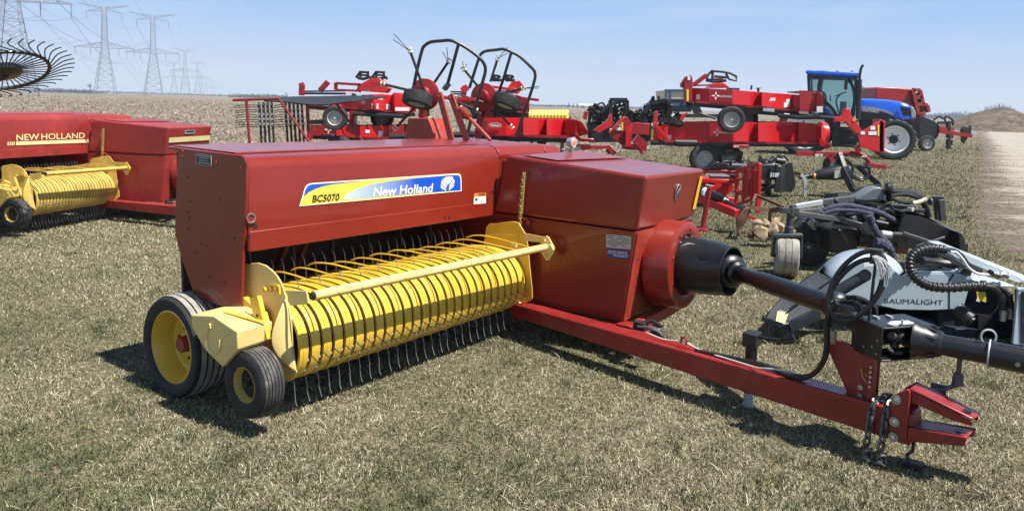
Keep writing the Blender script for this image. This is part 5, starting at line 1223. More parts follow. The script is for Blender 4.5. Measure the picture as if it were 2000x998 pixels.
# ------------------------------------------------------------------ bale accumulators
def PX(Y): return lambda px, py, d=0: at(px, py, Y+d) if d < .45 else at(px, py, Y)+V((0, d, 0))
FAC = {}
def fd(parent, x, d):
    fc_ = FAC.get(parent.name)
    return d if fc_ is None else float(np.interp(x, [t[0] for t in fc_], [t[1] for t in fc_]))-.012
def star(mb, c, r, m=0):
    for k in range(8):
        a = math.pi/2*(k//2)+(math.pi/4 if k % 2 else 0); L_ = r if k % 2 == 0 else r*.0
    for k in range(4):
        a = k*math.pi/2; d = V((math.cos(a), 0, math.sin(a))); s = V((-math.sin(a), 0, math.cos(a)))
        mb.prism([c+d*r*.18, c+d*r*.42+s*r*.22, c+d*r, c+d*r*.42-s*r*.22], (0, -.004, 0), m)
def accumulator(root, Y, fac, top, bot, depth=1.3, mat_='bright_red', lip=True, round_end=None):
    """side wall folded into facets (px, distance offset); far wall behind; cross bars inside"""
    f = PX(Y); k = len(fac); tp = [np.interp(x, [t[0] for t in top], [t[1] for t in top]) for x, _ in fac]; bt = [np.interp(x, [t[0] for t in bot], [t[1] for t in bot]) for x, _ in fac]
    A = [f(x, b, d) for (x, d), b in zip(fac, bt)]; Bt = [f(x, t, d) for (x, d), t in zip(fac, tp)]
    mb = MB(); mb.loft([[A[i], A[i]+V((0, .03, 0)), Bt[i]+V((0, .03, 0)), Bt[i]] for i in range(k)])
    w_ = mb.build('side_wall', mat_, root, world=True, ang=8, bevel=.006); FAC[w_.name] = fac
    mb = MB(); mb.loft([[V((p.x, Y+depth, p.z)), V((p.x, Y+depth+.03, p.z)), V((q.x, Y+depth+.03, q.z)), V((q.x, Y+depth, q.z))] for p, q in zip(A, Bt)]); mb.build('side_wall', mat_, root, world=True, ang=8)
    mb = MB()
    for i in range(1, k-1, 2): mb.beam(V((Bt[i].x, Bt[i].y+.03, Bt[i].z-.08)), V((Bt[i].x, Y+depth, Bt[i].z-.08)), .06, .06)
    z0, z1 = A[0].z, A[-1].z
    mb.prism([V((A[0].x+.05, Y+.05, z0+.02)), V((A[-1].x-.05, Y+.05, z1+.02)), V((A[-1].x-.05, Y+depth, z1+.02)), V((A[0].x+.05, Y+depth, z0+.02))], (0, 0, -.05)); mb.build('floor_frame', 'deep_red', root, world=True)
    mb = MB(); mb.beam(V((A[0].x, Y+.2, z0-.06)), V((A[-1].x, Y+.2, z1-.06)), .10, .09); mb.beam(V((A[0].x, Y+depth-.2, z0-.06)), V((A[-1].x, Y+depth-.2, z1-.06)), .10, .09); mb.build('under_rail', 'black_paint', root, world=True)
    return w_
def sticker(parent, f, px, py, w_, h_, d=-.03, m_='sticker_white', rows=3):
    d0, d1 = fd(parent, px, d), fd(parent, px+w_, d); a, b, c, e = f(px, py+h_, d0), f(px+w_, py+h_, d1), f(px+w_, py, d1), f(px, py, d0); mb = MB(); mb.prism([a, b, c, e], (0, -.006, 0))
    o = mb.build('warning_sticker', m_, parent, world=True); return o
def word(parent, f, s, x0, x1, yb, yt, d, m_='sticker_white', bold=.02, shear=0.0, name='lettering'):
    d0, d1 = fd(parent, x0, d), fd(parent, x1, d); a, b = f(x0, yb, d0), f(x1, yb, d1); t = f(x0, yt, d0)
    return lettering(name, s, m_, parent, a, V((b.x-a.x, b.y-a.y, 0)), (0, 0, 1), height=(t.z-a.z), width=math.hypot(b.x-a.x, b.y-a.y), bold=bold, shear=shear, depth=.0012, world=True)
def grapple(root, f, pts, d=.3, name='grapple_hook'):
    mb = MB()
    for P_, r_ in pts: mb.tube([f(*q, d) for q in P_], r_*.72, 7)
    return mb.build(name, 'black_paint', root, world=True, fix=False)

# right pair: lower machine
Y1 = 18.6; f = PX(Y1); p = f(1450, 278)
r1 = thing('bale_accumulator', 'lower red bale accumulator of the stacked pair before the blue tractor', 'bale accumulator', (p.x, Y1, 0), 0, 'red bale accumulators')
w1 = accumulator(r1, Y1, [(1303, .5), (1340, .32), (1386, .02), (1432, -.12), (1434, -.12), (1475, .14), (1479, .14), (1481, -.05), (1528, .20), (1557, .40), (1560, .30), (1602, .10)], [(1303, 251), (1338, 240), (1600, 239), (1604, 246)], [(1303, 277), (1560, 277), (1604, 280)])
mb = MB(); star(mb, f(1401, 258.5, fd(w1, 1398, 0)-.03), .115); mb.build('maker_mark', 'sticker_white', w1, world=True); word(w1, f, 'NORDEN', 1407, 1433, 261, 257, .02, bold=.03)
sticker(w1, f, 1307, 265, 7, 9, .02)
mb = MB(); q = [f(1604, 246, -.2), f(1612, 250, -.15), (f(1616, 262, -.1)), f(1612, 275, -.1), f(1604, 281, -.2)]; mb.prism(q, (0, 1.2, 0)); mb.prism([f(1600, 271, -.3), f(1612, 275, -.45), f(1626, 287, -.6), f(1613, 292, -.6), f(1600, 280, -.3)], (0, .04, 0)); mb.build('curved_chute', 'bright_red', r1, world=True, bevel=.01)
mb = MB(); mb.cyl(f(1601, 262, .35), f(1612, 262, .35), .30, .28, n=20); mb.build('end_disc', 'bright_red', r1, world=True)
mb = MB(); mb.beam(f(1555, 300, -.25), f(1636, 301, -.25), .10, .115); mb.beam(f(1430, 286, -.1), f(1462, 287, -.1), .09, .09); mb.tube(spl([f(1628, 302, -.25), f(1655, 299, -.3), (f(1680, 302, -.35)), f(1692, 310, -.4), f(1698, 320, -.45)], 4), .055, 8); mb.beam(f(1688, 322, -.45), f(1730, 326, -.5), .10, .11); mb.beam(f(1726, 325, -.5), f(1737, 326, -.5), .10, .03); mb.tube([f(1662, 303, -.3), f(1665, 308, -.3), f(1671, 303, -.3)], .02, 6); mb.beam(f(1620, 303, -.25), f(1625, 316, -.25), .10, .1); mb.build('drawbar', 'deep_red', r1, world=True, bevel=.01)
word(r1, f, 'AE10', 1590, 1607, 305.5, 300, -.315, bold=.03, shear=.2); word(r1, f, 'AE10', 1432, 1443, 288, 284, -.16, bold=.03, shear=.2)
mb = MB(); mb.beam(f(1400, 285, .4), f(1400, 302, .4), .35, .25); mb.beam(f(1375, 300, .3), f(1450, 300, .3), .12, .10); mb.build('axle_frame', 'dark_steel', r1, world=True)
for px, d in ((1374, -.05), (1442, .9)): q = f(px, 312, d); wheel(r1, (q.x, q.y, .335), (0, -1, 0), .335, .26, .19, 'rim_grey', 'rubber', world=True)
q = f(1640, 318, -.4); wheel(r1, (q.x, q.y+.3, .27), (.15, -1, 0), .27, .18, .15, 'rim_grey', 'rubber', world=True, name='drawbar_wheel')
# its swinging hitch plate in front of the tractor
mb = MB()
mb.prism([f(1676, 262, -.9), f(1722, 234, -.9), f(1727, 240, -.9), f(1726, 298, -.9), f(1716, 297, -.9), f(1680, 288, -.9)], (0, .05, 0)); mb.prism([f(1718, 233, -.9), f(1729, 238, -.9), f(1728, 298, -.9), f(1717, 299, -.9)], (0, .0, 0) if False else (.0, .35, 0))
mb.prism([f(1629, 229, -.85), f(1645, 228, -.85), f(1650, 213, -.85), f(1659, 212, -.85), (f(1664, 228, -.85)), f(1672, 236, -.85), f(1684, 256, -.85), f(1674, 262, -.85), f(1652, 238, -.85), f(1629, 238, -.85)], (0, .12, 0)); mb.beam(f(1672, 285, -.8), f(1678, 297, -.8), .1, .1); hp = mb.build('hitch_plate', 'bright_red', r1, world=True, bevel=.01)
sticker(hp, f, 1700, 247, 9, 7, -.905); sticker(hp, f, 1696, 257, 16, 7, -.905); sticker(hp, f, 1681, 257, 8, 6, -.905); sticker(hp, f, 1714, 244, 3, 22, -.905, 'sticker_yellow'); sticker(hp, f, 1665, 232, 5, 5, -.86, 'sticker_orange')
mb = MB(); mb.tube([f(1600, 229, -.7), f(1560, 230, -.5), f(1520, 226, -.3)], .05, 8); mb.tube([f(1600, 229, -.7), f(1630, 231, -.8)], .05, 8); mb.build('lift_cylinder', 'black_paint', r1, world=True)
# hooks and rails at its left end
mb = MB(); mb.prism([f(1272, 262, 0), f(1280, 218, 0), f(1285, 217, 0), f(1284, 252, 0), f(1282, 277, 0), f(1271, 275, 0)], (0, .12, 0)); mb.beam(f(1277, 240, -.05), f(1302, 270, -.05), .06, .06); mb.beam(f(1300, 250, 0), f(1302, 278, 0), .08, .08); e_ = mb.build('end_post', 'bright_red', r1, world=True, bevel=.008)
sticker(e_, f, 1272, 253, 4, 20, -.005, 'sticker_yellow'); sticker(e_, f, 1272, 241, 7, 6, -.01)
mb = MB(); mb.beam(f(1270, 281, .1), f(1420, 282, .1), .08, .07); mb.cyl(f(1318, 279, -.05), f(1360, 280, -.05), .09, n=14); mb.build('pipe', 'black_paint', r1, world=True)
rr = random.Random(31)
mb = MB()
for k in range(26):
    x = rr.uniform(1282, 1338); y = rr.uniform(222, 246); mb.tube(spl([f(x, y, .3), f(x+rr.uniform(-9, 9), y+rr.uniform(-10, 4), .3+rr.uniform(-.2, .2)), f(x+rr.uniform(-14, 14), y+rr.uniform(-6, 8), .3)], 3), rr.uniform(.015, .05), 6)
mb.beam(f(1286, 233, .3), f(1330, 240, .3), .3, .12); mb.build('grapple_hook', 'black_paint', r1, world=True, fix=False)
mb = MB(); mb.beam(f(1328, 238, .2), f(1336, 225, .2), .05, .08); mb.beam(f(1336, 225, .2), f(1343, 222, .2), .05, .06); mb.beam(f(1309, 236, .2), f(1322, 228, .2), .05, .06); mb.build('grapple_arm', 'bright_red', r1, world=True)

# upper machine of the right pair
f = PX(Y1+.1); p = f(1450, 215)
r2 = thing('bale_accumulator', 'upper red bale accumulator of the pair, black grapple on top, left of tractor cab', 'bale accumulator', (p.x, Y1+.1, 0), 0, 'red bale accumulators')
w2 = accumulator(r2, Y1+.1, [(1352, .30), (1386, .05), (1388, .05), (1430, -.12), (1432, -.12), (1482, .18), (1486, .18), (1488, -.05), (1527, .18), (1547, .34), (1550, .3), (1560, .2), (1562, .1)], [(1352, 172), (1400, 174), (1430, 176), (1562, 186)], [(1352, 199), (1400, 203), (1482, 207), (1562, 216)], depth=1.2)
mb = MB(); star(mb, f(1398, 187.5, fd(w2, 1399, 0)-.03), .11); mb.build('maker_mark', 'sticker_white', w2, world=True); word(w2, f, 'NORDEN', 1404, 1430, 190.5, 186.5, .02, bold=.03); word(w2, f, 'AF4', 1502, 1514, 198, 191, -.27, bold=.035, shear=.2)
sticker(w2, f, 1360, 185, 7, 10, .02); sticker(w2, f, 1535, 194, 7, 6, -.32); sticker(w2, f, 1531, 201, 12, 9, -.32)
mb = MB(); mb.prism([f(1562, 177, -.15), f(1593, 178, -.15), f(1594, 219, -.15), f(1562, 218, -.15)], (0, .04, 0)); q = [f(1593, 178, -.15), f(1602, 180, -.22), f(1608, 187, -.3), f(1608, 220, -.3), f(1594, 219, -.15)]; mb.prism(q, (0, .05, 0)); mb.prism([f(1563, 178, -.1), f(1606, 182, -.2), f(1606, 182, .9), f(1563, 178, .9)], (0, 0, -.03)); ch_ = mb.build('curved_chute', 'deep_red', r2, world=True, bevel=.008)
mb = MB(); mb.prism([f(1595, 180, -.20), f(1602, 181, -.26), f(1608, 188, -.34), f(1608, 219, -.34), f(1595, 218, -.20)], (0, .02, 0)); cf = mb.build('chute_face', 'bright_red', r2, world=True)
sticker(cf, f, 1595, 208, 12, 12, -.36, 'reflector_pale')
mb = MB(); mb.prism([f(1340, 196, 0), f(1336, 160, 0), f(1341, 150, 0), (f(1350, 147, 0)), f(1353, 155, 0), f(1352, 199, 0)], (0, .25, 0)); mb.prism([f(1330, 165, .05), f(1338, 152, .05), f(1340, 170, .05), f(1332, 172, .05)], (0, .15, 0)); mb.beam(f(1350, 168, .3), f(1392, 166, .3), .05, .04); mb.beam(f(1355, 166, .1), f(1380, 147, .1), .10, .10); e_ = mb.build('end_post', 'deep_red', r2, world=True, bevel=.008)
sticker(e_, f, 1341, 175, 4, 23, -.005, 'sticker_yellow'); sticker(e_, f, 1343, 149, 5, 8, -.01)
mb = MB(); mb.prism([f(1386, 172, .2), f(1394, 163, .2), f(1414, 162, .2), f(1426, 172, .2)], (0, .5, 0)); mb.cyl(f(1392, 158, .4), f(1412, 158, .4), .06, n=10); mb.build('grapple_base', 'bright_red', r2, world=True, bevel=.01)
grapple(r2, f, [(((1380, 150), (1390, 139), (1412, 141), (1425, 143), (1439, 150)), .04), (((1392, 140), (1391, 156), (1380, 156)), .05), (((1382, 148), (1380, 158), (1392, 160), (1418, 158)), .05), (((1418, 144), (1424, 155), (1438, 158)), .04), (((1438, 150), (1438, 160)), .03), (((1395, 150), (1420, 152)), .045)])
mb = MB(); mb.beam(f(1433, 174, .5), f(1453, 174, .5), .3, .06); mb.build('tray', 'wagon_blue', r2, world=True)
mb = MB(); mb.beam(f(1467, 176, .3), f(1468, 167, .3), .04, .04); mb.cyl(f(1481, 180, .3), f(1481, 173, .3), .03, n=8); mb.cyl(f(1481, 173.5, .3), f(1481, 172, .3), .07, n=10); mb.build('pivot_pin', 'black_paint', r2, world=True)
for px, d in ((1428, -.42), (1478, .95)):
    q = f(px, 232, d); wheel(r2, (q.x, q.y, q.z-.02), (-.1, -1, 0), .315, .26, .18, 'rim_grey', 'rubber', world=True)
mb = MB(); mb.beam(f(1420, 215, .3), f(1560, 226, .3), .12, .10); mb.cyl(f(1530, 225, 0), f(1610, 230, 0), .055, n=12); mb.beam(f(1490, 214, 0), f(1512, 216, 0), .05, .08, m=1); mb.beam(f(1440, 208, .5), f(1440, 232, .5), .2, .12); mb.build('axle_frame', ['black_paint', 'galv'], r2, world=True)

# left pair: lower and upper machine
Y3 = 17.5; f = PX(Y3); c3 = lambda x, y: (450+x/3.8375, 40+y/3.8375)
p = f(700, 260)
r3 = thing('bale_accumulator', 'lower red bale accumulator of the pair behind the tine rack', 'bale accumulator', (p.x, Y3, 0), 0, 'red bale accumulators')
w3 = accumulator(r3, Y3, [(606, .3), (652, .05), (654, 0), (674, .16), (700, .20), (703, 0), (750, .26), (756, .26), (760, .1), (788, 0)], [(606, 244), (652, 245.5), (700, 247), (788, 245)], [(606, 262), (654, 266), (700, 268), (788, 272)])
mb = MB(); star(mb, f(641.5, 253.5, fd(w3, 643, 0)-.03), .10); mb.build('maker_mark', 'sticker_white', w3, world=True); word(w3, f, 'NORDEN', 631, 653, 264.5, 261, .04, bold=.03)
sticker(w3, f, 739, 256, 9, 12, -.26); sticker(w3, f, 714, 254, 8, 6, -.14)
mb = MB(); mb.beam(f(606, 258, -.05), f(614, 264, -.05), .08, .25); mb.beam(f(690, 270, .3), f(690, 282, .3), .3, .2); mb.beam(f(740, 272, .3), f(800, 276, .3), .2, .15); mb.build('axle_frame', 'deep_red', r3, world=True)
for px, d in ((663, -.05), (716, .9)): q = f(px, 290, d); wheel(r3, (q.x, q.y, .335), (0, -1, 0), .335, .26, .19, 'rim_grey', 'rubber', world=True)
f = PX(Y3+.1); p = f(700, 215)
r4 = thing('bale_accumulator', 'upper red bale accumulator of the pair behind the tine rack, with two black grapples', 'bale accumulator', (p.x, Y3+.1, 0), 0, 'red bale accumulators')
w4 = accumulator(r4, Y3+.1, [(598, .1), (640, 0), (678, .22), (681, .22), (728, -.15), (731, -.15), (745, 0), (765, .18), (768, .1), (770, 0), (803, .22)], [(598, 189), (640, 188), (680, 187), (745, 184), (765, 186), (769, 181), (803, 183)], [(598, 204), (640, 206), (680, 210), (728, 214), (765, 220), (803, 220)], depth=1.1)
word(w4, f, 'AF4', 705, 713, 203, 197, -.02, bold=.03, shear=.2); word(w4, f, 'NORDEN', 628, 643, 207, 203.5, -.02, bold=.03); sticker(w4, f, 726, 203, 13, 10, .03); sticker(w4, f, 754, 204, 8, 10, -.14, 'reflector_pale'); sticker(w4, f, 772, 210, 28, 7, -.27, 'reflector_pale'); sticker(w4, f, 710, 174, 13, 5, .02, 'sticker_orange')
mb = MB(); mb.beam(f(589, 187, 0), f(590, 166, 0), .12, .09); mb.beam(f(585, 168, 0), f(594, 165, 0), .1, .1); mb.beam(f(595, 179, .1), f(675, 178, .1), .05, .035, m=1); mb.beam(f(595, 183, .1), f(675, 183.5, .1), .05, .05, m=1); mb.beam(f(625, 178, .2), f(641, 160, .2), .08, .12); mb.beam(f(656, 176, .1), f(656, 162, .1), .08, .06); mb.beam(f(656, 163, .1), f(705, 166, .1), .08, .06); mb.beam(f(705, 164, .1), f(700, 180, .1), .08, .1); mb.beam(f(656, 176, .1), f(705, 178, .1), .06, .05); mb.build('top_frame', ['deep_red', 'black_paint'], r4, world=True, bevel=.006)
mb = MB(); mb.prism([f(700, 178, .05), f(705, 164, .05), f(725, 153, .05), f(742, 154, .05), f(760, 173, .05), f(752, 182, .05)], (0, .5, 0)); mb.build('grapple_base', 'bright_red', r4, world=True, bevel=.01)
mb = MB()
for k in range(7): a = f(676+k*10.5, 180.5+k*1.6, -.22); b = f(685+k*10.5, 182+k*1.6, -.22); c = f(685+k*10.5, 186+k*1.6, -.22); e = f(676+k*10.5, 185+k*1.6, -.22); mb.prism([a, b, c, e], (0, .02, 0), m=k % 2)
mb.build('striped_strip', ['reflector_pale', 'dark_steel'], r4, world=True)
for x in (697, 728):
    grapple(r4, f, [(((x, 150), (x+6, 141), (x+24, 142)), .04), (((x+2, 153), (x+13, 155), (x+26, 151)), .05), (((x+8, 142), (x+6, 154)), .04), (((x+22, 142), (x+20, 155)), .04), (((x+26, 150), (x+28, 156)), .04), (((x, 148), (x-1, 153)), .04), (((x+4, 147), (x+24, 148)), .035)])
for px, d in ((655, -.35), (735, .8)):
    q = f(px, 231, d); wheel(r4, (q.x, q.y, q.z), (.05, -1, 0), .275, .26, .16, 'rim_grey', 'rubber', world=True)
mb = MB(); mb.cyl(f(690, 222, 0), f(790, 228, 0), .05, n=10); mb.beam(f(690, 216, .2), f(690, 245, .2), .12, .3, m=1); mb.beam(f(740, 218, .2), f(740, 246, .2), .12, .14); mb.tube([f(605, 237, .1), f(634, 236, .1)], .03, 6); mb.tube([f(605, 241, .1), f(634, 240, .1)], .03, 6); mb.build('axle_frame', ['black_paint', 'deep_red'], r4, world=True)

# middle: accumulator with the oval badge
Y5 = 12.4; f = PX(Y5); c4_ = lambda x, y: (750+x/3.993, 50+y/3.993)
p = f(1020, 270)
r5 = thing('bale_accumulator', 'nearer red bale accumulator with a white oval badge, behind the tedder hoops', 'bale accumulator', (p.x, Y5, 0), 0, 'red bale accumulators')
w5 = accumulator(r5, Y5, [(938, .15), (950, 0), (987, -.03), (989, -.03), (1012, .16), (1020, .16), (1022, 0), (1066, .20), (1068, .05), (1102, .26), (1104, .2), (1124, 0)], [(938, 233), (1010, 232), (1124, 234)], [(938, 262), (950, 266), (1066, 265), (1124, 268)], depth=1.2)
oc = f(967, 245.5, -.045)
mb = MB(); ov = lambda s, d: [oc+V((.098*s*math.cos(a), d, .043*s*math.sin(a))) for a in np.linspace(0, 2*math.pi, 29)[:-1]]
mb.prism(ov(1, 0), (0, -.004, 0), m=0); mb.prism(ov(.90, -.004), (0, -.003, 0), m=1); bd = mb.build('oval_badge', ['sticker_white', 'deep_red'], r5, world=True)
lettering('badge_text', 'Kuhns', 'sticker_white', bd, oc+V((-.066, -.0085, -.018)), (1, 0, 0), (0, 0, 1), width=.132, height=.040, bold=.03, shear=.25, world=True)
mb = MB(); q = [f(1124, 234, .05), f(1136, 238, .0), f(1144, 250, -.02), f(1150, 262, 0), f(1130, 268, .1)]; mb.prism(q, (0, .9, 0)); mb.prism([f(1124, 262, -.1), f(1137, 271, -.2), f(1160, 271, -.2), f(1160, 277, -.2), f(1134, 277, -.2), f(1124, 270, -.1)], (0, .08, 0)); mb.build('curved_chute', 'bright_red', r5, world=True, bevel=.008)
mb = MB(); mb.beam(f(1122, 287.5, -.1), f(1152, 287.5, -.1), .07, .085); mb.beam(f(1152, 288, -.05), f(1188, 287, 0), .07, .06, m=1); mb.beam(f(1186, 286, 0), f(1200, 302, 0), .08, .08, m=1); mb.tube([f(1184, 292, 0), f(1188, 299, 0), f(1196, 298, 0)], .02, 6, m=1); mb.build('drawbar', ['bright_red', 'deep_red'], r5, world=True, bevel=.006)
word(r5, f, 'AE10', 1121, 1134, 291.5, 286, -.14, bold=.03, shear=.2)
mb = MB(); mb.prism([f(1190, 256, 0), f(1214, 230, 0), f(1226, 229, 0), f(1233, 242, 0), f(1229, 286, 0), f(1219, 287, 0), f(1197, 271, 0)], (0, .05, 0), m=0); mb.prism([f(1220, 250, -.02), f(1233, 243, -.02), f(1230, 286, -.02), f(1219, 287, -.02)], (0, -.12, 0), m=1); mb.beam(f(1233, 251, .1), f(1268, 253, .1), .08, .19, m=0)
mb.prism([f(1160, 254, .05), f(1185, 237, .05), f(1192, 222, .05), f(1195, 225, .05), f(1196, 247, .05), f(1170, 260, .05)], (0, .06, 0), m=1); mb.prism([f(1138, 232, .05), f(1142, 217, .05), f(1150, 219, .05), f(1145, 235, .05)], (0, .06, 0), m=0); mb.beam(f(1190, 260, -.05), f(1217, 232, -.05), .05, .03, m=1); hp = mb.build('hitch_plate', ['deep_red', 'bright_red'], r5, world=True, bevel=.006)
sticker(hp, f, 1204, 241, 8, 6, -.01); sticker(hp, f, 1202, 249, 11, 6, -.01); sticker(hp, f, 1191, 251, 7, 5, -.01); sticker(hp, f, 1214, 239, 3, 16, -.01, 'sticker_yellow')
mb = MB(); mb.beam(f(1240, 270, .3), f(1260, 288, .3), .12, .15); mb.beam(f(1215, 285, .3), f(1262, 290, .3), .1, .1); mb.cyl(f(1253, 295, 0), f(1254, 300, 0), .03, n=8); mb.build('wheel_bracket', 'deep_red', r5, world=True)
for px, d, nm in ((1224, -.1, 0), (1262, .5, 1)): q = f(px, 292, d); wheel(r5, (q.x, q.y, .235), (-.15, -1, 0), .235, .17, .135, 'rim_grey', 'rubber', world=True, name='hitch_wheel')
for px, d in ((985, .1), (1060, .9)): q = f(px, 300, d); wheel(r5, (q.x, q.y, .30), (0, -1, 0), .30, .22, .17, 'rim_grey', 'rubber', world=True)
mb = MB(); mb.beam(f(985, 268, .3), f(985, 315, .3), .15, .2); mb.beam(f(1060, 268, .5), f(1060, 315, .5), .15, .2); mb.beam(f(960, 300, .4), f(1080, 300, .4), .12, .12); mb.tube([f(760, 268, .3), f(940, 262, .3)], .05, 8); mb.build('axle_frame', 'dark_steel', r5, world=True)
# the small dark stack seen through the right hoop
f = PX(15.0); p = f(985, 220)
r6 = thing('bale_accumulator', 'upper red bale accumulator half hidden by the right hoop of the tedder', 'bale accumulator', (p.x, 15.0, 0), 0, 'red bale accumulators')
w6 = accumulator(r6, 15.0, [(886, 0), (905, .1), (930, -.1), (932, 0), (1007, .05), (1010, .05), (1016, -.12), (1034, -.2)], [(886, 192), (930, 190), (1006, 185), (1016, 188), (1034, 196)], [(886, 205), (930, 206), (1006, 212), (1016, 219), (1034, 220)], depth=1.0)
sticker(w6, f, 1010, 211, 18, 9, -.2, 'reflector_pale'); sticker(w6, f, 921, 181, 6, 5, -.05)
mb = MB(); mb.beam(f(902, 178, 0), f(914, 170, 0), .12, .12); mb.beam(f(905, 190, .1), f(908, 168, .1), .1, .1); mb.beam(f(1012, 191, 0), f(1052, 196, -.2), .06, .05); mb.beam(f(960, 170, .1), f(1010, 176, .1), .06, .05); mb.prism([f(985, 180, .1), f(1000, 160, .1), (f(1015, 158, .1)), f(1024, 170, .1), f(1012, 184, .1)], (0, .4, 0)); mb.beam(f(880, 180, .1), f(902, 180, .1), .03, .03, m=1); mb.beam(f(880, 184, .1), f(902, 184, .1), .03, .03, m=1); mb.build('top_frame', ['bright_red', 'black_paint'], r6, world=True, bevel=.006)
for x in (960, 986):
    grapple(r6, f, [(((x, 158), (x+4, 147), (x+16, 149)), .035), (((x, 152), (x+10, 155), (x+18, 150)), .035), (((x+2, 148), (x+14, 158)), .03), (((x+12, 147), (x+14, 160)), .03), (((x+2, 158), (x+20, 157)), .035)])
for px, d in ((985, -.1), (950, .7)): q = f(px, 197, d); wheel(r6, (q.x, q.y, q.z), (.3, -.5, .8), .25, .2, .14, 'rim_grey', 'rubber', world=True)
mb = MB(); mb.beam(f(950, 208, .4), f(955, 330, .4), .12, .12); mb.beam(f(1010, 210, .4), f(1010, 330, .4), .12, .12); mb.beam(f(900, 225, .3), f(1020, 228, .3), .15, .15); mb.build('stand', 'dark_steel', r6, world=True)

# yellow tarp roll and the row of black attachments beyond
f = PX(24.0); p = f(1075, 235)
o = MB(); rr = random.Random(9)
for k in range(12):
    x = 1031+k*6.6; o.tube(spl([f(x, 236, 0), f(x+1, 222, .0), f(x+3, 220, .4), f(x+3, 226, .9)], 3), .085, 8)
o.tube([f(1036, 234, 0), f(1110, 236, 0)], .10, 8); o.tube([f(1034, 229, .1), f(1110, 230, .1)], .08, 8)
rt_ = thing('ribbed_roller', 'ribbed yellow roller lying behind the red accumulator with oval badge', 'roller', (p.x, 24.0, 0))
o.build('ribbed_skin', 'decal_yellow', rt_, world=True, fix=False); mb = MB(); mb.tube([f(1030, 231, .4), f(1115, 231, .4)], .06, 8); 
for x in (1040, 1100): mb.tube([f(x, 231, .4), V((f(x, 231, .4).x, 24.4, 0))], .06, 8)
mb.build('cradle', 'dark_steel', rt_, world=True)
def attachment(name, label, cat, Y, px, beams, hoses, seed=1, plates=(), base=None, mat_='black_paint', group=None):
    f = PX(Y); p = f(px, 250); root = thing(name, label, cat, (p.x, Y, 0), 0, group); rr = random.Random(seed)
    mb = MB()
    for P_, w_, h_, d in beams:
        for a, b in zip(P_[:-1], P_[1:]): mb.beam(f(*a, d), f(*b, d), w_, h_)
        for q in P_:
            pass
    fr = mb.build('frame', mat_, root, world=True, bevel=.008)
    for P_, t_, d in plates: mb = MB(); mb.prism([f(*q, d) for q in P_], (0, t_, 0)); mb.build('plate', mat_, root, world=True, bevel=.006)
    if hoses:
        mb = MB()
        for (x0, x1, y0, y1, n_, d) in hoses:
            for k in range(n_):
                a = (rr.uniform(x0, x1), rr.uniform(y0, y1)); b = (rr.uniform(x0, x1), rr.uniform(y0, y1)); m_ = ((a[0]+b[0])/2+rr.uniform(-8, 8), min(a[1], b[1])-rr.uniform(0, (y1-y0)*.4))
                mb.tube(spl([f(*a, d), f(*m_, d-.1), f(*b, d+.1)], 4), rr.uniform(.018, .035)*Y/20, 6)
        mb.build('hose', 'black_hose', root, world=True, fix=False)
    return root, f
attachment('grapple_bucket', 'black grapple attachment with tall open frame right of the yellow roller', 'loader attachment', 22.5, 1195,
  [([(1172, 222), (1190, 205), (1222, 196)], .12, .1, 0), ([(1191, 195), (1225, 195)], .14, .1, 0), ([(1192, 196), (1194, 250)], .12, .1, 0), ([(1224, 196), (1226, 252)], .12, .1, 0), ([(1200, 210), (1222, 205)], .08, .08, .2), ([(1148, 250), (1226, 252)], .3, .2, .2), ([(1150, 232), (1162, 214), (1168, 210)], .12, .1, .1), ([(1155, 268), (1220, 268)], .3, .3, .2), ([(1160, 236), (1185, 240)], .1, .1, .3)],
  [(1146, 1192, 215, 258, 26, .1), (1190, 1226, 210, 255, 14, .2)], 3, [([(1172, 222), (1190, 206), (1193, 232), (1176, 236)], .2, .05), ([(1146, 240), (1190, 236), (1190, 278), (1150, 278)], .25, .3)])
attachment('tine_attachment', 'low black spiked attachment between the tall grapple and the grain wagon', 'loader attachment', 22.0, 1245,
  [([(1226, 248), (1265, 252)], .2, .12, .2), ([(1228, 236), (1262, 240)], .1, .1, .4), ([(1228, 266), (1265, 268)], .3, .3, .3)]+[([(1230+k*6, 250), (1234+k*6, 224)], .05, .05, .1+.1*(k % 3)) for k in range(6)]+[([(1230+k*6, 246), (1240+k*6, 230)], .05, .05, .3) for k in range(5)],
  [(1226, 1266, 222, 252, 30, .2)], 5)
attachment('grapple_bucket', 'black hooked arm attachment in front of the cream grain wagon', 'loader attachment', 21.5, 1285,
  [([(1258, 222), (1268, 203), (1300, 196)], .14, .12, 0), ([(1268, 212), (1296, 208)], .09, .09, .1), ([(1300, 196), (1308, 205), (1306, 228)], .14, .12, 0), ([(1256, 220), (1262, 248)], .14, .14, .1), ([(1262, 248), (1310, 250)], .25, .2, .3), ([(1262, 264), (1310, 264)], .3, .3, .4)],
  [(1256, 1312, 205, 248, 34, .2)], 7, [([(1296, 200), (1312, 204), (1312, 246), (1298, 246)], .2, .1)])
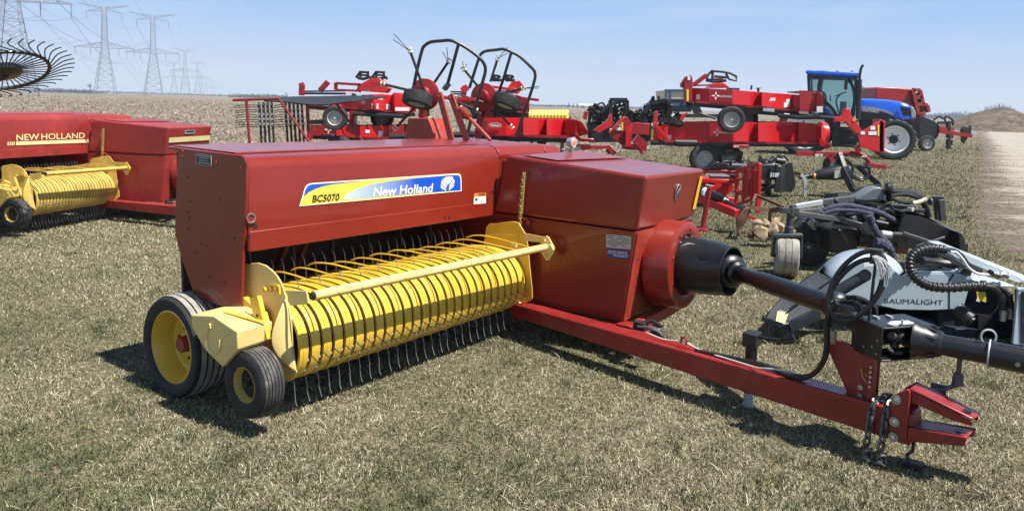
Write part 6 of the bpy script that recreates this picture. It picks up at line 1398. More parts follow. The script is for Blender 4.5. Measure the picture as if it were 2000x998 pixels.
# grain wagon
f = PX(33.0); p = f(1330, 230)
root = thing('grain_wagon', 'cream gravity grain wagon with blue lower hopper behind the black attachments', 'wagon', (p.x, 33.0, 0))
mb = MB(); mb.hexa([f(1300, 193, 0), f(1352, 193, 0), f(1352, 193, 2.2), f(1300, 193, 2.2), f(1299, 177, 0), f(1354, 177, 0), f(1354, 177, 2.2), f(1299, 177, 2.2)], 0)
for x in (1300, 1309, 1340, 1353): mb.beam(f(x, 194, -.04), f(x, 176, -.04), .06, .06, m=1)
mb.beam(f(1298, 177, -.03), f(1355, 177, -.03), .09, .09, m=1); mb.build('box', ['cream', 'wagon_blue'], root, world=True)
mb = MB(); mb.hexa([f(1312, 219, .3), f(1350, 219, .3), f(1350, 219, 1.8), f(1312, 219, 1.8), f(1300, 194, 0), f(1358, 194, 0), f(1358, 194, 2.2), f(1300, 194, 2.2)]); mb.beam(f(1300, 204, .2), f(1358, 203, .2), .3, .2); mb.build('hopper', 'wagon_blue', root, world=True, bevel=.02)
mb = MB(); mb.beam(f(1300, 226, .4), f(1410, 227, .4), .15, .15); mb.beam(f(1310, 226, .4), f(1310, 218, .4), .12, .12); mb.beam(f(1360, 200, .6), f(1372, 226, .6), .3, .3); mb.tube([f(1366, 222, -.2), f(1398, 232, -.2)], .05, 6); mb.build('running_gear', 'dark_steel', root, world=True)
for x, d in ((1322, 0), (1395, 0), (1322, 1.8), (1395, 1.8)): q = f(x, 232, d); wheel(root, (q.x, q.y, .40), (0, -1, 0), .40, .25, .22, 'cream', 'rubber', world=True)
# ------------------------------------------------------------------ blue tractor
TYY = 27.0; TA_ = math.atan2(660, 1500); TP = at(1660, 305, TYY); TP.z = 0; tnn = V((math.sin(TA_), math.cos(TA_), 0)); txx = V((math.cos(TA_), -math.sin(TA_), 0))
def f(px, py, d=0): q = _pl(px, py, TP, tnn)-TP; return V((q.dot(txx), d, q.z))
 
c7 = lambda x, y: (1550+x/3.838, 110+y/3.838)
def g7(x, y, d=0): return f(*c7(x, y), d)
tr = thing('tractor', 'bright blue farm tractor with glazed cab, white wheel rims and tall black exhaust', 'tractor', TP, -TA_)
q = g7(745, 622, -.1); wheel(tr, (q.x, q.y, .70), (.18, -1, 0), .70, .42, .46, 'rim_white', 'rubber', world=False, ribs=1, lug=20, name='front_wheel', hubmat='black_paint', dish=.1, hubr=.36, tread='rubber_dusty')
q = g7(745, 622, 1.75); wheel(tr, (q.x+.1, q.y, .70), (0, 1, 0), .70, .42, .46, 'rim_white', 'rubber', world=False, ribs=1, lug=20, name='front_wheel', hubmat='black_paint', dish=.1, hubr=.36)
q = f(1572, 258, .1); wheel(tr, (q.x, q.y, .92), (.08, -1, 0), .92, .50, .68, 'rim_white', 'rubber', world=False, ribs=1, lug=22, name='rear_wheel', hubmat='black_paint', dish=.0, tread='rubber_dusty')
q = f(1572, 258, 1.75); wheel(tr, (q.x, q.y, .92), (0, 1, 0), .92, .50, .68, 'rim_white', 'rubber', world=False, ribs=1, lug=22, name='rear_wheel', hubmat='black_paint', dish=.0)
# bonnet
rings = []
for x, yt, yb, hw in ((505, 316, 480, .40), (600, 318, 480, .42), (720, 326, 476, .42), (800, 338, 474, .41), (860, 354, 474, .39), (905, 384, 474, .35), (922, 425, 472, .30)):
    t, b_ = g7(x, yt, .85), g7(x, yb, .85); z1, z0, cx_, cy_ = t.z, b_.z, t.x, t.y
    rings.append([V((cx_, cy_-hw, z0)), V((cx_, cy_-hw, z1-.22*(z1-z0))), V((cx_, cy_-hw*.86, z1-.07*(z1-z0))), V((cx_, cy_-hw*.5, z1)), V((cx_, cy_+hw*.5, z1)), V((cx_, cy_+hw*.86, z1-.07*(z1-z0))), V((cx_, cy_+hw, z1-.22*(z1-z0))), V((cx_, cy_+hw, z0))])
mb = MB(); mb.loft(rings); bon = mb.build('bonnet', 'tractor_blue', tr, world=False, ang=38)
s_ = .425
mb = MB(); mb.prism([g7(*t, s_) for t in ((505, 400), (600, 408), (690, 425), (745, 446), (770, 474), (505, 480))], (0, -.02, 0), m=0); mb.prism([g7(*t, s_) for t in ((505, 375), (600, 380), (700, 405), (745, 430), (752, 446), (690, 422), (600, 400), (505, 390))], (0, -.022, 0), m=1); mb.build('side_panel', ['black_paint', 'galv'], bon, world=False)
lettering('lettering', 'NewHolland', 'sticker_white', bon, g7(508, 416, s_-.025), (1, 0, -.06), (0, 0, 1), width=(g7(642, 428).x-g7(508, 416).x), height=.17, bold=.02, shear=.15, depth=.004, world=False)
mb = MB(); mb.prism([g7(*t, s_-.001) for t in ((802, 376), (868, 388), (880, 400), (884, 448), (830, 450), (818, 430))], (0, -.025, 0)); mb.build('grille', 'black_paint', bon, world=False)
mb = MB(); mb.prism([g7(*t, .47) for t in ((876, 372), (905, 384), (922, 420), (922, 462), (890, 462), (886, 400))], (.0, .55, 0)); mb.build('headlight', 'lamp_lens', bon, world=False, bevel=.01)
mb = MB(); mb.hexa([g7(490, 690, .5), g7(820, 640, .6), g7(820, 640, 1.1), g7(490, 690, 1.2), g7(490, 480, .5), g7(900, 478, .6), g7(900, 478, 1.1), g7(490, 480, 1.2)]); mb.box((g7(60, 0).x, .6, .55), (g7(700, 0).x, 1.1, 1.05)); mb.build('engine_block', 'black_paint', tr, world=False, bevel=.02)
mb = MB()
for k in range(4): a = g7(318, 500+k*55, -.05); b = g7(450, 503+k*55, -.05); mb.beam(a, b, .25, .04)
mb.beam(g7(322, 480, -.05), g7(318, 680, -.05), .25, .05); mb.beam(g7(450, 480, -.05), g7(446, 680, -.05), .25, .05); mb.box((g7(330, 0).x, .1, .35), (g7(500, 0).x, .7, 1.0)); mb.build('cab_step', 'black_paint', tr, world=False, bevel=.01)
# cab: posts, glass, roof
FL = {'rb': (125, 445), 'rt': (112, 150), 'mt': (205, 152), 'mb': (265, 445), 'ft': (468, 160), 'fb': (452, 450)}
mb = MB()
for d in (-.1, 1.75):
    for a, b, w_ in (('rb', 'rt', .09), ('ft', 'fb', .09)): mb.beam(g7(*FL[a], d), g7(*FL[b], d), w_, w_)
    mb.tube(spl([g7(205, 152, d), g7(188, 250, d), g7(225, 330, d), g7(290, 400, d), g7(320, 450, d)], 4), .05, 8)
    mb.beam(g7(112, 150, d), g7(468, 160, d), .1, .1); mb.beam(g7(125, 448, d), g7(452, 452, d), .1, .12); mb.tube(spl([g7(405, 160, d), g7(440, 220, d), g7(455, 330, d), g7(430, 445, d)], 4), .04, 8)
for k in ('rt', 'ft'): mb.beam(g7(*FL[k], -.1), g7(*FL[k], 1.75), .09, .09)
mb.build('cab_frame', 'black_paint', tr, world=False)
mb = MB()
for d in (-.09, 1.74): mb.prism([g7(*t, d) for t in ((120, 155), (462, 164), (448, 445), (130, 445))], (0, .012, 0))
mb.prism([g7(466, 165, -.05), g7(450, 445, -.05), g7(450, 445, 1.7), g7(466, 165, 1.7)], (.012, 0, 0)); mb.prism([g7(116, 158, -.05), g7(127, 445, -.05), g7(127, 445, 1.7), g7(116, 158, 1.7)], (-.012, 0, 0)); mb.build('cab_window', 'cab_glass', tr, world=False)
rings = []
for t, dz in ((0, 0), (.25, .0), (.7, .0), (1, 0)): pass
z0, z1 = g7(100, 140).z, g7(100, 108).z
xa, xb = g7(92, 130).x, g7(492, 140).x
mb = MB(); mb.loft([[V((xa+i_, -.25+i_, z)), V((xb-i_*1.2, -.25+i_, z-.08)), V((xb-i_*1.2, 1.9-i_, z-.08)), V((xa+i_, 1.9-i_, z))] for i_, z in ((.10, z0-.02), (.0, z0+.05), (.02, z0+.15), (.16, z1-.02), (.5, z1+.02))]); mb.build('cab_roof', 'tractor_blue', tr, world=False, ang=50, bevel=.02)
mb = MB(); 
for x in (330, 440): mb.ball(g7(x, 112, -.05), .05, 10, sc=(1.4, 1, .7)); 
mb.tube([g7(480, 150, -.15), g7(520, 235, -.2)], .02, 6); mb.cyl(g7(520, 238, -.25), g7(532, 238, -.25), .07, n=12); mb.build('roof_lamp', 'galv', tr, world=False)
mb = MB(); mb.ball(g7(205, 340, .9), .30, 12, sc=(.6, .8, 1.3)); mb.box((g7(180, 0).x, .6, g7(0, 445).z), (g7(300, 0).x, 1.2, g7(0, 400).z)); mb.tube(spl([g7(340, 440, .9), g7(315, 330, .9), g7(350, 280, .9)], 4), .03, 6); mb.tube([g7(350+.0, 280, .9)+V((.18*math.cos(a), .25*math.sin(a), .08*math.cos(a))) for a in np.linspace(0, 6.28, 16)[:-1]], .02, 6, closed=True); mb.box((g7(370, 0).x, .5, g7(0, 445).z), (g7(420, 0).x, 1.2, g7(0, 330).z)); mb.tube([g7(272, 340, .5), g7(272, 290, .5)], .025, 6); mb.build('cab_seat', 'black_paint', tr, world=False, bevel=.02)
mb = MB(); mb.box((g7(395, 0).x, -.25, g7(0, 245).z), (g7(420, 0).x, -.15, g7(0, 170).z)); mb.beam(g7(407, 200, -.2), g7(440, 190, -.1), .03, .03); mb.build('mirror', 'black_paint', tr, world=False, bevel=.01)
mb = MB(); mb.tube([g7(483, 470, -.2), g7(490, 300, -.2), g7(493, 178, -.2)], .085, 14); mb.tube(spl([g7(493, 180, -.2), g7(500, 120, -.2), g7(506, 95, -.2), g7(520, 68, -.2)], 4), .045, 12); mb.build('exhaust', 'black_paint', tr, world=False)
mb = MB(); cw_ = f(1572, 258, 0); n_ = 12
a_ = [math.pi*.08+math.pi*.62*k/n_ for k in range(n_+1)]; A = [V((cw_.x+1.04*math.cos(a), -.15, .92+1.02*math.sin(a))) for a in a_]; Bq = [p_+V((0, .5, 0)) for p_ in A]
mb.strip(A, Bq); o = mb.build('fender', 'tractor_blue', tr, world=False); s_ = o.modifiers.new('t', 'SOLIDIFY'); s_.thickness = .05; c_f = o.copy(); col.objects.link(c_f); c_f.location = (0, 1.75, 0)
# ------------------------------------------------------------------ round baler and mower conditioner beyond the tractor
RY = 36.0; f = PX(RY); p = f(1750, 250); rb = thing('round_baler', 'dark red round baler standing beyond the tractor bonnet', 'round baler', (p.x, RY, 0))
g = lambda x, y, d=0: f(*c7(x, y), d)
mb = MB(); prof_ = [(612, 500), (615, 300), (622, 248), (640, 232), (780, 235), (885, 248), (900, 300), (930, 420), (932, 520)]
mb.prism([g(x, y, 0) for x, y in prof_], (0, 2.0, 0)); body_ = mb.build('bale_chamber', 'deep_red', rb, world=True, bevel=.05)
mb = MB()
for a, b in (((890, 250), (932, 440)), ((945, 255), (968, 360)), ((890, 252), (945, 256)), ((915, 310), (958, 312)), ((925, 365), (970, 362)), ((968, 360), (1000, 368)), ((1000, 368), (1010, 420)), ((935, 440), (985, 430)), ((960, 440), (935, 520))): mb.beam(g(*a, -.1), g(*b, -.1), .16, .16)
mb.prism([g(*t, -.05) for t in ((960, 368), (1002, 366), (1010, 420), (985, 430), (962, 425))], (0, .2, 0)); mb.prism([g(*t, .02) for t in ((925, 370), (970, 370), (965, 450), (935, 520), (925, 440))], (0, 1.2, 0)); mb.build('front_frame', 'old_red', rb, world=True, bevel=.01)
mb = MB()
for a in (275, 320): mb.prism([g(905, a, -.02), g(950, a+5, -.02), g(955, a+30, -.02), g(915, a+32, -.02)], (0, .03, 0))
mb.build('opening', 'black_paint', rb, world=True)
for x, d in ((700, -.15), (700, 2.1)): q = g(x, 560, d); wheel(rb, (q.x, q.y, .55), (0, -1, 0), .55, .4, .3, 'rim_grey', 'rubber', world=True)
mb = MB(); mb.tube([g(900, 560, 1), g(1010, 600, 1), g(1080, 590, 1)], .08, 8); mb.beam(g(700, 540, .2), g(900, 540, .2), .3, .3); mb.build('drawbar', 'deep_red', rb, world=True)
RY2 = 34.0; f2 = PX(RY2); g = lambda x, y, d=0: f2(*c7(x, y), d); p = g(1150, 600)
mc_ = thing('mower_conditioner', 'low black and red implement with a long drawbar beside the gravel road', 'mower', (p.x, RY2, 0))
mb = MB(); mb.prism([g(*t) for t in ((940, 500), (990, 455), (1060, 490), (1095, 520), (1088, 600), (1060, 622), (945, 625))], (0, 1.6, 0)); mb.build('cutter_housing', 'black_paint', mc_, world=True, bevel=.03)
mb = MB(); mb.tube(spl([g(1050, 480), g(1090, 452), g(1125, 470), g(1150, 452), g(1190, 480), g(1195, 520)], 4), .045, 7); mb.tube([g(1080, 500), g(1195, 495)], .06, 7); mb.tube([g(1130, 465), g(1150, 520)], .04, 6); mb.build('hoop_frame', 'black_paint', mc_, world=True)
mb = MB(); mb.beam(g(1085, 562), g(1330, 598), .22, .16, m=0); mb.beam(g(1085, 540), g(1200, 548), .15, .12, m=0); mb.beam(g(1070, 610), g(1190, 622), .12, .08, m=1); mb.build('drawbar', ['deep_red', 'galv'], mc_, world=True)
mb = MB(); mb.beam(g(1160, 488), g(1160, 690), .13, .16); mb.beam(g(1145, 692), g(1178, 692), .3, .04); mb.beam(g(1190, 560), g(1185, 668), .05, .06); mb.build('jack_stand', 'black_paint', mc_, world=True)
mb = MB(); mb.prism([g(*t) for t in ((1268, 545), (1290, 530), (1315, 535), (1335, 518), (1332, 590), (1310, 605), (1280, 655), (1270, 640))], (0, .2, 0)); mb.build('gauge_shield', 'black_paint', mc_, world=True, bevel=.01)
mb = MB(); mb.prism([g(*t, .1) for t in ((1332, 555), (1365, 560), (1385, 578), (1350, 590), (1332, 588))], (0, .1, 0)); mb.build('hitch_shield', 'galv', mc_, world=True)
for x, d in ((1000, -.2), (1000, 1.9)): q = g(x, 600, d); wheel(mc_, (q.x, q.y, .34), (0, -1, 0), .34, .25, .2, 'rim_grey', 'rubber', world=True)

# ------------------------------------------------------------------ red grapple frame on the grass
GY = 11.8; f = PX(GY); c8 = lambda x, y: (1350+x/4.1585, 280+y/4.1585); g = lambda x, y, d=0: f(*c8(x, y), d)
p = g(400, 480); gr = thing('bale_grapple', 'bright red bale grapple with slotted end plate, right of the front baler cover', 'bale grapple', (p.x, GY, 0))
mb = MB()
for a, b, w_ in (((372, 222), (556, 168), .05), ((366, 504), (548, 440), .05), ((375, 215), (366, 510), .06), ((555, 165), (548, 445), .05), ((432, 205), (424, 485), .04), ((498, 190), (488, 460), .05), ((375, 300), (430, 285), .03), ((372, 400), (430, 385), .03)): mb.beam(g(*a, -.4*(a[0]-372)/180), g(*b, -.4*(b[0]-372)/180), .05, w_)
for x0 in (440, 506):
    d0 = -.4*(x0-372)/180; mb.prism([g(x0, 225, d0), g(x0+34, 216, d0-.06), g(x0+28, 440, d0-.06), g(x0-4, 455, d0)], (0, .03, 0)); mb.beam(g(x0-4, 300, d0-.03), g(x0+32, 290, d0-.09), .04, .03)
mb.build('slotted_plate', 'bright_red', gr, world=True, bevel=.006)
mb = MB()
for a, b, w_, h_, d in (((40, 236), (372, 238), .10, .05, .3), ((40, 300), (372, 310), .12, .06, .1), ((30, 330), (372, 318), .12, .09, .5), ((90, 430), (370, 470), .12, .09, .4), ((200, 440), (330, 330), .05, .16, .3), ((120, 410), (260, 330), .05, .14, .6), ((60, 240), (60, 430), .1, .1, .6), ((340, 240), (335, 470), .08, .09, .5)): mb.beam(g(*a, d), g(*b, d), w_, h_)
mb.prism([g(90, 340, .9), g(370, 340, .9), g(366, 490, .9), g(120, 450, .9)], (0, .03, 0)); mb.build('main_frame', 'bright_red', gr, world=True, bevel=.008)
mb = MB(); mb.tube([g(150, 275, .2), g(360, 280, .2)], .045, 10); mb.tube([g(40, 215, .3), g(200, 200, .3), g(420, 200, .1)], .03, 8)
rr = random.Random(12)
for k in range(16):
    a = (rr.uniform(100, 420), rr.uniform(160, 215)); b = (a[0]+rr.uniform(40, 130), rr.uniform(165, 215)); mb.tube(spl([g(*a, .2), g((a[0]+b[0])/2, min(a[1], b[1])-rr.uniform(5, 40), .2), g(*b, .25)], 4), .014, 6)
mb.build('hydraulic_hose', 'black_hose', gr, world=True, fix=False)
mb = MB(); mb.beam(g(330, 170, .2), g(450, 175, .2), .03, .03); mb.beam(g(120, 250, .2), g(330, 255, .2), .02, .02); mb.build('hose_sleeve', 'galv', gr, world=True)
mb = MB(); 
for a in ((370, 500, 0), (548, 440, -.4), (100, 430, .6)): q = g(*a); mb.beam(q, V((q.x, q.y, 0)), .06, .06)
mb.build('foot', 'bright_red', gr, world=True)
# ------------------------------------------------------------------ drawbar of an implement hidden behind the front baler
DBY = 9.6; f = PX(DBY); p = g(110, 640); g = lambda x, y, d=0: f(*c8(x, y), d); p = g(120, 640)
db = thing('implement_drawbar', 'red drawbar with black drive shaft and T handled jack behind the front cover', 'drawbar', (p.x, DBY, 0))
mb = MB(); mb.beam(g(-250, 330, 1.6), g(375, 572, -.3), .09, .10); mb.build('bar', 'bright_red', db, world=True, bevel=.01)
mb = MB(); mb.tube([g(-100, 300, 1.0), g(250, 455, .0)], .055, 12, m=0); mb.tube([g(180, 420, .15), g(385, 535, -.2)], .035, 12, m=0); mb.cyl(g(385, 535, -.2), g(425, 560, -.25), .075, .08, n=16, m=0); mb.cyl(g(112, 395, .25), g(130, 402, .2), .06, n=12, m=1); mb.cyl(g(258, 460, 0), g(290, 478, 0), .038, n=12, m=1); mb.build('drive_shaft', ['black_plastic', 'sticker_white'], db, world=True)
mb = MB(); q = g(150, 360, -.1); mb.tube([q, V((q.x-.06, q.y, .05))], .032, 12, m=0); mb.tube([g(118, 338, -.1), g(182, 350, -.1)], .012, 8, m=1); mb.tube([q, g(150, 344, -.1)], .012, 8, m=1); mb.cyl(V((q.x-.06, q.y, 0)), V((q.x-.06, q.y, .03)), .08, n=14, m=0); mb.build('jack', ['deep_red', 'steel'], db, world=True)
mb = MB(); mb.beam(g(440, 590, -.3), g(520, 612, -.3), .05, .03); mb.build('hitch_pin', 'bright_red', db, world=True)
q = g(-250, 330, 1.6); wheel(db, (q.x, q.y+.2, .30), (0, -1, 0), .30, .2, .17, 'rim_grey', 'rubber', world=True)
# ------------------------------------------------------------------ small black attachment marked 510F, and the auger drive
AY = 13.6; f = PX(AY); g = lambda x, y, d=0: f(*c8(x, y), d); p = g(650, 380)
at_ = thing('mount_attachment', 'low black loader attachment marked 510F on the grass', 'loader attachment', (p.x, AY, 0))
mb = MB(); mb.hexa([g(550, 300, .0), g(690, 300, .0), g(690, 300, .7), g(550, 300, .7), g(545, 178, 0), g(690, 165, 0), g(690, 165, .7), g(545, 178, .7)]); bd = mb.build('body', 'black_paint', at_, world=True, bevel=.02)
mb = MB(); mb.prism([g(630, 285, -.05), g(720, 282, -.08), g(735, 190, -.08), g(690, 170, -.05), g(640, 200, -.05)], (0, .04, 0)); mb.prism([g(680, 398, -.1), g(720, 402, -.1), g(735, 190, -.1), g(695, 185, -.1)], (0, .06, 0)); mb.prism([g(735, 195, .3), g(780, 165, .3), g(820, 155, .3), g(850, 345, .3), g(815, 395, .3), g(770, 395, .3)], (0, .05, 0)); mb.prism([g(735, 195, -.08), g(780, 165, .3), g(772, 395, .3), g(722, 402, -.08)], (0, .02, 0)); ep = mb.build('mount_plate', 'black_paint', at_, world=True, bevel=.006)
word(ep, f, '510F', *(c8(640, 0)[0], c8(716, 0)[0]), c8(0, 274)[1], c8(0, 238)[1], -.14, bold=.03, shear=.15)
mb = MB(); rr = random.Random(15)
for k in range(14):
    a = (rr.uniform(530, 700), rr.uniform(130, 180)); b = (a[0]+rr.uniform(30, 120), rr.uniform(135, 190)); mb.tube(spl([g(*a, .3), g((a[0]+b[0])/2, min(a[1], b[1])-rr.uniform(5, 35), .3), g(*b, .3)], 4), .016, 6)
mb.cyl(g(690, 140, .2), g(760, 150, .2), .05, n=10); mb.build('hydraulic_hose', 'black_hose', at_, world=True, fix=False)
mb = MB(); mb.beam(g(540, 340, .4), g(680, 345, .4), .06, .06); mb.beam(g(555, 385, .2), g(670, 350, .2), .1, .05); q = g(560, 300, .5); mb.beam(q, V((q.x, q.y, 0)), .1, .1); q = g(700, 300, .5); mb.beam(q, V((q.x, q.y, 0)), .1, .1); mb.build('skid', 'black_paint', at_, world=True)
AY = 13.9; f = PX(AY); g = lambda x, y, d=0: f(*c8(x, y), d); p = g(1200, 370)
au = thing('auger_drive', 'black hydraulic auger drive with looped hoses lying in its tilted mounting frame', 'auger', (p.x, AY, 0))
mb = MB(); mb.lathe([(.001, 0), (.035, .0), (.035, .18), (.055, .19), (.06, .30), (.08, .32), (.125, .62), (.14, .66), (.14, .92), (.11, .95), (.001, .95)], g(880, 278), (g(1230, 232, .1)-g(880, 278)).normalized(), 20); mb.build('gear_motor', 'black_paint', au, world=True, ang=40)
mb = MB(); c_ = g(1190, 250, -.2); mb.prism([g(1163, 225, -.2), g(1213, 215, -.2), g(1216, 272, -.2), g(1163, 286, -.2)], (0, -.01, 0)); mb.build('sticker', 'sticker_grey', au, world=True)
mb = MB(); mb.cyl(g(992, 268, -.05), g(1004, 267, -.05), .05, n=14); mb.build('lamp_band', 'sticker_orange', au, world=True)
mb = MB(); mb.beam(g(1225, 205, -.2), g(1310, 384, -.35), .05, .10); mb.beam(g(1250, 200, -.1), g(1335, 375, -.2), .05, .04); mb.beam(g(1455, 205, .5), g(1530, 340, .3), .05, .10); mb.beam(g(1230, 205, -.2), g(1460, 200, .5), .06, .06); mb.beam(g(1310, 382, -.35), g(1530, 345, .3), .08, .07); mb.beam(g(1200, 80, .2), g(1245, 210, 0), .08, .08); mb.build('mounting_frame', 'black_paint', au, world=True, bevel=.006)
mb = MB()
for P_ in ([(1190, 90), (1200, 160), (1260, 230), (1310, 270), (1380, 300), (1430, 280), (1450, 230), (1420, 170)], [(1210, 90), (1215, 150), (1290, 240), (1380, 285), (1425, 250), (1390, 200)], [(1180, 150), (1240, 130), (1300, 170), (1310, 240)], [(1250, 200), (1330, 180), (1460, 200)], [(1160, 200), (1200, 120), (1260, 130), (1300, 200)]): mb.tube(spl([g(*q, .15) for q in P_], 5), .028, 7)
mb.build('hydraulic_hose', 'black_hose', au, world=True, fix=False)
q = g(905, 250); mb = MB(); mb.prism([g(890, 255, -.1), g(905, 240, -.1), g(940, 290, -.1), g(920, 320, -.1)], (0, .02, 0)); q = g(930, 300, 0); mb.beam(q, V((q.x, q.y, 0)), .05, .05); mb.build('shaft_clip', 'galv', au, world=True)
# ------------------------------------------------------------------ rusty scoop blade
SY = 8.9; f = PX(SY); g = lambda x, y, d=0: f(*c8(x, y), d); p = g(400, 700)
sc2 = thing('rusty_scoop', 'rusty curved scoop blade with bars, leaning on the grass before the stones', 'scoop', (p.x, SY, 0))
mb = MB(); a = [g(*t) for t in ((372, 752), (366, 690), (364, 640), (372, 600), (400, 560), (440, 520))]; b = [g(*t, .15) for t in ((392, 740), (400, 690), (425, 650), (445, 610), (462, 560), (478, 512))]; mb.strip(spl(a, 3), spl(b, 3)); o = mb.build('blade', 'rust', sc2, world=True); s_ = o.modifiers.new('t', 'SOLIDIFY'); s_.thickness = .02
mb = MB()
for k in range(6): mb.beam(g(470+k*6, 520-k*9, .1), g(610+k*4, 500-k*9, .5), .014, .014)
mb.beam(g(465, 516, .1), g(640, 548, .2), .03, .04); mb.beam(g(630, 462, .5), g(780, 530, .2), .03, .03); mb.beam(g(470, 525, .1), g(640, 462, .5), .02, .03); mb.beam(g(640, 548, .2), g(760, 525, .1), .05, .06); q = g(640, 548, .2); mb.beam(q, V((q.x, q.y, 0)), .03, .03); mb.build('bar_grid', 'rust', sc2, world=True)
# ------------------------------------------------------------------ stones and boards
STY = 8.5; f = PX(STY)
def rock(name, c, s, m_, label, seed, group):
    r = np.random.RandomState(seed); bm_ = bmesh.new(); bmesh.ops.create_icosphere(bm_, subdivisions=3, radius=1); cuts = [(V(r.normal(size=3)).normalized(), r.uniform(.5, .85)) for _ in range(14)]
    for v in bm_.verts:
        p = v.co.copy()
        for n_, d in cuts:
            k = p.dot(n_)
            if k > d: p -= n_*(k-d)*.92
        p += V((math.sin(p.y*7+seed), math.sin(p.z*8), math.sin(p.x*7)))*.035
        v.co = V((p.x*s[0], p.y*s[1], p.z*s[2]))
    me = bpy.data.meshes.new(name); bm_.to_mesh(me); bm_.free(); me.materials.append(M[m_]); me.polygons.foreach_set('use_smooth', [True]*len(me.polygons)); me.set_sharp_from_angle(angle=rad(20))
    o = bpy.data.objects.new(name, me); col.objects.link(o); o.location = c; o.rotation_euler = (0, 0, r.uniform(0, 6)); return tag(o, label, 'stone', group)
RK = [(1488, 456, 17, 16, 'largest pale stone at the front of the stone pile'), (1478, 440, 11, 10, 'small tan stone on the upper left of the stone pile'), (1496, 436, 9, 9, 'upper tan stone beside the gap in the stone pile'), (1516, 432, 9, 9, 'reddish tan stone on top of the stone pile'), (1512, 447, 12, 13, 'middle stone of the pile left of the caster wheel stem'), (1467, 460, 8, 7, 'dark broken stone at the left foot of the pile'), (1500, 466, 10, 8, 'low stone in front of the pile'), (1528, 450, 10, 12, 'stone of the pile just left of the caster stem'), (1562, 434, 12, 8, 'flat tan stone right of the caster stem'), (1604, 465, 9, 8, 'stone under the reddish board right of the caster wheels'), (1620, 462, 9, 8, 'rightmost stone under the reddish board'), (1549, 455, 12, 12, 'stone of the pile hidden behind the caster stem')]
for i, (x, y, rx, ry, lb) in enumerate(RK):
    q = f(x, y, (.3 if y < 440 else 0)); ps = STY/1500; rock('stone', (q.x, q.y, max(q.z, ry*ps*.7)), (rx*ps*1.4, rx*ps*1.1, ry*ps*1.4), 'stone' if i != 5 else 'rust', lb, 40+i, 'stones piled beside the black mower')
q0, q1 = f(1583, 447, .1), f(1626, 452, .1); mb = MB(); mb.beam(q0, q1, .25, .03); mb.beam(q0+V((0, .1, -.05)), q1+V((0, .1, -.05)), .2, .03); o = mb.build('board', 'wood_board', None, bevel=.004); tag(o, 'weathered reddish board lying on stones right of the caster wheels', 'board')
# ------------------------------------------------------------------ black offset mower with caster wheels
MY = 7.2; f = PX(MY); cm = lambda x, y: (1450+x/4.444, 340+y/4.444); g = lambda x, y, d=0: f(*cm(x, y), d)
p = g(900, 700); mw_ = thing('offset_mower', 'black loader mower on caster wheels with blue grey hose sleeves', 'mower', (p.x, MY, 0))
# caster in front
q = g(380, 760, -.2); cz = .19; ax = V((.92, -.25, 0)).normalized()
wheel(mw_, (q.x, q.y, cz), ax, .19, .20, .10, 'rim_grey', 'rubber_dusty', world=True, name='caster_wheel', ribs=3)
mb = MB(); t0, t1 = g(268, 530, -.2), g(520, 530, -.25); mb.beam(t0, t1, .10, .03); mb.beam(t0+V((.012, 0, 0)), V((q.x, q.y, cz))-ax*.125, .05, .02, up=(1, 0, 0)); mb.beam(t1-V((.012, 0, 0)), V((q.x, q.y, cz))+ax*.125, .05, .02, up=(1, 0, 0)); mb.cyl(V((q.x, q.y, cz))-ax*.14, V((q.x, q.y, cz))+ax*.14, .018, n=10); mb.build('caster_fork', 'mower_grey', mw_, world=True, bevel=.006)
mb = MB(); a, b = g(400, 525, -.2), g(425, 300, -.2); mb.tube([a, a.lerp(b, .3), a.lerp(b, .32), a.lerp(b, .7), a.lerp(b, .72), b], [.042, .042, .034, .034, .040, .040], 16); mb.cyl(b, b+V((0, 0, .03)), .02, n=8); mb.beam(b+V((-.10, 0, -.02)), b+V((.06, 0, -.02)), .07, .05); mb.build('caster_stem', 'mower_grey', mw_, world=True)
q = g(575, 640, .35); wheel(mw_, (q.x, q.y, .19), V((-.35, -.9, 0)).normalized(), .19, .13, .10, 'mower_grey', 'rubber', world=True, name='caster_wheel', ribs=3, hubmat='steel')
mb = MB(); a = g(600, 400, .35); mb.beam(a, g(530, 560, .3), .05, .10); mb.beam(g(480, 430, .2), g(620, 560, .35), .1, .09); mb.build('caster_fork', 'mower_grey', mw_, world=True, bevel=.006)
mb = MB(); mb.beam(g(455, 338, -.15), g(860, 398, .0), .06, .05); mb.beam(g(850, 396, .0), g(1075, 460, -.1), .06, .055); mb.beam(g(480, 330, .2), g(720, 318, .4), .05, .05); mb.beam(g(700, 360, .3), g(830, 320, .4), .06, .06); mb.beam(g(850, 330, .3), g(1000, 370, .3), .06, .08); mb.beam(g(940, 400, .2), g(1060, 340, .3), .05, .06); mb.build('arm', 'arm_grey', mw_, world=True, bevel=.008)
mb = MB(); mb.cyl(g(1080, 470, -.2), g(1080, 470, .1), .06, n=16); mb.cyl(g(1080, 470, -.22), g(1080, 470, -.19), .03, n=12); mb.build('pivot', 'mower_grey', mw_, world=True)
mb = MB(); mb.beam(g(455, 285, -.05), g(690, 245, .1), .04, .05, m=1); mb.beam(g(690, 245, .1), g(985, 212, .25), .05, .06, m=0); mb.beam(g(805, 240, .15), g(820, 220, .15), .07, .08, m=0); mb.build('boom', ['arm_grey', 'galv'], mw_, world=True, bevel=.006)
mb = MB(); mb.prism([g(*t, .2) for t in ((972, 222), (985, 205), (1060, 165), (1130, 120), (1200, 112), (1238, 135), (1250, 185), (1215, 235), (1080, 243), (990, 236))], (0, .16, 0)); mh = mb.build('motor_housing', 'grey_plastic', mw_, world=True, bevel=.02, seg=3)
sq = [g(1070, 222, .198), g(1180, 214, .198), g(1176, 172, .198), g(1070, 182, .198)]
